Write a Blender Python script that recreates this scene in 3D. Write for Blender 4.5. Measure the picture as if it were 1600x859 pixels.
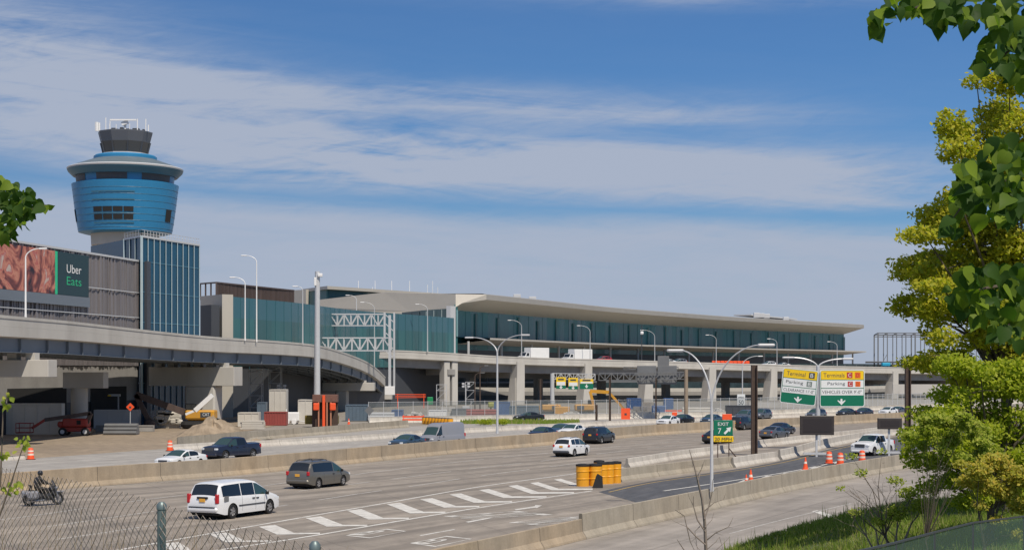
import bpy, math, random
from mathutils import Vector, Matrix
R = math.radians
random.seed(7)
for o in list(bpy.data.objects): bpy.data.objects.remove(o)
SC = bpy.context.scene
COL = SC.collection
# ------------------------------------------------------------------ camera
F, EYE, HZ = 2600.0, 7.7, 580.0          # focal length in photo pixels, eye height, horizon row
cam = bpy.data.cameras.new('camera'); camo = bpy.data.objects.new('camera', cam); COL.objects.link(camo)
camo.location = (0, 0, EYE); camo.rotation_euler = (R(90), 0, 0)
cam.sensor_width = 36; cam.lens = 36 * F / 1600; cam.shift_y = (HZ - 429.5) / 1600
cam.clip_start = 0.5; cam.clip_end = 20000
SC.camera = camo
# ------------------------------------------------------------------ light
SUN_EL, SUN_AZ = 55, -30                  # shadows fall away from the camera and to the left
wd = bpy.data.worlds.new('World'); SC.world = wd; wd.use_nodes = True
nt = wd.node_tree; N = nt.nodes; LK = nt.links
for n in list(N): N.remove(n)
def mth(op, a, b=None, c=None, clamp=False):
    n = N.new('ShaderNodeMath'); n.operation = op; n.use_clamp = clamp
    for i, v in enumerate((a, b, c)):
        if v is None: continue
        if isinstance(v, (int, float)): n.inputs[i].default_value = v
        else: LK.new(v, n.inputs[i])
    return n.outputs[0]
out = N.new('ShaderNodeOutputWorld'); bg = N.new('ShaderNodeBackground'); LK.new(bg.outputs[0], out.inputs[0])
sky = N.new('ShaderNodeTexSky'); sky.sky_type = 'NISHITA'; sky.sun_disc = False
sky.sun_elevation = R(SUN_EL); sky.sun_rotation = R(180 - SUN_AZ)
sky.altitude = 10; sky.air_density = 1.0; sky.dust_density = 0.6; sky.ozone_density = 2.5
tc = N.new('ShaderNodeTexCoord'); sp = N.new('ShaderNodeSeparateXYZ'); LK.new(tc.outputs['Generated'], sp.inputs[0])
U = mth('ARCTAN2', sp.outputs[0], sp.outputs[1]); V = sp.outputs[2]
def cnoise(su, sv, rot, detail, rough, dist=0.0, off=0.0):
    cb = N.new('ShaderNodeCombineXYZ')
    uu = mth('ADD', mth('MULTIPLY', U, math.cos(rot)), mth('MULTIPLY', V, math.sin(rot)))
    vv = mth('SUBTRACT', mth('MULTIPLY', V, math.cos(rot)), mth('MULTIPLY', U, math.sin(rot)))
    LK.new(mth('MULTIPLY', uu, su), cb.inputs[0]); LK.new(mth('MULTIPLY', vv, sv), cb.inputs[1]); cb.inputs[2].default_value = off
    n = N.new('ShaderNodeTexNoise'); n.inputs['Scale'].default_value = 1; n.inputs['Detail'].default_value = detail
    n.inputs['Roughness'].default_value = rough; n.inputs['Distortion'].default_value = dist
    LK.new(cb.outputs[0], n.inputs['Vector']); return n.outputs[0]
def gauss(u0, v0, su, sv, amp, tilt=0.0):
    du = mth('MULTIPLY', mth('SUBTRACT', U, u0), 1 / su)
    dv = mth('MULTIPLY', mth('SUBTRACT', mth('SUBTRACT', V, v0), mth('MULTIPLY', mth('SUBTRACT', U, u0), tilt)), 1 / sv)
    r2 = mth('ADD', mth('MULTIPLY', du, du), mth('MULTIPLY', dv, dv))
    return mth('MULTIPLY', mth('POWER', 2.718, mth('MULTIPLY', r2, -1)), amp)
def pu(px): return math.atan((px - 800) / F)
def pv(py): return (HZ - py) / F
n1 = cnoise(7, 62, -0.06, 8, 0.62, 0.6)
n2 = cnoise(26, 150, 0.16, 6, 0.65, 1.2, 3.0)
n3 = cnoise(3, 20, -0.05, 4, 0.5, 0.3, 9.0)
bands = [gauss(pu(860), pv(262), .24, .019, .95, -0.04), gauss(pu(10), pv(115), .16, .034, 1.0, -0.16), gauss(pu(1300), pv(300), .10, .014, .55, -0.08),
         gauss(pu(1180), pv(6), .17, .009, .55, -0.02), gauss(pu(330), pv(235), .16, .020, .65, -0.05), gauss(pu(650), pv(160), .19, .010, .55, -0.02), gauss(pu(1050), pv(190), .10, .006, .40, -0.02)]
env = mth('ADD', bands[0], 0.05)
for g_ in bands[1:]: env = mth('ADD', env, g_)
low = mth('MULTIPLY', mth('SUBTRACT', pv(312), mth('ADD', V, mth('MULTIPLY', U, 0.045))), 52, clamp=True)
env = mth('MAXIMUM', env, mth('MULTIPLY', low, 1.05))
amp = mth('SUBTRACT', 1.0, mth('MULTIPLY', low, 0.72))
nz = mth('ADD', mth('MULTIPLY', mth('SUBTRACT', n1, 0.5), 2.4), mth('MULTIPLY', mth('SUBTRACT', n2, 0.5), 0.8))
nz = mth('ADD', nz, mth('MULTIPLY', mth('SUBTRACT', n3, 0.5), 1.2))
dens = mth('MULTIPLY', env, mth('ADD', 0.82, mth('MULTIPLY', nz, amp)))
mr = N.new('ShaderNodeMapRange'); mr.interpolation_type = 'SMOOTHSTEP'
LK.new(dens, mr.inputs['Value']); mr.inputs['From Min'].default_value = -0.05; mr.inputs['From Max'].default_value = 1.0
mr.inputs['To Min'].default_value = 0.0; mr.inputs['To Max'].default_value = 0.93
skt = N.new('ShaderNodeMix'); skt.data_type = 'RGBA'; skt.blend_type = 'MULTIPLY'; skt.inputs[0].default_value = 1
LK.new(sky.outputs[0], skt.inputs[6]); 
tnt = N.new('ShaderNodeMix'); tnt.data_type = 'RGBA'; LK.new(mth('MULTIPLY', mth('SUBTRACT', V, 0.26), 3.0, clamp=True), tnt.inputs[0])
tnt.inputs[6].default_value = (0.33, 0.56, 0.84, 1); tnt.inputs[7].default_value = (1.15, 1.05, 1.0, 1); LK.new(tnt.outputs[2], skt.inputs[7])  # overhead sky, out of view, tinted brighter to lift the shade
mx = N.new('ShaderNodeMix'); mx.data_type = 'RGBA'
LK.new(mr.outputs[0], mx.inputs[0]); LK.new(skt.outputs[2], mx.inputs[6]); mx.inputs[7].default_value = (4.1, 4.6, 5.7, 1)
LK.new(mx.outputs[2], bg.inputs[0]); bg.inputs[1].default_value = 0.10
sun = bpy.data.lights.new('sun', 'SUN'); suno = bpy.data.objects.new('sun', sun); COL.objects.link(suno)
sun.energy = 4.3; sun.angle = R(0.5); sun.color = (1, 0.91, 0.78)
d = Vector((math.sin(R(SUN_AZ)) * math.cos(R(SUN_EL)), math.cos(R(SUN_AZ)) * math.cos(R(SUN_EL)), -math.sin(R(SUN_EL))))
suno.rotation_euler = d.to_track_quat('-Z', 'Y').to_euler(); suno.location = (-20, 20, 60)
SC.view_settings.view_transform = 'Standard'; SC.view_settings.look = 'None'
SC.view_settings.exposure = 0.0; SC.view_settings.gamma = 1
SC.render.engine = 'CYCLES'
SC.cycles.max_bounces = 5; SC.cycles.diffuse_bounces = 3; SC.cycles.glossy_bounces = 3; SC.cycles.transparent_max_bounces = 8
# ------------------------------------------------------------------ geometry helpers
def G(px, py, z=0.0):
    Y = (EYE - z) * F / (py - HZ); return Vector(((px - 800) / F * Y, Y, z))
def P(px, py, Y): return Vector(((px - 800) / F * Y, Y, EYE + (HZ - py) / F * Y))
def A(px, Y, z=0.0): return Vector(((px - 800) / F * Y, Y, z))
K = F / 3200.0
def cr(pts, n=6):
    pts = [Vector(p) for p in pts]; o = []
    for i in range(len(pts) - 1):
        p0 = pts[max(i - 1, 0)]; p1 = pts[i]; p2 = pts[i + 1]; p3 = pts[min(i + 2, len(pts) - 1)]
        for k in range(n):
            t = k / n
            o.append(0.5 * ((2 * p1) + (p2 - p0) * t + (2 * p0 - 5 * p1 + 4 * p2 - p3) * t * t + (3 * p1 - p0 - 3 * p2 + p3) * t ** 3))
    o.append(pts[-1]); return o
class MB:
    def __init__(s): s.v = []; s.f = []; s.m = []; s.uv = None
    def add(s, vs, fs, m=0):
        b = len(s.v); s.v += [tuple(v) for v in vs]; s.f += [tuple(b + i for i in f) for f in fs]; s.m += [m] * len(fs)
    def box(s, c, d, rz=0.0, m=0, rx=0.0, ry=0.0):
        M = Matrix.Rotation(rz, 3, 'Z') @ Matrix.Rotation(ry, 3, 'Y') @ Matrix.Rotation(rx, 3, 'X'); c = Vector(c)
        vs = [c + M @ Vector((x * d[0] / 2, y * d[1] / 2, z * d[2] / 2)) for x in (-1, 1) for y in (-1, 1) for z in (-1, 1)]
        s.add(vs, [(0, 1, 3, 2), (4, 6, 7, 5), (0, 4, 5, 1), (2, 3, 7, 6), (0, 2, 6, 4), (1, 5, 7, 3)], m)
    def bbox(s, c, d, bev=0.03, rz=0.0, m=0):
        # box with chamfered vertical and top edges
        x, y, z = d[0] / 2, d[1] / 2, d[2] / 2; b = min(bev, x * .9, y * .9, z * .9); M = Matrix.Rotation(rz, 3, 'Z'); c = Vector(c)
        def ring(zz, i): return [(-x + b + i, -y + i, zz), (x - b - i, -y + i, zz), (x - i, -y + b + i, zz), (x - i, y - b - i, zz), (x - b - i, y - i, zz), (-x + b + i, y - i, zz), (-x + i, y - b - i, zz), (-x + i, -y + b + i, zz)]
        vs = ring(-z, b * .5) + ring(-z + b, 0) + ring(z - b, 0) + ring(z, b * .5)
        fs = [tuple(range(7, -1, -1)), tuple(range(24, 32))]
        for r in range(3):
            for i in range(8): fs.append((r * 8 + i, r * 8 + (i + 1) % 8, r * 8 + 8 + (i + 1) % 8, r * 8 + 8 + i))
        s.add([c + M @ Vector(v) for v in vs], fs, m)
    def beam(s, p0, p1, w, h, m=0):
        p0 = Vector(p0); p1 = Vector(p1); d = (p1 - p0); L = d.length
        if L < 1e-6: return
        d /= L; up = Vector((0, 0, 1)) if abs(d.z) < 0.95 else Vector((0, 1, 0))
        a = d.cross(up).normalized(); b = a.cross(d).normalized()
        vs = [p + a * sx * w / 2 + b * sy * h / 2 for p in (p0, p1) for sx, sy in ((-1, -1), (1, -1), (1, 1), (-1, 1))]
        s.add(vs, [(3, 2, 1, 0), (4, 5, 6, 7), (0, 1, 5, 4), (1, 2, 6, 5), (2, 3, 7, 6), (3, 0, 4, 7)], m)
    def tube(s, pts, r, n=8, m=0, cap=True):
        pts = [Vector(p) for p in pts]; k = len(pts); rs = r if isinstance(r, (list, tuple)) else [r] * k
        b = len(s.v); ref = None
        for i, p in enumerate(pts):
            d = (pts[min(i + 1, k - 1)] - pts[max(i - 1, 0)]).normalized()
            if ref is None: ref = Vector((0, 0, 1)) if abs(d.z) < 0.9 else Vector((1, 0, 0))
            a = d.cross(ref)
            if a.length < 1e-4: a = d.cross(Vector((0.3, 1, 0.2)))
            a.normalize(); c = a.cross(d).normalized(); ref = c if abs(d.z) >= 0.9 or True else ref
            for j in range(n):
                t = 2 * math.pi * j / n; s.v.append(tuple(p + (a * math.cos(t) + c * math.sin(t)) * rs[i]))
        for i in range(k - 1):
            for j in range(n):
                s.f.append((b + i * n + j, b + i * n + (j + 1) % n, b + (i + 1) * n + (j + 1) % n, b + (i + 1) * n + j)); s.m.append(m)
        if cap:
            s.f.append(tuple(b + j for j in range(n - 1, -1, -1))); s.m.append(m)
            s.f.append(tuple(b + (k - 1) * n + j for j in range(n))); s.m.append(m)
    def lathe(s, c, prof, n=24, m=0, axis='Z', cap=True):
        c = Vector(c); b = len(s.v)
        for r, z in prof:
            for j in range(n):
                t = 2 * math.pi * j / n
                v = Vector((r * math.cos(t), r * math.sin(t), z)) if axis == 'Z' else Vector((r * math.cos(t), z, r * math.sin(t)))
                s.v.append(tuple(c + v))
        for i in range(len(prof) - 1):
            for j in range(n):
                s.f.append((b + i * n + j, b + i * n + (j + 1) % n, b + (i + 1) * n + (j + 1) % n, b + (i + 1) * n + j)); s.m.append(m)
        if cap:
            s.f.append(tuple(b + j for j in range(n - 1, -1, -1))); s.m.append(m)
            s.f.append(tuple(b + (len(prof) - 1) * n + j for j in range(n))); s.m.append(m)
    def prism(s, poly, z0, z1, m=0):
        n = len(poly); vs = [(p[0], p[1], z0) for p in poly] + [(p[0], p[1], z1) for p in poly]
        s.add(vs, [tuple(range(n - 1, -1, -1)), tuple(range(n, 2 * n))] + [(i, (i + 1) % n, n + (i + 1) % n, n + i) for i in range(n)], m)
    def slab(s, poly3, thick, nrm, m=0):
        n = len(poly3); nv = Vector(nrm) * thick; vs = [Vector(p) for p in poly3] + [Vector(p) - nv for p in poly3]
        s.add(vs, [tuple(range(n)), tuple(range(2 * n - 1, n - 1, -1))] + [(i, n + i, n + (i + 1) % n, (i + 1) % n) for i in range(n)], m)
    def strip(s, a, b, m=0):
        n = len(a); s.add(list(a) + list(b), [(i, i + 1, n + i + 1, n + i) for i in range(n - 1)], m)
    def build(s, name, mats, parent=None, smooth=None, world=True):
        me = bpy.data.meshes.new(name)
        off = Vector(parent.location) if (parent is not None and world) else Vector((0, 0, 0))
        if parent is not None and world and parent.parent is not None: off = off + Vector(parent.parent.location)
        me.from_pydata([tuple(Vector(v) - off) for v in s.v] if off.length else s.v, [], s.f)
        if not isinstance(mats, (list, tuple)): mats = [mats]
        for mm in mats: me.materials.append(mm)
        if len(mats) > 1: me.polygons.foreach_set('material_index', s.m)
        if s.uv:
            ul = me.uv_layers.new(name='UVMap')
            for lp in me.loops: ul.data[lp.index].uv = s.uv[lp.vertex_index]
        if smooth is not None:
            me.polygons.foreach_set('use_smooth', [True] * len(me.polygons)); me.set_sharp_from_angle(angle=R(smooth))
        me.update()
        o = bpy.data.objects.new(name, me); COL.objects.link(o)
        if parent is not None: o.parent = parent
        return o
def fixn(o):
    import bmesh
    bm = bmesh.new(); bm.from_mesh(o.data); bmesh.ops.recalc_face_normals(bm, faces=bm.faces); bm.to_mesh(o.data); bm.free(); return o
def tag(o, label=None, cat=None, group=None, kind=None):
    if label: o['label'] = label
    if cat: o['category'] = cat
    if group: o['group'] = group
    if kind: o['kind'] = kind
    return o
def empty(name, loc, label, cat, group=None, rz=0.0):
    o = bpy.data.objects.new(name, None); COL.objects.link(o); o.location = loc; o.rotation_euler = (0, 0, rz); o.empty_display_size = .3
    return tag(o, label, cat, group)
# ------------------------------------------------------------------ materials
def mat(name, col, rough=0.6, metal=0.0, var=0.0, scale=1.0, bump=0.0, spec=0.5, dirt=None, dscale=0.3, damt=0.5, stretch=None, coat=0.0):
    m = bpy.data.materials.new(name); m.use_nodes = True; t = m.node_tree; b = t.nodes['Principled BSDF']
    b.inputs['Base Color'].default_value = (*col, 1); b.inputs['Roughness'].default_value = rough; b.inputs['Metallic'].default_value = metal
    b.inputs['Specular IOR Level'].default_value = spec; b.inputs['Coat Weight'].default_value = coat; b.inputs['Coat Roughness'].default_value = 0.06
    src = None
    if var or bump or dirt:
        c = t.nodes.new('ShaderNodeTexCoord'); mp = t.nodes.new('ShaderNodeMapping'); t.links.new(c.outputs['Object'], mp.inputs[0])
        if stretch: mp.inputs['Scale'].default_value = stretch
        n = t.nodes.new('ShaderNodeTexNoise'); n.inputs['Scale'].default_value = scale; n.inputs['Detail'].default_value = 6; n.inputs['Roughness'].default_value = 0.65
        t.links.new(mp.outputs[0], n.inputs['Vector'])
        if var:
            r = t.nodes.new('ShaderNodeMapRange'); t.links.new(n.outputs[0], r.inputs[0]); r.inputs[1].default_value = 0.3; r.inputs[2].default_value = 0.7
            r.inputs[3].default_value = 1 - var; r.inputs[4].default_value = 1 + var
            x = t.nodes.new('ShaderNodeMix'); x.data_type = 'RGBA'; x.blend_type = 'MULTIPLY'; x.inputs[0].default_value = 1; x.inputs[6].default_value = (*col, 1)
            t.links.new(r.outputs[0], x.inputs[7]); src = x.outputs[2]
        if dirt:
            n2 = t.nodes.new('ShaderNodeTexNoise'); n2.inputs['Scale'].default_value = dscale; n2.inputs['Detail'].default_value = 7; n2.inputs['Roughness'].default_value = 0.7
            t.links.new(mp.outputs[0], n2.inputs['Vector'])
            r2 = t.nodes.new('ShaderNodeMapRange'); t.links.new(n2.outputs[0], r2.inputs[0]); r2.inputs[1].default_value = 0.45; r2.inputs[2].default_value = 0.7; r2.inputs[4].default_value = damt
            x2 = t.nodes.new('ShaderNodeMix'); x2.data_type = 'RGBA'; t.links.new(r2.outputs[0], x2.inputs[0])
            if src: t.links.new(src, x2.inputs[6])
            else: x2.inputs[6].default_value = (*col, 1)
            x2.inputs[7].default_value = (*dirt, 1); src = x2.outputs[2]
        if src: t.links.new(src, b.inputs['Base Color'])
        if bump:
            bp = t.nodes.new('ShaderNodeBump'); bp.inputs['Strength'].default_value = bump; bp.inputs['Distance'].default_value = 0.02
            t.links.new(n.outputs[0], bp.inputs['Height']); t.links.new(bp.outputs[0], b.inputs['Normal'])
    return m
def nodes_of(m): return m.node_tree.nodes, m.node_tree.links, m.node_tree.nodes['Principled BSDF']
def road_mat(name, col, light, tracks=0.0, crack=0.0):
    # UV: u metres along the road, v metres across
    m = mat(name, col, 0.85); n, l, b = nodes_of(m)
    uv = n.new('ShaderNodeUVMap'); mp = n.new('ShaderNodeMapping'); l.new(uv.outputs[0], mp.inputs[0]); mp.inputs['Scale'].default_value = (0.02, 0.45, 1)
    a = n.new('ShaderNodeTexNoise'); a.inputs['Scale'].default_value = 1.6; a.inputs['Detail'].default_value = 8; a.inputs['Roughness'].default_value = 0.6; l.new(mp.outputs[0], a.inputs['Vector'])
    c = n.new('ShaderNodeTexNoise'); c.inputs['Scale'].default_value = 0.35; c.inputs['Detail'].default_value = 9; c.inputs['Roughness'].default_value = 0.7; l.new(uv.outputs[0], c.inputs['Vector'])
    d = n.new('ShaderNodeTexNoise'); d.inputs['Scale'].default_value = 14; d.inputs['Detail'].default_value = 3; l.new(uv.outputs[0], d.inputs['Vector'])
    def mr(s, f0, f1, t0, t1):
        r = n.new('ShaderNodeMapRange'); l.new(s, r.inputs[0]); r.inputs[1].default_value = f0; r.inputs[2].default_value = f1; r.inputs[3].default_value = t0; r.inputs[4].default_value = t1; return r.outputs[0]
    def mul(p, q):
        k = n.new('ShaderNodeMath'); k.operation = 'MULTIPLY'; l.new(p, k.inputs[0]); l.new(q, k.inputs[1]); return k.outputs[0]
    f = mul(mul(mr(a.outputs[0], .35, .65, .80, 1.15), mr(c.outputs[0], .3, .7, .86, 1.12)), mr(d.outputs[0], .3, .7, .93, 1.07))
    x = n.new('ShaderNodeMix'); x.data_type = 'RGBA'; l.new(mr(c.outputs[0], .35, .7, 0, 1), x.inputs[0]); x.inputs[6].default_value = (*col, 1); x.inputs[7].default_value = (*light, 1)
    y = n.new('ShaderNodeMix'); y.data_type = 'RGBA'; y.blend_type = 'MULTIPLY'; y.inputs[0].default_value = 1; l.new(x.outputs[2], y.inputs[6]); l.new(f, y.inputs[7])
    src = y.outputs[2]
    if tracks:
        sx = n.new('ShaderNodeSeparateXYZ'); l.new(uv.outputs[0], sx.inputs[0])
        def mt(op, p, q):
            k = n.new('ShaderNodeMath'); k.operation = op
            for i, w in enumerate((p, q)):
                if isinstance(w, (int, float)): k.inputs[i].default_value = w
                elif w is not None: l.new(w, k.inputs[i])
            return k.outputs[0]
        wob = mt('ADD', sx.outputs[1], mt('MULTIPLY', a.outputs[0], 1.2)); cs = mt('COSINE', mt('MULTIPLY', wob, 2 * math.pi / tracks), None)
        w2 = mt('MULTIPLY', mt('MAXIMUM', cs, 0), mr(c.outputs[0], .35, .6, .3, 1)); dk = mr(w2, 0, 1, 1, .74)
        pt = n.new('ShaderNodeTexVoronoi'); pt.inputs['Scale'].default_value = 1; mp2 = n.new('ShaderNodeMapping'); l.new(uv.outputs[0], mp2.inputs[0]); mp2.inputs['Scale'].default_value = (.05, .24, 1); l.new(mp2.outputs[0], pt.inputs['Vector'])
        sc_ = n.new('ShaderNodeSeparateColor'); l.new(pt.outputs['Color'], sc_.inputs[0]); pk = mr(sc_.outputs[0], 0, 1, .91, 1.06)
        jt = mt('LESS_THAN', mt('MODULO', sx.outputs[0], 15.0), .10); jd = mr(jt, 0, 1, 1, .78)
        z = n.new('ShaderNodeMix'); z.data_type = 'RGBA'; z.blend_type = 'MULTIPLY'; z.inputs[0].default_value = 1; l.new(src, z.inputs[6]); l.new(mul(mul(dk, pk), jd), z.inputs[7]); src = z.outputs[2]
    if crack:
        br = n.new('ShaderNodeTexBrick'); l.new(uv.outputs[0], br.inputs['Vector']); br.offset = 0; br.inputs['Scale'].default_value = 1
        br.inputs['Brick Width'].default_value = 12; br.inputs['Row Height'].default_value = crack; br.inputs['Mortar Size'].default_value = .035
        br.inputs['Color1'].default_value = (1, 1, 1, 1); br.inputs['Color2'].default_value = (.95, .95, .95, 1); br.inputs['Mortar'].default_value = (.62, .62, .62, 1)
        z = n.new('ShaderNodeMix'); z.data_type = 'RGBA'; z.blend_type = 'MULTIPLY'; z.inputs[0].default_value = 1; l.new(src, z.inputs[6]); l.new(br.outputs[0], z.inputs[7]); src = z.outputs[2]
    l.new(src, b.inputs['Base Color'])
    bp = n.new('ShaderNodeBump'); bp.inputs['Strength'].default_value = .25; bp.inputs['Distance'].default_value = .01; l.new(d.outputs[0], bp.inputs['Height']); l.new(bp.outputs[0], b.inputs['Normal'])
    return m
def barrier_mat(name, col, stain, joint=6.0):
    m = mat(name, col, 0.9); n, l, b = nodes_of(m)
    uv = n.new('ShaderNodeUVMap'); sx = n.new('ShaderNodeSeparateXYZ'); l.new(uv.outputs[0], sx.inputs[0])
    mp = n.new('ShaderNodeMapping'); l.new(uv.outputs[0], mp.inputs[0]); mp.inputs['Scale'].default_value = (.75, 0.28, 1)
    a = n.new('ShaderNodeTexNoise'); a.inputs['Scale'].default_value = 1.4; a.inputs['Detail'].default_value = 8; a.inputs['Roughness'].default_value = .7; l.new(mp.outputs[0], a.inputs['Vector'])
    c = n.new('ShaderNodeTexNoise'); c.inputs['Scale'].default_value = .13; c.inputs['Detail'].default_value = 4; l.new(uv.outputs[0], c.inputs['Vector'])
    e = n.new('ShaderNodeTexNoise'); e.inputs['Scale'].default_value = 9; e.inputs['Detail'].default_value = 4; l.new(uv.outputs[0], e.inputs['Vector'])
    def mr(s, f0, f1, t0, t1):
        r = n.new('ShaderNodeMapRange'); l.new(s, r.inputs[0]); r.inputs[1].default_value = f0; r.inputs[2].default_value = f1; r.inputs[3].default_value = t0; r.inputs[4].default_value = t1; return r.outputs[0]
    x = n.new('ShaderNodeMix'); x.data_type = 'RGBA'; l.new(mr(c.outputs[0], .35, .65, 0, 1), x.inputs[0]); x.inputs[6].default_value = (*col, 1); x.inputs[7].default_value = (*stain, 1)
    k = n.new('ShaderNodeMath'); k.operation = 'MULTIPLY'; l.new(mr(a.outputs[0], .35, .72, 1.10, .70), k.inputs[0]); l.new(mr(e.outputs[0], .3, .7, .93, 1.06), k.inputs[1])
    jm = n.new('ShaderNodeMath'); jm.operation = 'MODULO'; l.new(sx.outputs[0], jm.inputs[0]); jm.inputs[1].default_value = joint
    jl = n.new('ShaderNodeMath'); jl.operation = 'LESS_THAN'; l.new(jm.outputs[0], jl.inputs[0]); jl.inputs[1].default_value = .06
    jj = mr(jl.outputs[0], 0, 1, 1, .45)
    k2 = n.new('ShaderNodeMath'); k2.operation = 'MULTIPLY'; l.new(k.outputs[0], k2.inputs[0]); l.new(jj, k2.inputs[1])
    y = n.new('ShaderNodeMix'); y.data_type = 'RGBA'; y.blend_type = 'MULTIPLY'; y.inputs[0].default_value = 1; l.new(x.outputs[2], y.inputs[6]); l.new(k2.outputs[0], y.inputs[7])
    l.new(y.outputs[2], b.inputs['Base Color'])
    return m
def leaf_mat(name, c0, c1, c2, trans=0.35):
    m = bpy.data.materials.new(name); m.use_nodes = True; n, l, b = nodes_of(m)
    g = n.new('ShaderNodeNewGeometry'); cr_ = n.new('ShaderNodeValToRGB'); l.new(g.outputs['Random Per Island'], cr_.inputs[0])
    cr_.color_ramp.elements[0].color = (*c0, 1); cr_.color_ramp.elements[1].color = (*c2, 1); e = cr_.color_ramp.elements.new(.5); e.color = (*c1, 1)
    l.new(cr_.outputs[0], b.inputs['Base Color']); b.inputs['Roughness'].default_value = .55; b.inputs['Specular IOR Level'].default_value = .18
    tr = n.new('ShaderNodeBsdfTranslucent'); h = n.new('ShaderNodeMix'); h.data_type = 'RGBA'; h.blend_type = 'MULTIPLY'; h.inputs[0].default_value = 1
    l.new(cr_.outputs[0], h.inputs[6]); h.inputs[7].default_value = (1.6, 1.9, .7, 1); l.new(h.outputs[2], tr.inputs[0])
    mx_ = n.new('ShaderNodeMixShader'); mx_.inputs[0].default_value = trans; l.new(b.outputs[0], mx_.inputs[1]); l.new(tr.outputs[0], mx_.inputs[2])
    o = [q for q in n if q.type == 'OUTPUT_MATERIAL'][0]; l.new(mx_.outputs[0], o.inputs[0])
    return m
def glassm(name, col, v=.28):
    # each pane a little lighter or darker than its neighbour
    m = mat(name, col, .22, spec=.35); n, l, b = nodes_of(m)
    g = n.new('ShaderNodeNewGeometry'); r = n.new('ShaderNodeMapRange'); l.new(g.outputs['Random Per Island'], r.inputs[0]); r.inputs[3].default_value = 1 - v; r.inputs[4].default_value = 1 + v
    x = n.new('ShaderNodeMix'); x.data_type = 'RGBA'; x.blend_type = 'MULTIPLY'; x.inputs[0].default_value = 1; x.inputs[6].default_value = (*col, 1); l.new(r.outputs[0], x.inputs[7]); l.new(x.outputs[2], b.inputs['Base Color'])
    r2 = n.new('ShaderNodeMapRange'); l.new(g.outputs['Random Per Island'], r2.inputs[0]); r2.inputs[3].default_value = .12; r2.inputs[4].default_value = .4; l.new(r2.outputs[0], b.inputs['Roughness'])
    return m
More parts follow.
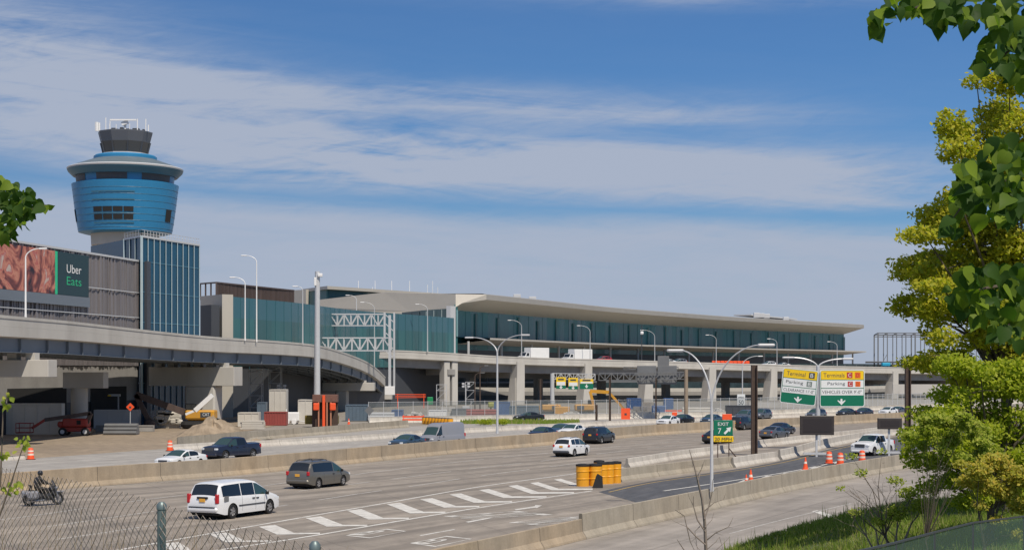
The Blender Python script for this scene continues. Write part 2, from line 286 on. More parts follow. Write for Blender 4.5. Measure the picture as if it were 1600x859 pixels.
M = dict(
 asphalt=road_mat('worn_highway_surface', (.255, .222, .184), (.31, .268, .222), tracks=4.4),
 dark_asphalt=road_mat('fresh_asphalt', (.075, .078, .085), (.10, .10, .105)),
 concrete_road=road_mat('concrete_paving', (.285, .255, .222), (.335, .30, .262), crack=4.2),
 far_road=road_mat('far_concrete_road', (.31, .29, .265), (.36, .34, .31)),
 barrier=barrier_mat('barrier_concrete', (.33, .28, .215), (.40, .31, .21)),
 barrier_near=barrier_mat('near_barrier_concrete', (.36, .325, .265), (.33, .285, .22), 6.5),
 barrier_white=barrier_mat('pale_temporary_barrier', (.55, .52, .47), (.48, .44, .39), 3.7),
 dirt=mat('dirt', (.29, .23, .165), .95, var=.35, scale=.9, bump=.9, dirt=(.20, .16, .12), dscale=.08, damt=.8),
 ground=mat('bare_ground', (.26, .235, .20), .95, var=.15, scale=.2, dirt=(.20, .18, .14), dscale=.03),
 bank=mat('bank_soil', (.09, .11, .035), .95, var=.3, scale=1.5, bump=.4),
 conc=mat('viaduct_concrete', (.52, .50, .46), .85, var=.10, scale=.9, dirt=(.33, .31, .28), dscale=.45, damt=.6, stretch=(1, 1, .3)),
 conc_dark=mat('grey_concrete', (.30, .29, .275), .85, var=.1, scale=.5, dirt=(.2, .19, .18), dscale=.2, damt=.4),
 steel=mat('painted_steel_girder', (.15, .175, .205), .5, var=.06, scale=.4),
 galv=mat('galvanised_steel', (.56, .57, .58), .45, metal=.2, var=.08, scale=3),
 wallwhite=barrier_mat('pale_precast_wall', (.60, .57, .51), (.50, .46, .40), 3.7),
 white=mat('white_paint', (.78, .78, .77), .4, var=.03, scale=2),
 marking=mat('road_paint', (.64, .62, .57), .7, var=.14, scale=3, dirt=(.34, .31, .27), dscale=1.6, damt=.8),
 marking_old=mat('worn_road_paint', (.52, .50, .46), .8, var=.15, scale=3, dirt=(.30, .28, .26), dscale=.9, damt=.85),
 yellow_line=mat('yellow_road_paint', (.45, .30, .09), .8, var=.15, scale=3, dirt=(.3, .27, .2), dscale=.9, damt=.7),
 teal=glassm('teal_glass', (.036, .12, .125)),
 teal2=glassm('teal_spandrel_glass', (.040, .125, .155), .08),
 dteal=glassm('dark_teal_glass', (.032, .145, .155)),
 mull=mat('pale_mullion', (.42, .52, .55), .4),
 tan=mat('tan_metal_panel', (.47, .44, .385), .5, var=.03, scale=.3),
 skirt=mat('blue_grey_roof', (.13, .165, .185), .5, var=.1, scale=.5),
 tan_dark=mat('dark_tan_roof_metal', (.33, .315, .285), .5, var=.05, scale=.3),  # darker tone of the tan metal, for fascia and link roof
 brown=mat('brown_screen_metal', (.085, .060, .052), .6, var=.3, scale=.6, stretch=(3, 3, .2)),
 blue=mat('blue_tower_cladding', (.025, .20, .40), .38, spec=.5, var=.05, scale=.3),
 blue_dk=mat('dark_blue_cladding', (.05, .15, .22), .4),
 blue_glass=mat('blue_curtain_glass', (.010, .065, .12), .2, spec=.35, var=.2, scale=.15),
 dgrey=mat('dark_grey_metal', (.055, .06, .07), .5),
 mgrey=mat('mid_grey_metal', (.16, .165, .17), .5, var=.1, scale=.5),
 lgrey=mat('light_grey_metal', (.50, .51, .52), .45),
 black=mat('black_rubber', (.012, .012, .013), .8),
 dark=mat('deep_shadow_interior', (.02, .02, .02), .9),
 louvre=mat('ribbed_screen', (.20, .185, .19), .55, metal=.15, var=.22, scale=.8, stretch=(1.2, 1.2, .08)),
 glass=mat('car_glass', (.010, .013, .015), .05, spec=.9),
 glass_green=mat('green_tinted_car_glass', (.03, .06, .055), .05, spec=.9),
 chrome=mat('alloy', (.45, .45, .46), .3, metal=.8),
 red_light=mat('tail_lamp_plastic', (.45, .01, .02), .2, spec=.7),
 lamp=mat('headlamp_glass', (.65, .68, .70), .15, spec=.8),
 plate=mat('amber_plate', (.75, .38, .05), .5),
 orange=mat('safety_orange', (.85, .10, .025), .5, var=.05, scale=3),
 reflect=mat('reflective_white_band', (.80, .66, .55), .5),
 yellow=mat('machine_yellow', (.62, .31, .03), .45, var=.08, scale=2, dirt=(.25, .18, .1), dscale=1, damt=.4),
 barrel=mat('barrel_yellow', (.80, .36, .015), .45, var=.06, scale=2, dirt=(.4, .22, .06), dscale=1.2, damt=.35),
 red=mat('machine_red', (.35, .035, .022), .5, var=.1, scale=2, dirt=(.15, .06, .04), dscale=1, damt=.5),
 green_sign=mat('sign_green', (.0, .155, .082), .5),
 yel_sign=mat('sign_yellow', (.85, .56, .01), .5),
 white_sign=mat('sign_white', (.74, .76, .75), .5),
 post_brown=mat('weathered_brown_steel', (.075, .050, .038), .8, var=.2, scale=3),
 bluebox=mat('blue_container', (.04, .10, .26), .5, var=.1, scale=1),
 slate=mat('slate_blue_container', (.10, .14, .18), .5, var=.1, scale=1),
 redbox=mat('red_container', (.28, .06, .05), .6, var=.1, scale=1),
 cream=mat('cream_panel', (.55, .52, .46), .6, var=.05, scale=1),
 bark=mat('bark', (.10, .08, .06), .9, var=.3, scale=6, bump=.6, stretch=(1, 1, .3)),
 twig=mat('bare_twig', (.22, .18, .15), .9, var=.2, scale=8),
 galv_fence=mat('galvanised_wire', (.33, .34, .33), .5, metal=.5),
 post_green=mat('weathered_fence_post', (.17, .22, .22), .45, metal=.4, var=.15, scale=8),
 leather=mat('black_riding_jacket', (.02, .018, .017), .6),
 skin=mat('skin', (.45, .28, .2), .6),
)
# ================================================================== ground and roads
def struct(o): o['kind'] = 'structure'; return o
def lerp_y(tab, x):
    if x <= tab[0][0]: return tab[0][1]
    for (a, b), (c, d_) in zip(tab, tab[1:]):
        if x <= c: return b + (d_ - b) * (x - a) / (c - a)
    return tab[-1][1]
def sheet(name, a, b, z, m, nx=8, parent=None):
    # ribbon between two edge curves, UV = metres along / across
    a = [Vector((p[0], p[1], z)) for p in a]; b = [Vector((p[0], p[1], z)) for p in b]
    mb = MB(); uv = []; s = 0
    for i in range(len(a)):
        if i: s += ((a[i] - a[i - 1]).length + (b[i] - b[i - 1]).length) / 2
        w = (b[i] - a[i]).length
        for k in range(nx + 1): mb.v.append(tuple(a[i].lerp(b[i], k / nx))); uv.append((s, w * k / nx))
    for i in range(len(a) - 1):
        for k in range(nx):
            q = i * (nx + 1) + k; mb.f.append((q, q + 1, q + nx + 2, q + nx + 1)); mb.m.append(0)
    mb.uv = uv
    return fixn_up(mb.build(name, m, parent))
def fixn_up(o):
    me = o.data
    flip = [p.index for p in me.polygons if p.normal.z < 0]
    if len(flip) > len(me.polygons) / 2: me.flip_normals()
    return o
g = MB(); g.add([(-9000, -3000, -.03), (9000, -3000, -.03), (9000, 12000, -.03), (-9000, 12000, -.03)], [(0, 1, 2, 3)])
struct(g.build('ground', M['ground']))
def GL(l, z=0.0, n=8): return cr([G(x, y, z) for x, y in l], n)
def ext0(pts, dist):       # extend a curve backwards past the frame
    d_ = (pts[0] - pts[1]).normalized(); return [pts[0] + d_ * dist] + pts
def ext1(pts, dist):
    d_ = (pts[-1] - pts[-2]).normalized(); return pts + [pts[-1] + d_ * dist]
def resamp(pts, n):
    pts = [Vector(p) for p in pts]; L = [0]
    for a, b in zip(pts, pts[1:]): L.append(L[-1] + (b - a).length)
    o = []; j = 0
    for i in range(n):
        t = L[-1] * i / (n - 1)
        while j < len(L) - 2 and L[j + 1] < t: j += 1
        f = (t - L[j]) / max(L[j + 1] - L[j], 1e-9); o.append(pts[j].lerp(pts[j + 1], f))
    return o
NB = GL([(700, 893), (845, 859), (932, 838), (1000, 822), (1109, 797), (1181, 779.5), (1284, 757), (1417, 732), (1560, 709)])     # foot of the near barrier, service road side
NB = ext1(ext0(NB, 45), 90)
MED = GL([(-60, 777), (60, 766.5), (162, 758), (250, 751), (381, 741), (600, 719), (725, 707), (862, 694.5), (936, 688), (1020, 680), (1115, 674), (1238, 667), (1320, 662), (1440, 655)])   # foot of the median, near side
MED = ext1(ext0(MED, 60), 160)
EDGE_FAR = GL([(-60, 727), (60, 716), (162, 711), (250, 706), (314, 702), (389, 699.5), (450, 697), (660, 682), (731, 678), (820, 671.5), (920, 667), (1020, 662), (1150, 655.5), (1300, 651), (1440, 647)])
EDGE_FAR = ext1(ext0(EDGE_FAR, 60), 220)
def offset(pts, o):
    r = []
    for i, p in enumerate(pts):
        d_ = (pts[min(i + 1, len(pts) - 1)] - pts[max(i - 1, 0)]); d_.z = 0; d_.normalize(); r.append(p + Vector((-d_.y, d_.x, 0)) * o)   # + = left
    return r
n_ = 60
road = struct(sheet('parkway_road', resamp(NB, n_), resamp(offset(MED, .3), n_), 0.0, M['asphalt'], 20))
SVC = resamp(offset(NB, -14), n_)
struct(sheet('service_road', resamp(NB, n_), SVC, -0.004, M['concrete_road'], 12))
far = struct(sheet('far_carriageway', resamp(offset(MED, .3), n_), resamp(EDGE_FAR, n_), 0.0, M['far_road'], 10))
struct(sheet('service_lane_behind', resamp(EDGE_FAR, n_), resamp(offset(EDGE_FAR, 22), n_), -0.008, M['far_road'], 6))
# dirt yard at the left under the ramp
dy = MB(); dy.add([G(-260, 727, -.004), G(60, 715, -.004), G(265, 700, -.004), G(300, 690, -.004), G(480, 655, -.004), G(480, 632, -.004), G(-500, 632, -.004)], [(0, 1, 2, 3, 4, 5, 6)])
struct(dy.build('dirt_yard', M['dirt']))
# fresh asphalt of the exit lane
XA = GL([(935, 768), (1000, 754), (1090, 741), (1160, 731), (1224, 719), (1297, 701), (1375, 686), (1450, 675)])
XB = GL([(1000, 786), (1060, 776), (1114, 768), (1179, 756), (1250, 743), (1328, 731), (1400, 718), (1470, 706)])
struct(sheet('exit_lane', resamp(ext1(XA, 60), 30), resamp(ext1(XB, 60), 30), .004, M['dark_asphalt'], 6))
# ---- painted markings (children of the road)
def stripe(mb, pts, w, z=.009):
    a = offset(pts, w / 2); b = offset(pts, -w / 2)
    mb.strip([(p.x, p.y, z) for p in b], [(p.x, p.y, z) for p in a])
def dash(mb, l, w, on, off, start=0.0, z=.009):
    pts = resamp(l, 400); L = [0]
    for a, b in zip(pts, pts[1:]): L.append(L[-1] + (b - a).length)
    t = start
    while t < L[-1]:
        seg = [p for p, s in zip(pts, L) if t <= s <= t + on]
        if len(seg) > 1: stripe(mb, seg, w, z)
        t += on + off
LA = GL([(-60, 819), (60, 804), (183, 786), (245, 778), (407, 759), (445, 754), (547, 742), (600, 735), (750, 717.5), (865, 706.5), (1000, 694), (1115, 685), (1240, 677.5), (1380, 669.5)])
LB = GL([(28, 829), (125, 815), (267, 794.5), (300, 789.5), (407, 775), (545, 756.5), (600, 749.5), (750, 730.5), (865, 717.5), (1000, 701), (1115, 691.5), (1180, 686.5)])
LC = GL([(58, 846), (125, 837), (300, 811), (400, 796), (554, 772), (645, 759), (750, 743), (865, 728), (1000, 711), (1077, 702), (1140, 694)])
LD = GL([(100, 874), (185, 859), (250, 847), (403, 820), (600, 786), (750, 760), (900, 739.5), (968, 731), (1060, 714)])
LE = GL([(250, 872), (355, 857), (480, 838), (600, 817.5), (750, 792.5), (925, 766.5)])
mk = MB(); dash(mk, LA, .16, 11, 3.2); dash(mk, LB, .16, 10, 3.2, 2); dash(mk, LC, .16, 9, 3.6, 1)
stripe(mk, offset(MED, -1.1), .14)
tag(mk.build('lane_marking', M['marking_old'], road), 'worn white lane lines')
mk = MB(); stripe(mk, LD, .24, .010); stripe(mk, LE, .26, .010)
# chevrons: thick arm from the upper line towards the lower line, then thin bar running along
def pxq(mb, q, z=.012): mb.add([G(x, y, z) for x, y in q], [tuple(range(len(q)))])
for (ax, ay, bx, by, w) in ((865, 748.5, 897, 758.5, 7), (828, 754, 862, 765, 8), (794, 758.5, 829, 770.5, 9), (748, 765, 786, 777, 10), (702, 772, 740, 784.5, 11),
                            (656, 779.5, 693, 792, 12), (604, 787, 640, 801, 13), (542, 797, 575, 810.5, 14), (477, 808.5, 510, 821.5, 15), (404, 822, 432, 834, 16), (328, 834, 352, 846, 17), (250, 849, 270, 862, 18)):
    pxq(mk, [(ax, ay), (ax + w * 1.6, ay - w * .18), (bx + w * 1.7, by - w * .16), (bx, by)])
    # thin tail to the lower line
    t = by
    k = 0
    while True:
        xx = bx + k * 4; k += 1
        y_low = lerp_y([(250, 872), (355, 857), (480, 838), (600, 817.5), (750, 792.5), (925, 766.5)], xx)
        yy = by - (xx - bx) * .012
        if yy > y_low - 1.4 or xx > 922: break
    pxq(mk, [(bx, by + .4), (bx, by - 2.2), (xx, yy - 1.8), (xx, yy + .4)], .014)
tag(mk.build('gore_marking', M['marking'], road), 'bright white chevrons between two solid lines')
mk = MB()
stripe(mk, GL([(1037, 766.5), (1109, 756), (1180, 745), (1250, 733.5), (1330, 716), (1390, 703)]), .22, .012)
for (ax, ay) in ((1150, 754), (1180, 749.5), (1208, 745), (1236, 740), (1262, 733), (1300, 724)):
    pxq(mk, [(ax, ay), (ax + 12, ay - 1.8), (ax + 27, ay - 7.5), (ax + 17, ay - 6.6)])
tag(mk.build('gore_marking', M['marking'], road), 'white ladder marking beside the near barrier')
mk = MB(); stripe(mk, offset(XA, -.7), .14, .012)
tag(mk.build('edge_line', M['yellow_line'], road), 'faded yellow line along the gore barrier')
mk = MB()
# straight-ahead arrow, dashes and word panels of the exit lane
pxq(mk, [(804, 795), (836, 790), (836, 788.5), (847, 788.6), (838, 793.4), (838, 792.2), (806, 796.4)], .010)
pxq(mk, [(655, 835.5), (709, 826), (712, 826.6), (658, 836.4)], .010); pxq(mk, [(727, 814.6), (766, 807.5), (771, 808.2), (732, 815.6)], .010)
for pan in (((641, 848), (698, 836.5), (738, 841), (680, 853.5)), ((540, 836), (605, 825.5), (635, 829), (577, 840))):
    c = [sum(p[0] for p in pan) / 4, sum(p[1] for p in pan) / 4]
    for i in range(4):
        p, q = pan[i], pan[(i + 1) % 4]
        pin = [p[0] + (c[0] - p[0]) * .09, p[1] + (c[1] - p[1]) * .16]; qin = [q[0] + (c[0] - q[0]) * .09, q[1] + (c[1] - q[1]) * .16]
        pxq(mk, [p, q, qin, pin], .010)
# the road beneath carries painted words; strokes laid flat in the lane's own direction
def flat_text(txt, p0, p1, height, m, parent, name='road_lettering', z=.012, label=None):
    cu = bpy.data.curves.new('t', 'FONT'); cu.body = txt; cu.size = 1; ob = bpy.data.objects.new('t', cu); COL.objects.link(ob)
    bpy.context.view_layer.update(); me = bpy.data.meshes.new_from_object(ob.evaluated_get(bpy.context.evaluated_depsgraph_get())); bpy.data.objects.remove(ob)
    xs = [v.co.x for v in me.vertices]; ys = [v.co.y for v in me.vertices]; x0, x1, y0, y1 = min(xs), max(xs), min(ys), max(ys)
    ax = (p1 - p0); ay = Vector((-ax.y, ax.x, 0)).normalized() * height
    for v in me.vertices:
        q = p0 + ax * ((v.co.x - x0) / (x1 - x0)) + ay * ((v.co.y - y0) / (y1 - y0)); v.co = (q.x, q.y, z)
    me.materials.append(m); o = bpy.data.objects.new(name, me); COL.objects.link(o); o.parent = parent
    if label: o['label'] = label
    return o
mk.build('lane_marking', M['marking'], road)
flat_text('EXIT', G(692, 806), G(744, 812), 5.2, M['marking'], road)
flat_text('ONLY', G(788, 816), G(842, 821), 5.2, M['marking'], road)
flat_text('B', G(668, 849.5), G(704, 842.5), .9, M['marking'], road, z=.011); flat_text('B', G(566, 836), G(606, 829), .8, M['marking'], road, z=.011)
mk = MB(); pxq(mk, [(1268, 798), (1277, 796.5), (1315, 808.5), (1303, 810)], .004)
mk.build('lane_marking', M['marking'], None)['kind'] = 'structure'
mk = MB(); stripe(mk, GL([(1140, 833), (1220, 812), (1330, 786)], 0), .10, .004)
o = mk.build('lane_marking', M['marking_old'], None); o['kind'] = 'structure'
mk = MB(); stripe(mk, offset(EDGE_FAR, -1.2), .16, .006); dash(mk, offset(EDGE_FAR, -5.2), .16, 3.5, 8, z=.006)
mk.build('lane_marking', M['marking_old'], far)
# ---- embankment under the camera and the grass bank at the right
def gz(X, Y):
    g0 = lerp_y([(0, 6.05), (8, 5.7), (14, 4.7), (30, 1.9), (48, .3), (55, -.2)], Y)
    zc = lerp_y([(1, -.5), (5, 1.55), (7.1, 2.33), (10.4, 3.37), (12.1, 3.66), (16, 4.0), (30, 4.6)], X)
    zc *= lerp_y([(48, 1), (52, .97), (62, -.05)], Y) if Y > 48 else 1
    return max(g0, zc) + .06 * math.sin(X * 1.7 + Y * .6)
em = MB(); NX, NY = 70, 56
for j in range(NY + 1):
    for i in range(NX + 1):
        X = -45 + 90 * i / NX; Y = -8 + 74 * j / NY; em.v.append((X, Y, gz(X, max(Y, 0))))
for j in range(NY):
    for i in range(NX): q = j * (NX + 1) + i; em.f.append((q, q + 1, q + NX + 2, q + NX + 1)); em.m.append(0)
struct(em.build('grass_bank', M['bank'], smooth=60))
# ================================================================== barriers
def barrier(name, label, pts, m, h=1.1, w=.62, prof=None, cat='barrier', group=None, z0=0.0, flip=1):
    # pts = foot on the camera side; body extends to the left of travel
    pr = prof or [(0, 0), (.03, .09), (.2, .34), (.24, h - .02), (.26, h), (w - .26, h), (w - .24, h - .02), (w - .2, .34), (w - .03, .09), (w, 0)]
    mb = MB(); uv = []; s = 0
    rows = [offset(pts, o * flip) for o, _ in pr]
    for i in range(len(pts)):
        if i: s += (pts[i] - pts[i - 1]).length
        acc = 0
        for k, (o, z) in enumerate(pr):
            if k: acc += math.hypot(o - pr[k - 1][0], z - pr[k - 1][1])
            mb.v.append((rows[k][i].x, rows[k][i].y, z0 + z - (.03 if z == 0 else 0))); uv.append((s, acc))
    n = len(pr)
    for i in range(len(pts) - 1):
        for k in range(n - 1): mb.f.append((i * n + k, i * n + k + 1, (i + 1) * n + k + 1, (i + 1) * n + k)); mb.m.append(0)
    mb.f.append(tuple(range(n))); mb.m.append(0); mb.f.append(tuple((len(pts) - 1) * n + k for k in range(n - 1, -1, -1))); mb.m.append(0)
    mb.uv = uv; o = fixn(mb.build(name, m)); return tag(o, label, cat, group)
barrier('median_barrier', 'long tan concrete median wall dividing the two carriageways', resamp(MED, 90), M['barrier'], h=1.28, w=.7)
nb1 = resamp(NB, 90); cut = min(range(90), key=lambda i: abs(nb1[i].x / nb1[i].y * F + 800 - 926))
barrier('roadside_barrier', 'stained lower concrete barrier at the bottom, nearest stretch beside the service road', nb1[:cut + 1], M['barrier'], h=.92)
barrier('roadside_barrier', 'grey concrete barrier between exit lane and service road', nb1[cut:], M['barrier_near'], h=1.16)
XG = GL([(972, 752), (1000, 748), (1070, 739), (1149, 729.5)]); barrier('gore_barrier', 'tan concrete barrier starting behind the yellow crash barrels', resamp(XG, 16), M['barrier_near'], h=.88)
XG2 = GL([(1150, 730), (1185, 724), (1219, 719.5)]); barrier('gore_barrier', 'short pale barrier at the foot of the tall brown post', resamp(XG2, 8), M['barrier_white'], h=.8)
XG3 = GL([(1223, 718), (1250, 711.5), (1297, 698), (1375, 683), (1450, 672)]); barrier('gore_barrier', 'white barrier curving past the black message board', resamp(XG3, 20), M['barrier_white'], h=.88)
BG = GL([(985, 730), (1000, 727.5), (1077, 714.5), (1143, 706), (1177, 700), (1260, 690), (1330, 682), (1400, 673)]); barrier('gore_barrier', 'whitewashed barrier facing the through lanes behind the exit sign', resamp(BG, 24), M['barrier_white'], h=.72)
# low walls of the far side
W1 = GL([(272, 704), (314, 701), (389, 698), (450, 695), (577, 687), (660, 680), (731, 676), (820, 671), (920, 666), (1020, 661), (1150, 655), (1300, 650), (1440, 646)])
barrier('far_roadside_wall', 'low concrete wall behind the dark pickup truck', resamp(ext1(W1, 150), 60), M['barrier_white'], h=.62, w=.5)
W2 = GL([(386, 689), (450, 683), (524, 677), (577, 672), (640, 667)])
barrier('concrete_wall', 'long sloped concrete wall in front of the ramp piers', resamp(W2, 20), M['barrier_near'], h=1.0, w=.5)
W0 = GL([(272, 703.5), (290, 701), (330, 697.5), (386, 691)])
barrier('concrete_wall', 'short concrete block wall beside the dirt mound', [p + Vector((.3, 1.2, 0)) for p in resamp(W0, 10)], M['barrier_near'], h=1.25, w=.5)
W4 = GL([(577, 661), (660, 659.5), (720, 658.5), (800, 657), (900, 655.5), (1020, 653), (1150, 650), (1300, 643.5), (1440, 637)])
WY = resamp(ext1(W4, 120), 50)
barrier('fence_wall', 'white precast wall below the construction fence', WY, M['wallwhite'], h=.9, w=.45)
tag(barrier('kerb_block', 'small pale concrete block at the far left roadside', resamp(GL([(-20, 722), (41, 717)]), 3), M['barrier_white'], h=.4, w=.4), cat='kerb')
# ================================================================== buildings
def wallpanel(mb, p0, p1, z0, z1, m=0, t=.25):
    a = Vector((p0[0], p0[1], 0)); b = Vector((p1[0], p1[1], 0)); d_ = (b - a).normalized(); nrm = Vector((d_.y, -d_.x, 0))
    q = [a, b, b - nrm * t, a - nrm * t]; mb.prism([(v.x, v.y) for v in q], z0, z1, m)
def lineY(px, Yo): return Vector(((px - 800) / F * Yo * K, Yo * K, 0))
# --- control tower
TY = 500 * K; TC = Vector(((196 - 800) / F * TY, TY, 0)); s_ = TY / F
tw = empty('control_tower', TC, 'tall blue drum shaped airport control tower with dark cab on top', 'control tower')
def tz(py): return EYE + (HZ - py) * s_
def lat(prof, n=48, m=0): mb = MB(); mb.lathe(TC, [(r * s_, tz(y)) for r, y in prof], n, m); return mb
lat([(36, 620), (36, 386), (52, 384), (53, 364)]).build('shaft', M['conc'], tw, smooth=30)
# drum: leans outward upwards; window strips are cut bands
dr = lat([(62, 366.5), (71.5, 364), (74, 350), (77.5, 325), (80.5, 300), (82, 290), (77, 288.5)]).build('drum', M['blue'], tw, smooth=30)
sm = MB()
for k in range(1, 8):
    y = 290 + k * 10; r = lerp_y([(290, 82), (300, 80.5), (325, 77.5), (350, 74), (364, 71.5)], y); sm.lathe(TC, [((r + .15) * s_, tz(y + .35)), ((r + .35) * s_, tz(y)), ((r + .15) * s_, tz(y - .35))], 48, cap=False)
sm.build('seam', M['blue_dk'], dr)
lat([(74, 289), (76, 273)]).build('observation_band', M['blue'], tw, smooth=30)
def arcwin(mb, a0, a1, y0, y1, r0, r1, off=.5, n=6, m=0):
    # a panel bent round the drum, angle 0 faces the camera
    pts0, pts1 = [], []
    for k in range(n + 1):
        t = R(a0 + (a1 - a0) * k / n) - math.pi / 2
        c, s = math.cos(t), math.sin(t)
        pts0.append((TC.x + (r0 + off) * s_ * c, TC.y + (r0 + off) * s_ * s, tz(y0))); pts1.append((TC.x + (r1 + off) * s_ * c, TC.y + (r1 + off) * s_ * s, tz(y1)))
    mb.strip(pts0, pts1, m)
cx0 = 13
def rr(y): return lerp_y([(273, 76), (289, 74), (290, 82), (300, 80.5), (325, 77.5), (350, 74), (364, 71.5)], y)
mb = MB(); arcwin(mb, -22, 15, 287.5, 274, 74.2, 75.9); mb.build('window', M['dgrey'], dr)
for (b0, b1) in ((-72, -40), (32, 76)):
    mb = MB(); arcwin(mb, b0, b1, 287.5, 274, 74.2, 75.9, n=10); mb.build('window', M['dgrey'], dr)
for row in ((329.5, 337), (341, 349)):
    mb = MB()
    for k in range(4): arcwin(mb, -25 + k * 12, -25 + k * 12 + 11, row[1], row[0], rr(row[1]), rr(row[0]))
    mb.build('window', M['dark'], dr)
mb = MB()
for y in (306, 318, 353): arcwin(mb, -26, 23, y + 1.8, y, rr(y + 1.8), rr(y), .8)
for y in (338.5,): arcwin(mb, -26, 23, y + 1.2, y, rr(y + 1.2), rr(y), 1.2, m=0)
mb.build('louvre', M['blue_dk'], dr)
for (b0, b1) in ((-78, -66), (66, 78)):
    mb = MB(); arcwin(mb, b0, b1, 349, 330, rr(349), rr(330), .6); mb.build('window', M['dark'], dr)
lat([(78, 276), (87, 270), (88.5, 266.5), (88, 264), (84, 262.5), (48, 250), (47, 249)]).build('roof_skirt', M['skirt'], tw, smooth=25)
mb = lat([(88.6, 267), (89.2, 265), (87.5, 263.6)]); mb.build('rim_rail', M['lgrey'], tw, smooth=30)
lat([(80, 277.5), (87.2, 270.5), (88.7, 267.2)], m=0).build('soffit', M['blue_dk'], tw, smooth=30)
lat([(47, 252), (48.5, 250), (48.5, 246), (46, 244), (38, 243)]).build('balcony_ring', M['blue'], tw, smooth=30)
lat([(36, 246), (36, 241)], 10).build('cab_base', M['lgrey'], tw)
cab = MB(); cab.lathe(TC, [(34 * s_, tz(241.5)), (38.5 * s_, tz(224))], 10); cab.build('cab_window', mat('tower_cab_glass', (.05, .055, .06), .12, spec=.7), tw)
cab = MB(); cab.lathe(TC, [(38.5 * s_, tz(224)), (42.5 * s_, tz(209)), (42.5 * s_, tz(207.5)), (30 * s_, tz(206))], 10); cab.build('cab_parapet', mat('slate_parapet', (.10, .11, .13), .5), tw)
cab = MB()
for k in range(10):
    t = 2 * math.pi * k / 10; cab.beam((TC.x + 34.3 * s_ * math.cos(t), TC.y + 34.3 * s_ * math.sin(t), tz(241.5)), (TC.x + 38.8 * s_ * math.cos(t), TC.y + 38.8 * s_ * math.sin(t), tz(224)), .35, .35)
cab.build('cab_mullion', M['dgrey'], tw)
an = MB()
for px, y0, y1, w in ((156, 208, 194, .9), (160, 208, 195, .5), (170, 208, 187, .25), (176, 206, 196, .2), (186, 206, 197, .2), (207, 206, 196, .2), (219, 206, 189, .3), (232, 208, 189, .25), (236, 208, 198, .3)):
    an.tube([(TC.x + (px - 196) * s_, TC.y - 3, tz(y0)), (TC.x + (px - 196) * s_, TC.y - 3, tz(y1))], w / 2, 6)
an.beam((TC.x - 21 * s_, TC.y - 2, tz(189.5)), (TC.x + 20 * s_, TC.y - 2, tz(189.5)), .3, .35)
an.tube([(TC.x - 21 * s_, TC.y - 2, tz(206)), (TC.x - 21 * s_, TC.y - 2, tz(189.5))], .12, 6)
an.tube([(TC.x + 1 * s_, TC.y - 1, tz(204)), (TC.x + 1 * s_, TC.y - 1, tz(195))], .3, 6)
an.box((TC.x + 1.5 * s_, TC.y - 1.5, tz(193.5)), (1.7, .5, .9), 0, 0, 0, R(-20))
an.build('antenna', M['white'], tw)
eq = MB()
for px, w, y0, y1 in ((178, 8, 207, 200), (190, 5, 207, 199), (212, 10, 207, 200.5), (224, 3, 208, 202), (200, 6, 207, 201)): eq.bbox((TC.x + (px - 196) * s_, TC.y + .5, (tz(y0) + tz(y1)) / 2), (w * s_, 1.5, (y0 - y1) * s_), .1)
eq.build('rooftop_equipment', M['dgrey'], tw)
# --- glass stair tower
p0, p1, p2 = lineY(195, 303), lineY(221, 296), lineY(311, 317)
ztop = EYE + (HZ - 371) / 3200 * 298
gt = empty('glass_building', p1, 'narrow blue glass block beside the control tower with vertical white fins', 'building')
back = p2 + (p0 - p1) * 3.2; backl = p0 + (p0 - p1) * 2.2
body = MB(); body.prism([(p.x, p.y) for p in (p0, p1, p2, back, backl)], 0, ztop); body.build('wall', M['blue_glass'], gt)
fin = MB(); rail = MB(); flo = MB()
for a, b, n in ((p1, p2, 10), (p0, p1, 3)):
    d_ = (b - a); nrm = Vector((d_.y, -d_.x, 0)).normalized()
    for k in range(n + 1):
        q = a + d_ * (k / n) + nrm * .1; fin.beam((q.x, q.y, 2), (q.x, q.y, ztop + .1), .08 if k else .22, .2)
    for z in (6, 10.4, 14.8, 19.2, 23.6):
        u, v = a + nrm * .03, b + nrm * .03; flo.beam((u.x, u.y, z), (v.x, v.y, z), .05, .16)
    for z in (ztop + .5, ztop + 1.0): rail.beam((a.x, a.y, z), (b.x, b.y, z), .06, .06)
    for k in range(n * 2 + 1): q = a + d_ * (k / (n * 2)); rail.beam((q.x, q.y, ztop), (q.x, q.y, ztop + 1.0), .06, .06)
    rail.beam((a.x, a.y, ztop + .05), (b.x, b.y, ztop + .05), .35, .3)
fin.build('fin', M['mull'], gt); rail.build('roof_railing', M['lgrey'], gt); flo.build('floor_edge', M['blue_dk'], gt)
# --- parking garage with ribbed screen and billboards
g0, g1 = lineY(-160, 221), lineY(214, 297); gtop = EYE + (HZ - 408) / 3200 * 297
ga = empty('parking_garage', g1, 'grey ribbed garage facade with large food advert at far left', 'building')
gd = (g1 - g0); gl = gd.length; gd.normalize(); gn = Vector((gd.y, -gd.x, 0))
def gp(t, off=0.0): return g0 + gd * t + gn * off
def g_at(px):    # distance along the facade of a photo column
    k = (px - 800) / F; return (k * g0.y - g0.x) / (gd.x - k * gd.y)
bm_ = MB(); bm_.prism([(p.x, p.y) for p in (g0, g1, g1 - gn * 30, g0 - gn * 30)], 0, gtop - .2); bm_.build('wall', M['dgrey'], ga)
rib = MB(); t = 0; k = 0
random.seed(3)
while t < gl:
    w = random.choice((.28, .35, .45)); dpt = random.uniform(.12, .4)
    q = gp(t + w / 2, dpt / 2 + .02); rib.box((q.x, q.y, (gtop + 8.5) / 2), (w * .82, dpt, gtop - 8.5), math.atan2(gd.y, gd.x)); t += w
rib.build('ribbed_screen', M['louvre'], ga)
lo = MB(); q0, q1 = gp(0, .1), gp(gl, .1)
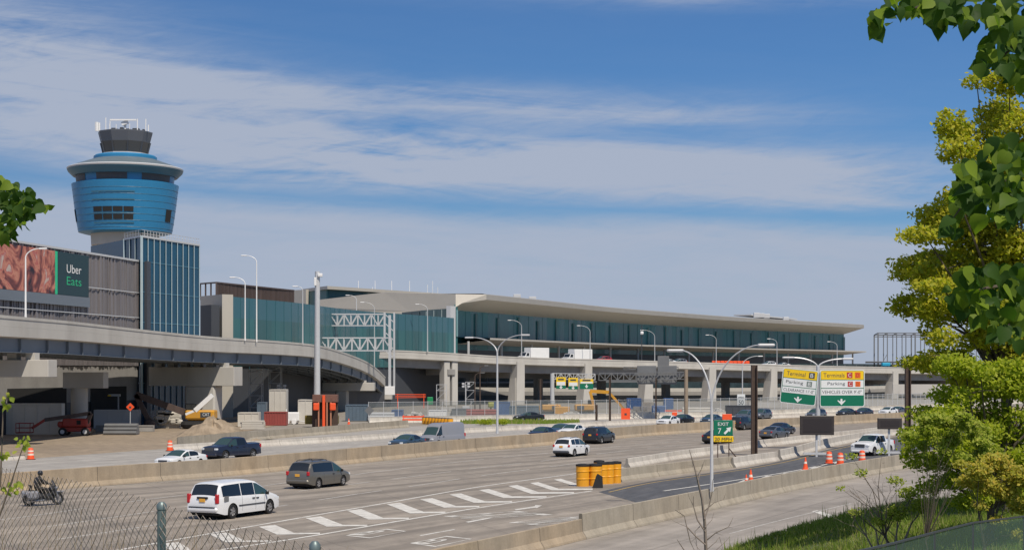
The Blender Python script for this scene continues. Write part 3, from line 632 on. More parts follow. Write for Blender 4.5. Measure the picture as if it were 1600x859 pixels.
wallpanel(lo, q0, q1, 3.6, 8.4, t=.3); lo.build('lower_wall', M['conc_dark'], ga)
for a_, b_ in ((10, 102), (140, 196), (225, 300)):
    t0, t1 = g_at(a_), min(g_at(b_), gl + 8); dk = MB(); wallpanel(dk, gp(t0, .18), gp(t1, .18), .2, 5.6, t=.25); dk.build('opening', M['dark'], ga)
cap = MB()
for z, w in ((gtop, .5),): wallpanel(cap, gp(0, .45), gp(gl, .45), z - .12, z + .15, t=.6)
for z in (gtop - 4.6, gtop - 8.2, 10.6): wallpanel(cap, gp(0, .47), gp(gl, .47), z - .06, z + .06, t=.1)
cap.build('coping', M['lgrey'], ga)
eb = MB(); q = gp(gl - .1, .2); eb.box((q.x + .7, q.y + .8, gtop / 2), (1.3, 1.5, gtop), math.atan2(gd.y, gd.x)); eb.build('end_pier', M['dgrey'], ga)
# billboards: food picture (abstract) and dark panel with lettering
foodm = mat('food_picture', (.5, .2, .15), .5); n, l, b = nodes_of(foodm)
c = n.new('ShaderNodeTexCoord'); v = n.new('ShaderNodeTexNoise'); v.inputs['Scale'].default_value = .22; v.inputs['Detail'].default_value = 5; v.inputs['Distortion'].default_value = 2.6; l.new(c.outputs['Object'], v.inputs['Vector'])
r_ = n.new('ShaderNodeValToRGB'); l.new(v.outputs[0], r_.inputs[0]); e = r_.color_ramp.elements
e[0].position = .33; e[0].color = (.02, .015, .02, 1); e[1].position = .72; e[1].color = (.50, .42, .36, 1)
for p_, c_ in ((.42, (.16, .045, .04)), (.50, (.40, .13, .09)), (.56, (.55, .24, .16)), (.62, (.42, .10, .08))): q_ = e.new(p_); q_.color = (*c_, 1)
l.new(r_.outputs[0], b.inputs['Base Color'])
btop, bbot = gtop - .45, gtop - 6.0
def facade_panel(name, px0, px1, z0, z1, m, off=.62, t=.18, parent=ga, label=None):
    mb = MB(); wallpanel(mb, gp(g_at(px0), off), gp(g_at(px1), off), z0, z1, t=t); o = mb.build(name, m, parent)
    if label: o['label'] = label
    return o
facade_panel('billboard', -150, 79, bbot, btop, foodm, label='food picture advert panel')
facade_panel('billboard', 79.5, 83, bbot, btop, mat('advert_green', (.03, .5, .25), .5), label='thin bright green strip')
bb = facade_panel('billboard', 83.5, 132, bbot, btop, mat('advert_dark', (.018, .045, .052), .5), label='dark advert panel reading Uber Eats')
facade_panel('ledge', -150, 132, bbot - 1.35, bbot - .05, M['steel'], off=.8, t=.5)
def text_on(txt, origin, ux, uy, height, m, parent, name='lettering', width=None, depth=.03, center=False):
    """origin = lower-left of the text box; ux, uy unit vectors of the face"""
    cu = bpy.data.curves.new('t', 'FONT'); cu.body = txt; cu.size = 1; cu.extrude = .02; ob = bpy.data.objects.new('t', cu); COL.objects.link(ob)
    bpy.context.view_layer.update(); me = bpy.data.meshes.new_from_object(ob.evaluated_get(bpy.context.evaluated_depsgraph_get())); bpy.data.objects.remove(ob)
    xs = [v.co.x for v in me.vertices]; ys = [v.co.y for v in me.vertices]; x0, x1, y0, y1 = min(xs), max(xs), min(ys), max(ys)
    sc = height / (y1 - y0); sx = (width / (x1 - x0)) if width else sc; nn = Vector(ux).cross(Vector(uy)).normalized()
    par_off = Vector(parent.location) if parent else Vector()
    if parent and parent.parent: par_off += Vector(parent.parent.location)
    for v in me.vertices:
        q = Vector(origin) + Vector(ux) * (v.co.x - x0) * sx + Vector(uy) * (v.co.y - y0) * sc + nn * (depth + v.co.z * depth)
        v.co = q - par_off
    me.materials.append(m); o = bpy.data.objects.new(name, me); COL.objects.link(o)
    if parent: o.parent = parent
    return o
UZ = Vector((0, 0, 1))
wd_ = g_at(120) - g_at(97)
text_on('Uber', gp(g_at(97), .63) + UZ * (gtop - 3.05), gd, UZ, 1.1, M['white'], bb, width=wd_)
text_on('Eats', gp(g_at(97), .63) + UZ * (gtop - 4.65), gd, UZ, 1.1, mat('advert_letter_green', (.03, .42, .2), .5), bb, width=wd_)
# --- link building (teal glass) with tan end wall and brown rooftop screen
LBt = 20.4
lp = [lineY(348, 344), lineY(405, 361), lineY(466, 381), lineY(556, 427), lineY(658, 465), lineY(709, 488)]
lpc = resamp(cr(lp, 8), 71)
lb = empty('terminal_link_building', lp[0], 'curved teal glass building with brown rooftop screen beside the ramp', 'building')
w = MB(); gsp = MB(); ml = MB()
for a, b in zip(lpc, lpc[1:]):
    wallpanel(w, a, b, 8.6, LBt - 3.6, t=.5); wallpanel(gsp, a, b, LBt - 3.6, LBt, t=.6)
for q in lpc[::2]: ml.beam((q.x, q.y - .08, 8), (q.x, q.y - .08, LBt), .06, .12)
pl = MB()
for a, b in zip(lpc[::5], lpc[5::5]): wallpanel(pl, a + Vector((0, .8, 0)), b + Vector((0, .8, 0)), 0, 8.6, t=.4)
pl.build('plinth_wall', M['dgrey'], lb)
w.build('glass_wall', M['teal'], lb); gsp.build('spandrel', M['teal2'], lb); ml.build('mullion', M['teal2'], lb)
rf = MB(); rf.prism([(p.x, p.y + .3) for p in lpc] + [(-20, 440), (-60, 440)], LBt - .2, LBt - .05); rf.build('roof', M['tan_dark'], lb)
e0, e1 = lineY(313, 352), lineY(348, 343)
ew = MB(); wallpanel(ew, e0, e1 - Vector((.1, 0, 0)), 0, LBt + .2, t=2); ew.build('end_wall', M['tan'], lb)
db = MB(); wallpanel(db, lineY(313, 346), lineY(330, 341.5), 0, LBt - 1.6, t=1.5); db.build('annex', M['dgrey'], lb)
sc_ = MB()
sp_ = resamp(cr([lineY(338, 362), lineY(400, 380), lineY(459, 398)], 6), 60)
for a, b in zip(sp_, sp_[1:]):
    m_ = (a + b) / 2; dd = b - a; sc_.box((m_.x, m_.y, 20.4 + 1.4), (dd.length * .55, .2, 3.4), math.atan2(dd.y, dd.x))
sc_.beam((sp_[0].x, sp_[0].y, 23.4), (sp_[-1].x, sp_[-1].y, 23.4), .3, .25); wallpanel(sc_, sp_[0] + Vector((0, .8, 0)), sp_[-1] + Vector((0, .8, 0)), 20.3, 23.3, t=.3)
a, b = lineY(313, 365), lineY(338, 360); sc_.beam((a.x, a.y, 23.3), (b.x, b.y, 23.3), .3, .25)
for k in range(4): q = a.lerp(b, k / 3); sc_.beam((q.x, q.y, 20.4), (q.x, q.y, 23.3), .25, .25)
sc_.build('roof_screen', M['brown'], lb)
# --- main terminal headhouse
TZ, TG1, TG0 = 27.0, 23.3, 16.2
def yo_top(py): return (TZ - EYE) * 3200 / (HZ - py)
edge = [(760, 460), (860, 470.5), (960, 481), (1060, 489), (1140, 495), (1240, 501), (1350, 507.5)]
re = [lineY(x, yo_top(y)) for x, y in edge]
rec = cr(re, 6)
inner = offset(rec, 9.0)           # glass line set back (left of travel = away)
tm = empty('terminal_building', re[0], 'long airport terminal with curved tan roof and dark teal glass band', 'building')
cA = lineY(712, 500)               # left front corner of the glass box
gl_path = [cA] + [p for p in resamp(inner, 90)]
# trim glass to photo column 1322
gl_path = [p for p in gl_path if p.x / p.y * F + 800 < 1324]
gw = MB(); bd = MB(); fn = MB(); tr = MB()
for a, b in zip(gl_path, gl_path[1:]):
    wallpanel(gw, a, b, TG0 - 3, TG1 + .6, t=.4); wallpanel(bd, a + Vector((0, .6, 0)), b + Vector((0, .6, 0)), 10.6, TG0, t=.4)
glr = resamp(gl_path, 24); FINM = mat('translucent_fin', (.17, .31, .33), .4)
for i, q in enumerate(glr):
    d_ = (glr[min(i + 1, 23)] - glr[max(i - 1, 0)]).normalized(); nn_ = Vector((d_.y, -d_.x, 0)); fn = MB(); fn.beam(tuple(q + nn_ * .35 + UZ * TG0), tuple(q + nn_ * .35 + UZ * (TG1 - (1.2 if i % 2 else .6))), .40, .4); fn.build('fin', FINM, tm)
for q in gl_path[::3]: tr = MB(); tr.beam((q.x, q.y - .06, TG0), (q.x, q.y - .06, TG1), .05, .1); tr.build('mullion', M['dteal'], tm)
gw.build('glass_wall', M['dteal'], tm); bd.build('ground_floor_wall', M['dgrey'], tm);
# roof: fascia lip, sloped soffit, top
rc = resamp(rec, 60); mid1 = resamp(offset(rec, 1.2), 60); ins = resamp(offset(rec, 9.4), 60)
rt = MB()
def lift(ps, z): return [(p.x, p.y, z) for p in ps]
rt.strip(lift(rc, TZ - 1.3), lift(rc, TZ)); rt.strip(lift(rc, TZ), lift(mid1, TZ + .25)); rt.strip(lift(mid1, TZ + .25), lift(resamp(offset(rec, 34), 60), TZ + .9)); rt.strip(lift(resamp(offset(rec, 34), 60), TZ + .5), lift(mid1, TZ - .9))
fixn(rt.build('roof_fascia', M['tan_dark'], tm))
so = MB(); so.strip(lift(ins, TG1 - .2), lift(rc, TZ - 1.3)); so.build('soffit', M['tan'], tm)
# left end: tan gable skin, clerestory
cL = lineY(590, 590); cB = lineY(470, 700)
ge = MB()
gY = lambda x: 407.5 + (712 - x) * .125
ge.add([(cA.x, cA.y, TG1 + .1), (ins[0].x, ins[0].y, TG1 - .2), (rc[0].x, rc[0].y, TZ - 1.3), P(740, 467, 413), P(722, 473.5, 408.5)], [(0, 1, 2, 3, 4)])
gpts = [P(x, y, gY(x)) for x, y in ((712, 481), (640, 486), (560, 486), (500, 480), (500, 468), (600, 456.5), (660, 457.5), (712, 459.3))]
ge.slab([P(712, 481, gY(712)), P(712, 459.3, gY(712) + 3), Vector((re[0].x, re[0].y, TZ)), Vector((re[0].x, re[0].y, TZ - 1.3)), P(740, 467, 413), P(722, 473.5, 408.5)], .3, (0.35, -0.94, 0))
ge.slab(gpts, .6, (0.35, -0.94, 0)); fixn(ge.build('roof_gable', M['tan'], tm))
ew = MB(); wallpanel(ew, lineY(628, 548), cA, 10, TG1 + .15, t=.5); ew.build('end_glass', M['teal'], tm)
fl = MB(); wallpanel(fl, lineY(704, 497), cA - Vector((0, .4, 0)), 8, TG1 + .3, t=1.2); fl.build('corner_fin', M['lgrey'], tm)
for k in range(7): cl = MB(); q = lineY(632, 546.5).lerp(lineY(703, 503), k / 6); cl.beam((q.x, q.y - .35, 18), (q.x, q.y - .35, TG1 - .2), .12, .2); cl.build('mullion', M['mull'], tm)
# canopy over the departures kerb
cn = MB(); cpa = resamp(offset(rec, -1), 40); cpb = resamp(offset(rec, 8.8), 40)
cn.strip(lift(cpa, TG0 - .55), lift(cpa, TG0 - .1)); cn.strip(lift(cpa, TG0 - .1), lift(cpb, TG0 + .3)); cn.strip(lift(cpb, TG0 - 1.6), lift(cpa, TG0 - .55)); cn.build('canopy', M['tan'], tm)
cp = MB()
for q in resamp(offset(rec, 5), 16): cp.tube([(q.x, q.y, 9), (q.x, q.y, TG0 - .9)], .35, 8)
cp.build('canopy_post', M['lgrey'], tm)
ut = MB()
for px, y0, y1 in ((808, 465, 460), (832, 469, 463.5), (1182, 496, 487), (1190, 496, 488), (1198, 497, 489), (1228, 500, 494)): q = P(px, y0, 560 * K + (px - 700) * .35); ut = MB(); ut.bbox((q.x, q.y, q.z + (y0 - y1) * .1), (2.2, 1.5, (y0 - y1) * .2), .1); ut.build('rooftop_unit', M['lgrey'], tm)
ut = MB(); ut.beam(P(1160, 492, 660), P(1232, 499, 690), 8, .5)
ut.build('roof_plinth', M['lgrey'], tm)
# --- taller hall roof behind (upper left of the terminal)
hb = empty('rear_hall', lineY(475, 640), 'pale low roofed hall with teal clerestory rising behind the link building', 'building')
h0, h1, h2 = lineY(476, 610), lineY(512, 594), lineY(705, 656)
m1 = MB(); wallpanel(m1, h0, h1, 14, 31.4, t=.5); wallpanel(m1, h1, h2, 14, 31.4, t=.5); m1.build('clerestory', M['teal'], hb)
m1 = MB(); z_ = 34.4
m1.prism([(p.x, p.y) for p in (lineY(472, 613), lineY(511.5, 590), lineY(706, 653), lineY(706, 760), lineY(600, 800))], 31.4, 32.3); m1.build('roof', M['tan'], hb)
m1 = MB(); wallpanel(m1, lineY(457, 612), lineY(478, 606), 14, 31.9, t=3); wallpanel(m1, lineY(560, 606), lineY(700, 650), 14, 30.2, t=.5); m1.build('wall', M['tan'], hb)
m1 = MB()
for px in (560, 582, 586, 612, 640, 668, 676, 684):
    m1 = MB(); q = P(px, 455, 640 * K); hgt = random.choice((1.2, 2.0, 3.2)); m1.tube([(q.x, q.y, 32.0), (q.x, q.y, 32.8 + hgt)], .09, 5); m1.build('mast', M['white'], hb)
# --- steel frame under construction, right
sf = empty('steel_frame_building', lineY(1405, 700), 'open steel frame of an unfinished building behind the viaduct', 'building')
m1 = MB(); ya, yb = 700, 730
def fr(px, Yo, z): v = lineY(px, Yo); return (v.x, v.y, z)
for r__, Yo in enumerate((700, 740)):
    for k in range(12):
        px = 1372 + k * 14.5 - r__ * 6; m1.beam(fr(px, Yo, 8), fr(px, Yo, 20.8), .26 if k % 4 else .4, .3)
    for z in (11, 20.2, 20.8): m1.beam(fr(1372 - r__ * 6, Yo, z), fr(1545, Yo, z), .25, .2 if z < 20 else .3)
for k in range(12): px = 1372 + k * 14.5; m1.beam(fr(px, 700, 20.8), fr(px - 6, 740, 20.8), .25, .3)
m1.beam(fr(1372, 700, 8), fr(1386, 700, 13.5), .15, .15); m1.beam(fr(1500, 700, 8), fr(1486, 700, 13.5), .15, .15)
m1.build('frame', M['mgrey'], sf)
m1 = MB(); m1.prism([fr(1352, 690, 0)[:2], fr(1560, 690, 0)[:2], fr(1560, 760, 0)[:2], fr(1352, 760, 0)[:2]], 10.8, 11.1); m1.build('floor_deck', M['mgrey'], sf)
tb = M['bluebox']
for px in (1384, 1456, 1494, 1532):
    m1 = MB(); m1.bbox(fr(px, 640, 9.9), (2.6, 1.6, 1.1), .2); tag(m1.build('tarpaulin_bundle', mat('cyan_tarp', (.02, .35, .55), .6)), {1384: 'bright blue tarpaulin bundle left of the trees, at the steel frame corner', 1456: 'blue tarpaulin bundle seen first through the tree leaves', 1494: 'blue tarpaulin bundle seen second through the tree leaves', 1532: 'blue tarpaulin bundle farthest right behind the tree'}[px], 'tarpaulin', 'blue tarpaulin bundles on the viaduct')
# --- low distant buildings to close the horizon behind everything
for (px0, px1, Yo, z, lab, m__) in ((-80, 60, 560, 11, 'low grey airport shed at the far left horizon', 'conc_dark'), (1320, 1680, 1100, 11, 'low dark terminal wing at the far right horizon', 'dgrey')):
    m1 = MB(); a, b = lineY(px0, Yo), lineY(px1, Yo); wallpanel(m1, a, b, 0, z, t=20); tag(m1.build('airport_shed', M[m__]), lab, 'building')
# ================================================================== viaducts
def sweep(mb, path, prof, m=0, caps=True):
    """prof: list of (left offset, z relative to path z), closed ring"""
    rows = []
    for o, z in prof:
        r = offset(path, o); rows.append([Vector((q.x, q.y, p.z + z)) for q, p in zip(r, path)])
    n = len(prof); b = len(mb.v)
    for i in range(len(path)):
        for k in range(n): mb.v.append(tuple(rows[k][i]))
    for i in range(len(path) - 1):
        for k in range(n): mb.f.append((b + i * n + k, b + i * n + (k + 1) % n, b + (i + 1) * n + (k + 1) % n, b + (i + 1) * n + k)); mb.m.append(m)
    if caps: mb.f.append(tuple(b + k for k in range(n))); mb.m.append(m); mb.f.append(tuple(b + (len(path) - 1) * n + k for k in range(n - 1, -1, -1))); mb.m.append(m)
def rect(o0, o1, z0, z1): return [(o0, z0), (o1, z0), (o1, z1), (o0, z1)]
rp_ = [(-160, 478, 170), (-60, 485, 188), (0, 492, 200), (100, 501, 222), (163, 508, 238), (260, 519, 264), (340, 526.5, 288), (430, 532.5, 315), (492, 538.5, 338), (530, 548, 362), (569, 563, 396), (589, 576, 422), (606, 592, 452), (626, 602, 476), (660, 604, 496)]
ramp = cr([Vector(((x - 800) / F * Yo * K, Yo * K, EYE + (HZ - y) * Yo / 3200)) for x, y, Yo in rp_], 5)
rv = empty('ramp_viaduct', (ramp[10].x, ramp[10].y, 0), 'curved elevated ramp with pale parapet over grey girders, left', 'viaduct')
RW = 11.5
mb = MB(); sweep(mb, ramp, rect(0, .35, -1.05, 0)); sweep(mb, ramp, rect(-.06, .42, -.28, .02)); fixn(mb.build('parapet', M['conc'], rv))
mb = MB(); sweep(mb, ramp, rect(RW - .35, RW, -1.05, 0)); fixn(mb.build('parapet', M['conc'], rv))
mb = MB(); sweep(mb, ramp, [(-.02, -2.05), (.6, -2.15), (RW - .6, -2.15), (RW + .02, -2.05), (RW + .02, -1.06), (-.02, -1.06)]); fixn(mb.build('deck', M['conc'], rv))
for k in range(6):
    mb = MB(); o = .75 + k * (RW - 1.6) / 5
    sweep(mb, ramp, rect(o - .04, o + .04, -3.55, -2.1)); sweep(mb, ramp, rect(o - .28, o + .28, -3.6, -3.54))
    for i in range(2, len(ramp) - 1, 2):
        q = offset(ramp, o - .16)[i]; mb.box((q.x, q.y, ramp[i].z - 2.84), (.26, .06, 1.36), 0)
    fixn(mb.build('girder', M['steel'], rv))
def ramp_at(px):
    best = min(range(len(ramp) - 1), key=lambda i: abs(ramp[i].x / ramp[i].y * F + 800 - px)); d_ = (ramp[best + 1] - ramp[best]); d_.z = 0; return ramp[best].copy(), d_.normalized()
for px, w, dep, gap, cw, cl, colo in ((66, 2.6, 1.8, .7, 2.2, 2.2, 7.5), (352, 3.2, 2.7, .55, 3.0, 4.6, 3.9), (574, 2.6, 1.6, .4, 2.4, 2.4, 5), (604, 2.2, 1.0, .2, 1.6, 1.6, 5)):
    p, d_ = ramp_at(px); nl = Vector((-d_.y, d_.x, 0)); a = math.atan2(nl.y, nl.x)
    zt = p.z - 3.6 - gap
    if zt < 1.2: continue
    c = p + nl * (RW / 2 - .6); cap = MB(); cap.bbox((c.x, c.y, zt - dep / 2), (RW + 1.6, w, dep), .06, a); cap.build('pier_cap', M['conc'], rv)
    pd = MB()
    for k in range(6): q = p + nl * (.75 + k * (RW - 1.6) / 5); pd.box((q.x, q.y, zt + gap / 2), (1.0, 1.3, gap + .1), a)
    pd.build('bearing_block', M['conc'], rv)
    q = p + nl * colo; co = MB(); co.bbox((q.x, q.y, (zt - dep) / 2 - .05), (cl, cw, zt - dep + .1), .25, a); co.build('column', M['conc'], rv)
# lower hammerhead of a second structure beneath the ramp
hp = empty('hammerhead_pier', lineY(124, 258), 'pale hammerhead pier with round column behind the red boom lift', 'pier')
q = hp.location; mb = MB(); mb.bbox((q.x + .8, q.y, 6.6), (5.1, 2.6, 2.0), .05); mb.build('pier_cap', M['conc'], hp)
mb = MB(); mb.lathe((q.x, q.y, 0), [(1.05, 0), (1.05, 5.62)], 28); mb.build('column', M['conc'], hp, smooth=40)
# --- departures viaduct in front of the terminal
up_ = [(588, 547, 440), (620, 547, 448), (700, 551, 462), (800, 557, 478), (1000, 563, 512), (1200, 569, 545), (1400, 573.5, 585), (1640, 577, 650)]
upv = cr([Vector(((x - 800) / F * Yo * K, Yo * K, EYE + (HZ - y) * Yo / 3200)) for x, y, Yo in up_], 6)
dv = empty('departures_viaduct', (upv[20].x, upv[20].y, 0), 'long upper level viaduct on flared columns in front of the terminal', 'viaduct')
UW = 22
mb = MB(); sweep(mb, upv, rect(0, .4, -1.0, 0)); sweep(mb, upv, rect(-.08, .48, -.25, .03)); fixn(mb.build('parapet', M['conc'], dv))
mb = MB(); sweep(mb, upv, [(-.02, -1.75), (1.2, -1.95), (UW, -1.95), (UW, -1.02), (-.02, -1.02)]); fixn(mb.build('deck', M['conc'], dv))
for o in (1.6, 5.5, 10, 15, 20):
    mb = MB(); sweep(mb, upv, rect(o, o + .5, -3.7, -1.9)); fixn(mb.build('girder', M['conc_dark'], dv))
def up_at(px):
    for a, b in zip(upv, upv[1:]):
        xa = a.x / a.y * F + 800; xb = b.x / b.y * F + 800
        if xa <= px <= xb: t = (px - xa) / (xb - xa); d_ = b - a; d_.z = 0; return a.lerp(b, t), d_.normalized()
    return upv[-1], Vector((1, 0, 0))
for px in (706, 812, 918, 1013, 1112, 1208, 1302, 1398, 1500):
    p, d_ = up_at(px); a = math.atan2(d_.y, d_.x); nl = Vector((-d_.y, d_.x, 0)); co = MB(); w = 1.5
    if px == 706:
        for off in (-1.1, 1.3):
            q = p + d_ * off + nl * 1.2; co.bbox((q.x, q.y, (p.z - 1.9) / 2), (1.7, 1.8, p.z - 1.9), .1, a)
    else:
        # flared blade column: narrow foot, wide head leaning towards the left
        prof_ = [(-1.9, 0), (1.25, 0), (1.25, p.z - 1.1), (-1.05, p.z - 1.1), (-1.15, p.z * .55)]
        vs = []
        for o in (-.35, 2.2):
            for x, z in prof_: q = p + d_ * x + nl * o; vs.append((q.x, q.y, z - .05))
        n = 5; co.add(vs, [tuple(range(n)), tuple(range(2 * n - 1, n - 1, -1))] + [(i, n + i, n + (i + 1) % n, (i + 1) % n) for i in range(n)])
    fixn(co.build('column', M['conc'], dv))
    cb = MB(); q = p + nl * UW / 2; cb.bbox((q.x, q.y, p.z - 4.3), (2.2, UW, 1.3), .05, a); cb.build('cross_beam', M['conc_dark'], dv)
    q = p + nl * (UW - 4); c2 = MB(); c2.bbox((q.x, q.y, (p.z - 4.8) / 2), (1.8, 1.8, p.z - 4.8), .1, a); c2.build('column', M['conc_dark'], dv)
# --- arrivals level road behind
lw_ = [(600, 602, 470), (640, 603, 490), (760, 605, 515), (900, 605.5, 545), (1100, 606, 580), (1300, 604, 625), (1440, 601, 680), (1640, 597, 740)]
lwv = cr([Vector(((x - 800) / F * Yo * K, Yo * K, EYE + (HZ - y) * Yo / 3200)) for x, y, Yo in lw_], 6)
av = empty('arrivals_viaduct', (lwv[20].x, lwv[20].y, 0), 'lower level arrivals roadway seen between the viaduct columns', 'viaduct')
mb = MB(); sweep(mb, lwv, rect(0, .4, -1.0, 0)); fixn(mb.build('parapet', M['conc'], av))
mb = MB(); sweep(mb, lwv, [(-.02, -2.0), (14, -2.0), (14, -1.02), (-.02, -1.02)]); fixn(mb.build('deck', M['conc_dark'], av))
mb = MB(); sweep(mb, lwv, rect(1.5, 2.0, -3.1, -1.9)); sweep(mb, lwv, rect(9, 9.5, -3.1, -1.9)); fixn(mb.build('girder', M['steel'], av))
for px in (622, 655, 740, 860, 960, 1065, 1160, 1255, 1350):
    i = min(range(len(lwv)), key=lambda k: abs(lwv[k].x / lwv[k].y * F + 800 - px)); p = lwv[i]; mb = MB(); mb.bbox((p.x, p.y + 3, (p.z - 3) / 2), (2, 1.6, max(p.z - 3, .5)), .1); mb.build('column', M['conc_dark'], av)
# dark facade of the ground floor under the terminal, with pale band and grey posts
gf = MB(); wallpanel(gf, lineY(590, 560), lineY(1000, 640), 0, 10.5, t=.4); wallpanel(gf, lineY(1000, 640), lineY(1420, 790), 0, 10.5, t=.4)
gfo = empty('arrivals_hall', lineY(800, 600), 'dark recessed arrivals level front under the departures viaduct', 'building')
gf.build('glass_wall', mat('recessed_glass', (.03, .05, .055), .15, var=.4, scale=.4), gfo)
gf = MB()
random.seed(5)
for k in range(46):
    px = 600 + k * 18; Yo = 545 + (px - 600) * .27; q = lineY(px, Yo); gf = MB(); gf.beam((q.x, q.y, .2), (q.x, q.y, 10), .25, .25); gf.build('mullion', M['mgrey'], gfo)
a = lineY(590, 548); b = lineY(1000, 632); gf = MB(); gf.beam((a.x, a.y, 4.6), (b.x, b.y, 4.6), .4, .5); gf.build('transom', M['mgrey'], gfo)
# ================================================================== lamps
def lamp(px, ptop, pbot, Y, arm_px, label, name='street_lamp', zbase=None, r=.11, group='single arm street lamps', m='lgrey', cat='street lamp', head_drop=None):
    """single arm; arm_px signed length in photo pixels"""
    top = P(px, ptop, Y); bot = P(px, pbot, Y) if zbase is None else Vector((top.x, Y, zbase))
    t = empty(name, bot, label, cat, group); ar = arm_px * Y / F
    mb = MB(); mb.tube([bot, bot + UZ * .5, Vector((top.x, Y, top.z - abs(ar) * .55))], [r * 1.3, r * 1.05, r * .7], 8); mb.build('pole', M[m], t, smooth=40)
    pts = []
    for k in range(9):
        a = k / 8; pts.append((top.x + ar * (1 - math.cos(a * math.pi / 2)) * .9, Y, top.z - abs(ar) * .55 + abs(ar) * .55 * math.sin(a * math.pi / 2)))
    mb = MB(); mb.tube(pts, [r * .7 - .03 * k / 8 * (r / .11) for k in range(9)], 6); mb.build('arm', M[m], t, smooth=40)
    mb = MB(); s = 1 if ar > 0 else -1; mb.bbox((top.x + ar, Y, top.z - .03), (.85, .3, .16), .06); mb.build('lamp_head', M['white'] if m != 'post_brown' else M['mgrey'], t)
    return t
lamp(40, 388, 496, 211 * K, 27, 'white street lamp on the ramp in front of the food advert', r=.10, m='white')
lamp(383, 433, 532, 300 * K, -20, 'shorter of two lamps rising together from the ramp parapet', m='white', r=.10)
lamp(401, 399, 534, 305 * K, -20, 'tallest lamp standing on the ramp parapet', m='white', r=.10)
lamp(473, 447, 539, 330 * K, -12, 'lamp on the ramp just left of the tall grey pole', m='lgrey', r=.10)
lamp(557, 461, 528, 440 * K, -14, 'pale lamp behind the upper steel truss', m='lgrey', r=.12)
lamp(585, 472, 576, 423 * K, -19, 'lamp in front of the stacked trusses on the ramp end', m='lgrey', r=.10)
lamp(627, 516, 604, 480 * K, -15, 'lamp beside the tall truss tower where ramp meets road', m='lgrey', r=.10)
lamp(668, 475, 549, 456 * K, -16, 'lamp on the upper viaduct left of the terminal corner', m='lgrey', r=.12)
for px, y0, y1, arm, lab in ((815, 500, 557, -19, 'viaduct lamp directly above the left edge of the first white box truck'), (922, 508.5, 561, -18, 'viaduct lamp rising beside the second white box truck'),
                             (1023, 515.5, 563.5, -20, 'viaduct lamp right of the thin dark pole with camera'), (1119, 523, 566.5, -14, 'viaduct lamp above the orange barrier row'),
                             (1214, 529, 569, -13, 'viaduct lamp rising left of the Terminal B sign'), (1308, 533.5, 571, -13, 'rightmost lamp on the viaduct near the roof tip')):
    p, _ = up_at(px); lamp(px, y0, y1, p.y + .6, arm, lab, m='lgrey', r=.10)
def double_lamp(px, ysplit, ybase, Y, heads, label, r=.14, zb=None, ext=None):
    sp_ = P(px, ysplit, Y); bot = Vector((sp_.x, Y, zb if zb is not None else P(px, ybase, Y).z)); t = empty('double_lamp', bot, label, 'street lamp', 'double arm parkway lamps')
    mb = MB(); mb.tube([bot, bot + UZ * .6, sp_ - UZ * .2, sp_ + UZ * .2], [r * 1.4, r * 1.1, r * .85, r * .8], 10); mb.build('pole', M['galv'], t, smooth=40)
    for hx, hy, dY in heads:
        h = P(hx, hy, Y + dY); pts = []
        dx = h.x - sp_.x; dz = h.z - sp_.z
        for k in range(13):
            a = k / 12 * math.pi / 2; pts.append((sp_.x + dx * (1 - math.cos(a)) ** 1.0, Y + dY * (1 - math.cos(a)), sp_.z + dz * math.sin(a) * (1 if True else 0)))
        mb = MB(); mb.tube(pts, [r * .62 - r * .25 * k / 12 for k in range(13)], 8); mb.build('arm', M['galv'], t, smooth=40)
        mb = MB(); s = 1 if dx > 0 else -1; mb.bbox((h.x + s * .25, h.y, h.z - .02), (.95, .34, .17), .07); mb.build('lamp_head', M['lgrey'], t)
    return t
Yb = (EYE - 1.1) * F / (765 - HZ)
double_lamp(1112, 640, 765, Yb, ((1062, 547, 1.2), (1190, 538.5, -1.5)), 'tall double arm lamp in the foreground left of the exit sign', r=.09, zb=1.0)
Yb = (EYE - 1.2) * F / (677 - HZ)
double_lamp(777, 553, 677, Yb, ((737, 527, 2), (817, 523, -2)), 'double arm lamp on the median behind the grey cargo van', r=.115, zb=1.2)
lamp(1160, 556, 640, 360 * K, 28, 'pale pole with speed limit plate left of the thick brown post', m='lgrey', r=.12, zbase=0)
o = empty('speed_sign', P(1158, 640, 359 * K), 'white rectangular speed plate reading 50', 'road sign'); mb = MB(); q = P(1158, 625, 359 * K); mb.bbox(q, (1.4, .06, 2.1), .05); pl_ = mb.build('plate', M['white_sign'], o)
text_on('SPEED', q + Vector((-.5, -.04, .35)), Vector((1, 0, 0)), UZ, .3, M['dgrey'], pl_, width=1.0); text_on('50', q + Vector((-.42, -.04, -.75)), Vector((1, 0, 0)), UZ, .8, M['dgrey'], pl_, width=.84)
# dark thin pole with camera on the viaduct
p, _ = up_at(1003); t = empty('camera_pole', (p.x, p.y + 1, p.z - 1), 'thin dark pole with round white camera on the viaduct', 'camera pole'); mb = MB(); a = P(1003, 508, p.y + 1); mb.tube([t.location, a], .12, 6); mb.build('pole', M['dgrey'], t)
mb = MB(); mb.bbox(P(1003, 520, p.y + .6), (.8, .6, .8), .2); mb.build('camera', M['white'], t)
# short brown lamps of the yard
lamp(742, 582, 655, 390 * K, 12, 'dark yard lamp beside a second short lamp', m='post_brown', r=.14, zbase=0, group='yard lamps')
lamp(750, 571, 664, 372 * K, 10, 'taller dark yard lamp with lamp head facing right', m='post_brown', r=.14, zbase=0, group='yard lamps')
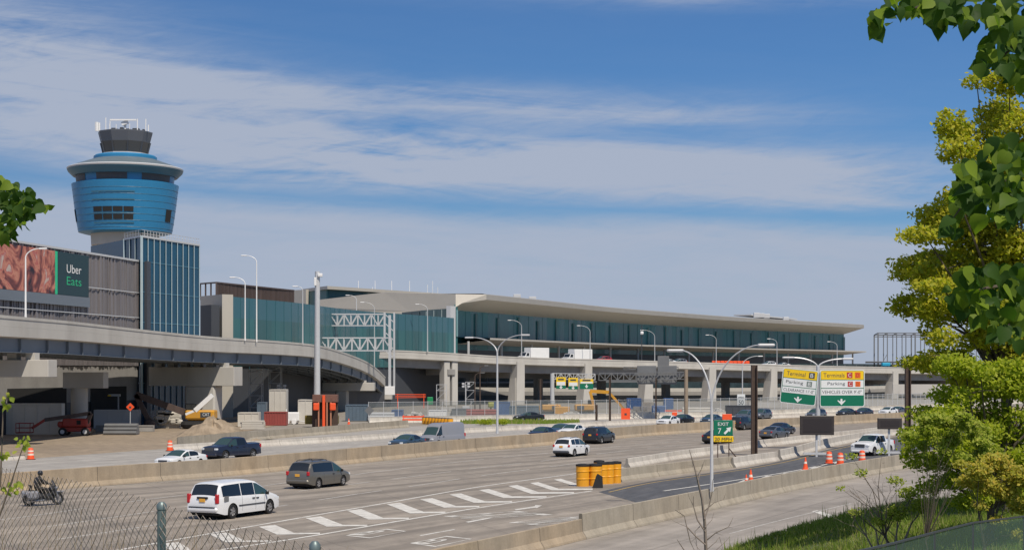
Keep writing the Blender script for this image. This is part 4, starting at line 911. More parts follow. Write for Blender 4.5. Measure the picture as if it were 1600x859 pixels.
# tall monopole
Ym = 300 * K; t = empty('camera_mast', A(495, Ym), 'tall thick grey mast with cameras on its head beside the ramp', 'mast')
mb = MB(); mb.tube([A(495, Ym), P(495.5, 600, Ym), P(496, 424, Ym)], [.50, .46, .36], 14); mb.build('pole', M['galv'], t, smooth=40)
mb = MB(); q = P(498, 430, Ym); mb.bbox(q + Vector((.25, -.4, 0)), (.7, .5, .5), .08); mb.bbox(P(492, 440, Ym) + Vector((.1, -.45, 0)), (.35, .3, 1.2), .05); mb.build('camera', M['white'], t)
# ================================================================== trusses
def truss(mb, a, b, h, d_, n, w=.12):
    a = Vector(a); b = Vector(b); L = b - a; dn = Vector((L.x, L.y, 0)).normalized(); nn_ = Vector((-dn.y, dn.x, 0)) * d_
    for off in (Vector(), nn_):
        for z in (0, h): mb.beam(a + off + UZ * z, b + off + UZ * z, w, w)
        for k in range(n + 1):
            q = a + off + L * (k / n); mb.beam(q, q + UZ * h, w * .7, w * .7)
            if k < n:
                q2 = a + off + L * ((k + 1) / n)
                if k % 2: mb.beam(q, q2 + UZ * h, w * .7, w * .7)
                else: mb.beam(q + UZ * h, q2, w * .7, w * .7)
    for k in range(n + 1):
        q = a + L * (k / n)
        for z in (0, h): mb.beam(q + UZ * z, q + nn_ + UZ * z, w * .7, w * .7)
Yt = 400 * K
t = empty('sign_gantry', P(609, 604, Yt), 'lower lattice gantry with post at the ramp end', 'gantry', 'lattice gantries')
mb = MB(); truss(mb, P(500, 547.5, Yt), P(611, 547.5, Yt), 20 * Yt / F, 1.6, 9, .22); mb.build('truss', M['galv'], t)
mb = MB(); mb.beam(P(609, 492, Yt), P(609, 606, Yt), .5, .5); mb.beam(P(501, 526, Yt), P(501, 551, Yt), .3, .3); mb.build('post', M['galv'], t)
mb = MB(); mb.bbox(P(609, 610, Yt - .6), (2.0, .6, 1.7), .08); mb.build('control_box', M['white'], t)
Yt = 408 * K
t = empty('sign_gantry', P(516, 530, Yt), 'upper lattice gantry standing above the lower one', 'gantry', 'lattice gantries')
mb = MB(); truss(mb, P(516, 508.5, Yt), P(601, 508.5, Yt), 18 * Yt / F, 1.6, 8, .2); mb.build('truss', M['lgrey'], t)
mb = MB(); mb.beam(P(516, 490, Yt), P(516, 530, Yt), .4, .4); mb.beam(P(601, 488, Yt), P(601, 530, Yt), .4, .4); mb.beam(P(616, 488, Yt), P(616, 604, Yt), .35, .35)
for y in (492, 506, 520, 534, 548): mb.beam(P(603, y, Yt), P(616, y + 12, Yt), .18, .18)
mb.build('post', M['galv'], t)
Yt = 400 * K
t = empty('sign_gantry', A(863, Yt), 'far overhead gantry carrying small green and yellow signs', 'gantry', 'lattice gantries')
mb = MB(); truss(mb, P(863, 592, Yt), P(930, 593, Yt), 9 * Yt / F, 1.2, 10, .14); mb.build('truss', M['lgrey'], t)
mb = MB(); mb.tube([A(863, Yt), P(863, 583, Yt)], .42, 10); mb.build('post', M['lgrey'], t)
def small_sign(px0, px1, y0, y1, ymid, lab, Y):
    q0, q1 = P(px0, y1, Y), P(px1, y0, Y); t = empty('guide_sign', ((q0.x + q1.x) / 2, Y, q0.z), lab, 'road sign', 'small overhead signs on the far gantry')
    zm = P(px0, ymid, Y).z; c = (q0.x + q1.x) / 2; w = q1.x - q0.x; mb = MB(); mb.bbox((c, Y, (q0.z + zm) / 2), (w, .1, zm - q0.z), .03); lowp = mb.build('green_panel', M['green_sign'], t)
    mb = MB(); mb.bbox((c, Y, (q1.z + zm) / 2), (w, .1, q1.z - zm), .03); mb.build('yellow_panel', M['yel_sign'], t)
    z1 = zm + (q1.z - zm) * .48; mb = MB(); mb.box((c, Y - .06, (zm + z1) / 2), (w * .88, .03, z1 - zm - .1)); mb.build('white_panel', M['white_sign'], t)
    mb = MB(); hz = (q0.z + zm) / 2; mb.add([(c - .35, Y - .07, hz + .05), (c, Y - .07, hz - .35), (c + .35, Y - .07, hz + .05), (c + .1, Y - .07, hz + .05), (c + .1, Y - .07, hz + .4), (c - .1, Y - .07, hz + .4), (c - .1, Y - .07, hz + .05)], [(0, 1, 2, 3, 4, 5, 6)]); mb.build('arrow', M['white_sign'], t)
    mb = MB(); mb.box((c, Y - .06, zm + (q1.z - zm) * .74), (w * .6, .03, .3)); mb.build('lettering', M['dgrey'], t)
small_sign(869, 884, 589, 607, 602, 'leftmost small green and yellow sign on the far gantry', 399 * K)
small_sign(888, 903, 590, 608, 603, 'middle small green and yellow sign on the far gantry', 399 * K)
small_sign(906, 927, 592, 607.5, 599, 'rightmost wider green and yellow sign in front of a pier', 399 * K)
Yt = 330 * K
t = empty('sign_gantry', A(1072, Yt), 'grey cantilever gantry with the backs of signs, brown stained post', 'gantry', 'lattice gantries')
mb = MB(); truss(mb, P(936, 594, Yt), P(1072, 592, Yt), 11 * Yt / F, 1.1, 14, .10); truss(mb, P(975, 577, Yt + 2), P(1060, 577, Yt + 2), 4 * Yt / F, .8, 6, .08); mb.build('truss', M['mgrey'], t)
mb = MB(); mb.tube([A(1072, Yt), P(1072, 577, Yt)], .32, 10); mb.build('post', mat('stained_post', (.28, .22, .16), .7, var=.2, scale=1), t)
mb = MB()
for x0, x1, y0, y1 in ((996, 1026, 571, 600), (1028, 1058, 571, 600), (1028, 1046, 556, 571)):
    a, b = P(x0, y1, Yt + 1), P(x1, y0, Yt + 1); mb.bbox(((a.x + b.x) / 2, Yt + 1.6, (a.z + b.z) / 2), (b.x - a.x, .2, b.z - a.z), .03)
mb.build('sign_back', M['mgrey'], t)
# ================================================================== near signs
def grp_sign(px0, px1, ytl, ytr, ybl, ybr, Y, dY, lab, rows, arrow, side):
    """panel between two photo columns; dY = depth change across"""
    a = P(px0, ybl, Y); b = P(px1, ybr, Y + dY); c = P(px1, ytr, Y + dY); d_ = P(px0, ytl, Y)
    ztop = (c.z + d_.z) / 2; zb = (a.z + b.z) / 2; W = (Vector((b.x, b.y, 0)) - Vector((a.x, a.y, 0))).length; Hh = ztop - zb
    ux = Vector((b.x - a.x, b.y - a.y, 0)).normalized(); nn_ = ux.cross(UZ).normalized(); o0 = Vector((a.x, a.y, zb)); uy = UZ
    if side: # sheared slightly: the photo panel tilts
        ux = (Vector((b.x, b.y, b.z)) - a).normalized(); nn_ = ux.cross(UZ).normalized(); o0 = Vector(a); uy = nn_.cross(ux).normalized()
    t = empty('guide_sign', o0, lab, 'road sign')
    def panel(x0, x1, y0, y1, dep, th, name, m, r=.0):
        mb = MB(); pts = []
        if r:
            for cx, cy, a0 in ((x1 - r, y0 + r, -90), (x1 - r, y1 - r, 0), (x0 + r, y1 - r, 90), (x0 + r, y0 + r, 180)):
                for k in range(5): an_ = R(a0 + k * 22.5); pts.append((cx + r * math.cos(an_), cy + r * math.sin(an_)))
        else: pts = [(x0, y0), (x1, y0), (x1, y1), (x0, y1)]
        vs = [o0 + ux * x + uy * y + nn_ * dep for x, y in pts] + [o0 + ux * x + uy * y + nn_ * (dep - th) for x, y in pts]; n = len(pts)
        mb.add(vs, [tuple(range(n)), tuple(range(2 * n - 1, n - 1, -1))] + [(i, n + i, n + (i + 1) % n, (i + 1) % n) for i in range(n)]); return fixn(mb.build(name, m, t))
    panel(0, W, 0, Hh, 0, .08, 'border', M['white_sign'], .22); pg = panel(.07, W - .07, .07, Hh - .07, .012, .01, 'green_panel', M['green_sign'], .18)
    for (f0, f1, mm, txt, tx0, tx1, tm_, boxes) in rows:
        y0, y1 = Hh * f0, Hh * f1; name = 'yellow_panel' if mm == 'yel_sign' else 'white_panel'
        p_ = panel(.12, W - .12, y0, y1, .024, .01, name, M[mm])
        th = (y1 - y0) * .5
        text_on(txt, o0 + ux * (W * tx0) + uy * ((y0 + y1) / 2 - th / 2) + nn_ * .026, ux, uy, th, M[tm_], p_, width=W * (tx1 - tx0), depth=.006)
        for bx, bc, ch, cc in boxes:
            hb_ = (y1 - y0) * .68; x0 = W * bx; mb = MB()
            vs = [o0 + ux * (x0 + u * hb_) + uy * ((y0 + y1) / 2 + (v - .5) * hb_) + nn_ * .034 for u, v in ((0, 0), (1, 0), (1, 1), (0, 1))]; mb.add(vs, [(0, 1, 2, 3)]); q_ = mb.build('letter_tile', bc, p_)
            text_on(ch, o0 + ux * (x0 + hb_ * .25) + uy * ((y0 + y1) / 2 - hb_ * .33) + nn_ * .036, ux, uy, hb_ * .66, cc, p_, width=hb_ * .5, depth=.006)
    mb = MB(); cx, cy, s = W * arrow, Hh * .13, Hh * .085
    mb.add([o0 + ux * (cx + x * s) + uy * (cy + y * s) + nn_ * .03 for x, y in ((0, -1), (1.3, .35), (1.15, .6), (.35, .1), (.28, 1), (-.28, 1), (-.35, .1), (-1.15, .6), (-1.3, .35))], [(8, 0, 1, 2, 3, 4, 5, 6, 7)]); mb.build('arrow', M['white_sign'], t)
    mb = MB()
    for fy in (.25, .75): q0 = o0 + uy * Hh * fy - nn_ * .16; mb.beam(q0 + ux * .2, q0 + ux * (W - .2), .12, .12)
    mb.build('bracket', M['galv'], t)
    return t
tile = {k: mat('tile_' + k, c_, .5) for k, c_ in dict(black=(.05, .06, .06), grey=(.18, .22, .20), red=(.45, .04, .04), orange=(.75, .14, .01)).items()}
Ys = 92 * 2600 / 2600 * 1.75
Ys = 165.0
sp = empty('sign_pole', A(1278, Ys + .35), 'grey pole carrying two large green guide signs and curved lamp arms', 'pole')
mb = MB(); mb.tube([A(1278, Ys + .35), P(1278, 600, Ys + .35), P(1278, 572, Ys + .35)], [.26, .2, .17], 12); mb.build('pole', M['galv'], sp, smooth=40)
for hx, hy in ((1238, 558.5), (1318, 560.5)):
    a = P(1278, 575, Ys + .35); h = P(hx, hy, Ys + .35); pts = []
    for k in range(11): q = k / 10 * math.pi / 2; pts.append((a.x + (h.x - a.x) * (1 - math.cos(q)), a.y, a.z + (h.z - a.z) * math.sin(q)))
    mb = MB(); mb.tube(pts, .08, 6); mb.build('arm', M['galv'], sp, smooth=40); mb = MB(); s = 1 if hx > 1278 else -1; mb.bbox((h.x + s * .4, h.y, h.z), (1.2, .36, .2), .08); mb.build('lamp_head', M['lgrey'], sp)
grp_sign(1218, 1274, 574, 578.5, 628, 634, Ys, -.6, 'green Terminal B sign with black B tile, left of the pair', [
    (.73, .97, 'yel_sign', 'Terminal', .12, .64, 'dgrey', [(.74, tile['black'], 'B', M['white_sign'])]),
    (.49, .71, 'white_sign', 'Parking', .12, .60, 'dgrey', [(.70, tile['grey'], 'B', M['white_sign'])]),
    (.30, .47, 'white_sign', "CLEARANCE 11'-0\"", .07, .93, 'dgrey', [])], .5, True)
grp_sign(1281, 1351, 577.5, 577.5, 635, 635, Ys, .4, 'green Terminals C D sign with red and orange tiles, right of the pair', [
    (.74, .97, 'yel_sign', 'Terminals', .08, .55, 'dgrey', [(.60, tile['red'], 'C', M['white_sign']), (.78, tile['orange'], 'D', tile['red'])]),
    (.51, .72, 'white_sign', 'Parking', .17, .56, 'dgrey', [(.62, tile['red'], 'C', M['white_sign']), (.79, tile['orange'], 'D', tile['red'])]),
    (.31, .49, 'white_sign', "VEHICLES OVER 9'-0\"", .05, .93, 'dgrey', [])], .48, False)
# exit 7 sign
Ye = G(1130, 722).y; a = P(1115, 690, Ye); b = P(1145, 690, Ye); zt = P(1130, 656, Ye).z; zm = P(1130, 680, Ye).z; w = b.x - a.x; c = (a.x + b.x) / 2
t = empty('exit_sign', (c, Ye, 0), 'green EXIT 7 sign above a yellow 20 MPH plate', 'road sign')
mb = MB(); mb.bbox((c, Ye, (zt + zm) / 2), (w, .06, zt - zm), .04); gp_ = mb.build('green_panel', M['green_sign'], t)
mb = MB(); mb.bbox((c + .02, Ye, (zm + a.z) / 2 - .02), (w * 1.05, .06, zm - a.z - .05), .04); yp_ = mb.build('yellow_panel', M['yel_sign'], t)
X1 = Vector((1, 0, 0)); text_on('EXIT', Vector((c - w * .28, Ye - .04, zt - (zt - zm) * .36)), X1, UZ, (zt - zm) * .22, M['white_sign'], gp_, width=w * .56); text_on('7', Vector((c - w * .28, Ye - .04, zm + (zt - zm) * .12)), X1, UZ, (zt - zm) * .36, M['white_sign'], gp_, width=w * .17)
text_on('20 MPH', Vector((c - w * .44, Ye - .04, a.z + (zm - a.z) * .22)), X1, UZ, (zm - a.z) * .5, M['dgrey'], yp_, width=w * .88)
mb = MB(); q = Vector((c + w * .22, Ye - .05, zm + (zt - zm) * .32)); s = w * .2; mb.add([q + Vector((x * s, 0, z * s)) for x, z in ((-1, -.6), (-.6, -1), (.35, -.05), (.65, -.35), (.95, .95), (-.35, .65), (-.05, .35))], [(0, 1, 2, 3, 4, 5, 6)]); mb.build('arrow', M['white_sign'], gp_)
mb = MB(); zg = 0
for x in (-.28, .3): mb.beam((c + w * x, Ye + .06, 0), (c + w * x, Ye + .06, zt - .2), .08, .08)
mb.beam((c + w * .3, Ye + .06, 1.2), (c + w * .95, Ye + .9, 0), .07, .07); mb.build('post', M['post_brown'], t)
# orange work signs
def diamond(px, y, r_, Y, lab, m='orange', square=False, post=True):
    q = P(px, y, Y); s = r_ * Y / F; t = empty('work_sign', A(px, Y + .08), lab, 'road sign'); mb = MB()
    v = [(-s, s * 1.3), (s, s * 1.3), (s, -s * 1.3), (-s, -s * 1.3)] if square else [(0, s), (s, 0), (0, -s), (-s, 0)]
    mb.add([q + Vector((x, dy, z)) for dy in (-.03, .03) for x, z in v], [(0, 1, 2, 3), (7, 6, 5, 4), (0, 4, 5, 1), (1, 5, 6, 2), (2, 6, 7, 3), (3, 7, 4, 0)]); fixn(mb.build('panel', M[m], t))
    if m == 'orange': mb = MB(); mb.box(q + Vector((0, -.045, -.02)), (s * .5, .02, s * .45)); mb.build('symbol', M['dgrey'], t)
    if post: mb = MB(); mb.beam(A(px, Y + .08), q + Vector((0, .08, s * .5)), .08, .08); mb.beam(A(px, Y + .08) + Vector((-.5, 0, .05)), A(px, Y + .08) + Vector((.5, 0, .05)), .08, .08); mb.build('post', M['galv'], t)
diamond(977.5, 646.5, 7, 330 * K, 'orange rectangular work sign on the white wall', square=True)
diamond(203.5, 635.5, 6.5, 252 * K, 'orange round work sign on a pole under the ramp')
diamond(577, 641, 7.5, 290 * K, 'grey back of a diamond sign near the ramp end', m='mgrey')
q = P(1136, 650, 270 * K)
for px, y, w_, h_, Yo, lab in ((1136, 651, 15, 9, 262, 'orange plastic panel above the exit sign'), (1054, 647, 8, 7, 330, 'small orange panel behind the white sedan')):
    mb = MB(); q = P(px, y, Yo * K); mb.bbox(q, (w_ * Yo * K / F, .15, h_ * Yo * K / F), .04); mb.beam((q.x, q.y + .2, 0), (q.x, q.y + .2, q.z), .08, .08); tag(mb.build('work_sign', M['orange']), lab, 'road sign')
# message boards
def vms(px0, px1, y0, y1, Y, lab, post_y, m=None):
    a, b = P(px0, y1, Y), P(px1, y0, Y); c = (a.x + b.x) / 2; t = empty('message_board', (c, Y + .3, 0), lab, 'message sign', 'dark message boards'); mb = MB(); mb.bbox((c, Y, (a.z + b.z) / 2), (b.x - a.x, .3, b.z - a.z), .05); mb.build('cabinet', m or mat('board_face', (.042, .034, .032), .5, var=.2, scale=2), t)
    mb = MB(); mb.box((c, Y - .16, (a.z + b.z) / 2), (b.x - a.x - .5, .02, b.z - a.z - .5)); mb.build('display', M['dark'] if m else mat('board_display', (.035, .028, .028), .35), t)
    mb = MB(); mb.beam((c, Y + .25, 0), (c, Y + .25, (a.z + b.z) / 2), .18, .18); mb.beam((c - 1.2, Y + .25, .3), (c + 1.2, Y + .25, .3), .2, .2); mb.build('post', M['galv'], t); return t
vms(1250, 1303, 649, 679, 150, 'large dark message board below the green signs', 690)
vms(1371, 1409, 652.5, 670, 152, 'smaller dark message board left of the trees', 690)
# brown steel posts
def bpost(px, ytop, ybot, wpx, lab, group='weathered brown posts', Y=None, m='post_brown'):
    q = G(px, ybot) if Y is None else A(px, Y); top = P(px, ytop, q.y); w = wpx * q.y / F; mb = MB()
    mb.box((q.x, q.y, top.z / 2), (w, .12 * w, top.z)); mb.box((q.x - w * .42, q.y, top.z / 2), (w * .14, w, top.z)); mb.box((q.x + w * .42, q.y, top.z / 2), (w * .14, w, top.z))
    return tag(mb.build('steel_post', M[m]), lab, 'post', group)
bpost(1178.5, 570, 711, 9.5, 'thickest brown steel post, beside the exit sign')
bpost(1418.5, 571, 705, 8.5, 'brown steel post against the edge of the trees', Y=155)
bpost(845, 592, 655, 3.5, 'thin brown post left of the far gantry', Y=330 * K)
bpost(953, 590, 658, 3.2, 'dark pole between yellow excavator arm and gantry', Y=320 * K)
bpost(1025, 590, 655, 2.2, 'thin dark pole under the grey gantry', Y=320 * K)
bpost(932, 632, 660, 3.6, 'short dark post standing on the white wall', Y=322 * K)
bpost(806, 590, 655, 2.5, 'pale thin pole beside the flared pier', Y=330 * K, m='tan')
# yard fence behind the white wall
ff = empty('construction_fence', WY[10], 'long mesh construction fence on the white wall', 'fence')
fm = mat('fence_screen', (.20, .23, .24), .8, var=.1, scale=.4); n, l, b = nodes_of(fm); tr_ = n.new('ShaderNodeBsdfTransparent'); ms = n.new('ShaderNodeMixShader'); ms.inputs[0].default_value = .62
l.new(b.outputs[0], ms.inputs[1]); l.new(tr_.outputs[0], ms.inputs[2]); l.new(ms.outputs[0], [q for q in n if q.type == 'OUTPUT_MATERIAL'][0].inputs[0])
FW = offset(WY, .25); mb = MB(); mb.strip([(p.x, p.y, .85) for p in FW], [(p.x, p.y, 3.1) for p in FW]); mb.build('mesh_screen', fm, ff)
mb = MB()
for q in resamp(FW, 110): mb.beam((q.x, q.y - .05, .8), (q.x, q.y - .05, 3.2), .07, .07)
for a, b in zip(FW, FW[1:]):
    for z in (3.1, .95): mb.beam((a.x, a.y - .05, z), (b.x, b.y - .05, z), .05, .05)
mb.build('fence_frame', M['galv'], ff)
# pale ramps and retaining walls at the right distance
for (x0, x1, y0, y1, Yo, lab) in ((1345, 1480, 624, 640, 470, 'pale retaining wall at the right below the viaduct'), (1170, 1350, 628, 642, 440, 'long pale wall behind the parked dark cars'), (1395, 1500, 600, 616, 520, 'upper pale ramp wall at the right')):
    mb = MB(); a, b = P(x0, y1, Yo * K), P(x1, y0, Yo * K); mb.box(((a.x + b.x) / 2, Yo * K, (a.z + b.z) / 2), (b.x - a.x, .6, b.z - a.z)); tag(mb.build('retaining_wall', M['conc']), lab, 'wall')
# ================================================================== vehicles
def interp(tab, x):
    tab = sorted(tab)
    return lerp_y(tab, x)
def vehicle(name, label, cat, spec, paint, loc, head, group=None, brake=False, detail=True, glass=None):
    """local frame: +x forward. head = heading in degrees right of the view axis"""
    L, W = spec['L'], spec['W']; prof = spec['prof']; belt = spec['belt']; cl = spec.get('clear', .24); r = spec['r']; xf, xr = spec['wx']; ra = r * 1.16
    t = empty(name, loc, label, cat, group, R(90 - head))
    def top(x): return interp(prof, x)
    def plan(x): u = min(1, abs(x) / (L / 2)); return 1 - .11 * u ** 6 - .02 * u * u
    def bot(x):
        z = cl
        if abs(x) > L / 2 - .5: z = cl + (abs(x) - L / 2 + .5) * .25
        for w in (xf, xr):
            if abs(x - w) < ra: z = max(z, r + math.sqrt(ra * ra - (x - w) ** 2))
        return z
    xs = set(round(-L / 2 + L * k / 44, 3) for k in range(45)) | set(round(p[0], 3) for p in prof)
    for w in (xf, xr):
        for k in range(13): xs.add(round(w + ra * math.cos(math.pi * k / 12) * .9999, 3))
    for a, b in spec['side']: xs |= {a, b}
    for k in ('ws', 'bl'):
        if spec.get(k): xs |= set(spec[k])
    xs = [x for x in sorted(xs, reverse=True) if -L / 2 <= x <= L / 2]; c = [xs[0]]
    for x in xs[1:]:
        if c[-1] - x > .012: c.append(x)
    xs = c; rows = []
    LOWF = (0, .12, .35, .6, .82, .95, 1); GF = (.05, .5, .88, 1); AF = (.93, .8, .45, 0, -.45, -.8, -.93); tumb = spec.get('tumble', .30)
    def section(x):
        tp = top(x); bl = interp(belt, x); sh = min(bl, tp - .06); b0 = min(bot(x), sh - .05); hw = W / 2 * plan(x); pts = []
        for f in LOWF:
            z = b0 + (sh - b0) * f; zz = (z - .5) / .5; y = hw * (1 - .035 * zz * zz); 
            if f == 1: y -= .015
            pts.append((y, z))
        ysh = pts[-1][0]; et = tp - .035
        for f in GF:
            z = sh + (et - sh) * f; y = ysh - (z - sh) * tumb - (.035 if f == 1 else 0); pts.append((y, z))
        yt = pts[-1][0]
        left = pts; ac = [(yt * f, et + .05 * (1 - f * f) + .02 * (1 - f ** 8)) for f in AF]
        return [(x, y, z) for y, z in left] + [(x, y, z) for y, z in ac] + [(x, -y, z) for y, z in reversed(left)]
    V = [section(x) for x in xs]; n = len(V[0]); nl = len(LOWF) + len(GF); na = len(AF)
    body = MB(); gl_ = {'windshield': MB(), 'rear_window': MB(), 'side_window': MB()}
    idx = {}
    for i in range(len(xs)):
        for j in range(n): body.v.append(V[i][j])
    for i in range(len(xs) - 1):
        xm = (xs[i] + xs[i + 1]) / 2; hgt = min(top(xs[i]) - interp(belt, xs[i]), top(xs[i + 1]) - interp(belt, xs[i + 1]))
        for j in range(n - 1):
            q = [V[i][j], V[i][j + 1], V[i + 1][j + 1], V[i + 1][j]]; tgt = None
            jj = j if j < nl else (n - 2 - j if j >= nl + na - 1 else None)
            if jj is not None and len(LOWF) <= jj <= len(LOWF) + 1 and hgt > .10 and any(a <= xm <= b for a, b in spec['side']): tgt = 'side_window'
            if nl <= j < nl + na - 1:
                if spec.get('ws') and spec['ws'][0] <= xm <= spec['ws'][1]: tgt = 'windshield'
                if spec.get('bl') and spec['bl'][0] <= xm <= spec['bl'][1]: tgt = 'rear_window'
            if tgt: gl_[tgt].add(q, [(0, 1, 2, 3)])
            else: body.f.append((i * n + j, i * n + j + 1, (i + 1) * n + j + 1, (i + 1) * n + j)); body.m.append(0)
    body.f.append(tuple(range(n - 1, -1, -1))); body.m.append(0); body.f.append(tuple((len(xs) - 1) * n + j for j in range(n))); body.m.append(0)
    bo = body.build('body', paint, t, smooth=38, world=False); fixn(bo)
    tint = spec.get('tint', {})
    gmat = glass or M['glass']
    if gl_['side_window'].f:
        # one object per window bay and side
        for a, b in spec['side']:
            for s in (1, -1):
                mb = MB(); src = gl_['side_window']
                for f in src.f:
                    pts = [src.v[k] for k in f]; cx = sum(p[0] for p in pts) / 4; cy = sum(p[1] for p in pts) / 4
                    if a <= cx <= b and cy * s > 0: mb.add([(p[0], p[1] + .001 * s, p[2]) for p in pts], [(0, 1, 2, 3)])
                if mb.f: fixn(mb.build('side_window', M['glass_green'] if (a, b) == spec['side'][0] and spec.get('front_clear', True) else gmat, t, world=False))
    for k in ('windshield', 'rear_window'):
        if gl_[k].f: gl_[k].build(k, M['glass_green'] if k == 'windshield' else gmat, t, world=False)
    ub = MB(); ub.bbox((0, 0, (cl + .62) / 2 + .02), (L - .35, W - .42, .62 - cl + .1), .05)
    for w in (xf, xr): ub.bbox((w, 0, r + .1), (ra * 2.05, W - .46, ra * 1.9), .1)
    ub.build('underbody', M['black'], t, world=False)
    for w in (xf, xr):
        for s in (1, -1):
            mb = MB(); y0 = W / 2 - .255; pf = [(r * .62, 0), (r * .94, .0), (r, .03), (r, .20), (r * .94, .235), (r * .66, .235), (r * .64, .19), (r * .1, .19)]
            mb.lathe((0, 0, 0), [(a, (b if s > 0 else -b)) for a, b in pf], 20, axis='Y')
            wo = mb.build('wheel', M['black'], t, world=False, smooth=50); wo.location = (w, s * y0, r)
            rm = MB(); yy = .205 * s
            rm.lathe((0, 0, 0), [(r * .66, yy), (r * .60, yy + .012 * s), (r * .56, yy - .02 * s), (r * .50, yy - .05 * s)], 20, axis='Y', cap=False)
            for k in range(5 if spec.get('spokes', 5) == 5 else 7):
                a = 2 * math.pi * k / spec.get('spokes', 5); rm.beam((0, yy, 0), (r * .6 * math.cos(a), yy - .01 * s, r * .6 * math.sin(a)), .05, .09)
            rm.lathe((0, 0, 0), [(r * .14, yy - .02 * s), (r * .13, yy + .02 * s)], 10, axis='Y')
            rm.build('rim', M['chrome'], wo, world=False)
    # lamps, bumpers, mirrors, plate
    wb = W / 2 * plan(L / 2)
    ht = spec.get('tail_z', .9); hs = spec.get('tail_h', .3)
    for s in (1, -1):
        mb = MB(); mb.bbox((-L / 2 + .06, s * (wb - .05), ht), (.16, .17, hs), .03); mb.build('tail_lamp', M['red_light'], t, world=False)
        mb = MB(); mb.bbox((L / 2 - .10, s * (wb - .14), spec.get('head_z', .68)), (.24, .32, .17), .04); mb.build('headlamp', M['lamp'], t, world=False)
        if detail:
            mb = MB(); xm_ = spec.get('mirror', .9); ym = W / 2 * plan(xm_) + .02; mb.bbox((xm_, s * (ym + .07), interp(belt, xm_) + .08), (.1, .2, .16), .04); mb.build('mirror', spec.get('mirror_mat', M['black']), t, world=False)
    mb = MB(); mb.bbox((-L / 2 + .02, 0, .48), (.18, wb * 2 + .03, .22), .07); mb.build('bumper', paint if not spec.get('dark_bumper') else M['dgrey'], t, world=False)
    mb = MB(); mb.bbox((L / 2 - .04, 0, .44), (.16, wb * 2 - .02, .22), .07); mb.build('bumper', paint if not spec.get('dark_bumper') else M['dgrey'], t, world=False)
    mb = MB(); mb.bbox((L / 2 - .005, 0, spec.get('head_z', .68) - .02), (.06, wb * 1.1, spec.get('grille_h', .16)), .02); mb.build('grille', M['dgrey'], t, world=False)
    mb = MB(); mb.bbox((-L / 2 - .01, 0, spec.get('plate_z', .82)), (.03, .34, .17), .01); mb.build('licence_plate', M['plate'], t, world=False)
    if detail:
        hd = MB()
        for x in spec.get('handles', ()):
            for s in (1, -1): hd.bbox((x, s * (W / 2 * plan(x) + .0), interp(belt, x) - .12), (.2, .05, .045), .01)
        if hd.f: hd.build('door_handle', spec.get('handle_mat', M['black']), t, world=False)
        sm_ = MB()
        for x in spec.get('seams', ()):
            for s in (1, -1):
                z0, z1 = bot(x) + .1, interp(belt, x)
                for k in range(6):
                    za, zb_ = z0 + (z1 - z0) * k / 6, z0 + (z1 - z0) * (k + 1) / 6
                    ya = W / 2 * plan(x) * (1 - .035 * ((za - .5) / .5) ** 2) + .002; yb_ = W / 2 * plan(x) * (1 - .035 * ((zb_ - .5) / .5) ** 2) + .002
                    sm_.add([(x - .008, s * ya, za), (x + .008, s * ya, za), (x + .008, s * yb_, zb_), (x - .008, s * yb_, zb_)], [(0, 1, 2, 3)])
        if sm_.f: sm_.build('door_seam', M['dgrey'], t, world=False)
    if spec.get('strip'):
        a, b, z = spec['strip']; mb = MB()
        for s in (1, -1): mb.bbox(((a + b) / 2, s * (W / 2 + .004), z), (b - a, .04, .06), .01)
        mb.build('side_moulding', M['dgrey'], t, world=False)
    if spec.get('rails'):
        mb = MB(); a, b = spec['rails']
        for s in (1, -1):
            y = W / 2 - .38; mb.tube([(a, s * y, top(a) - .02), (a - .12, s * y, top(a - .12) + .06), (b + .12, s * y, top(b + .12) + .07), (b, s * y, top(b))], .025, 6)
        if spec.get('crossbars'):
            for x in spec['crossbars']: mb.beam((x, -W / 2 + .38, top(x) + .08), (x, W / 2 - .38, top(x) + .08), .05, .05)
        mb.build('roof_rail', M['dgrey'], t, world=False)
    return t
def paint(name, col, metal=0.0, rough=.35): return mat(name, col, rough, metal, coat=.6, var=.02, scale=2)
VAN = dict(L=5.14, W=1.98, r=.35, wx=(1.62, -1.46), clear=.22,
   prof=[(2.57, .62), (2.50, .84), (2.30, .95), (1.72, 1.10), (1.15, 1.42), (.65, 1.68), (.3, 1.74), (-.6, 1.76), (-1.9, 1.72), (-2.18, 1.66), (-2.33, 1.45), (-2.47, 1.08), (-2.555, .92), (-2.57, .62)],
   belt=[(2.57, .80), (1.7, .98), (-2.57, 1.06)], side=[(.42, 1.48), (-.68, .38), (-2.14, -.74)], ws=(.62, 1.70), bl=(-2.45, -2.2), tail_z=1.0, tail_h=.44, plate_z=.92, head_z=.72, mirror=1.25,
   handles=(.22, .55), seams=(1.15, .4, -.7), strip=(-1.0, 1.2, .60), tumble=.24)
OLDVAN = dict(VAN, L=4.93, W=1.87, wx=(1.5, -1.4), r=.33,
   prof=[(2.465, .6), (2.40, .78), (2.1, .92), (1.62, 1.05), (1.05, 1.38), (.55, 1.62), (.2, 1.69), (-.6, 1.71), (-1.7, 1.68), (-1.98, 1.62), (-2.18, 1.40), (-2.34, 1.08), (-2.45, .9), (-2.465, .6)],
   belt=[(2.465, .78), (1.6, .94), (-2.465, 1.04)], side=[(.40, 1.4), (-1.92, .32)], ws=(.52, 1.60), bl=(-2.32, -2.0), tail_z=.98, tail_h=.26, strip=None, rails=(.1, -1.7), crossbars=(-.3, -1.4), mirror=1.15, dark_bumper=False, handles=(.3,), seams=(1.1, .36, -.8), plate_z=.86)
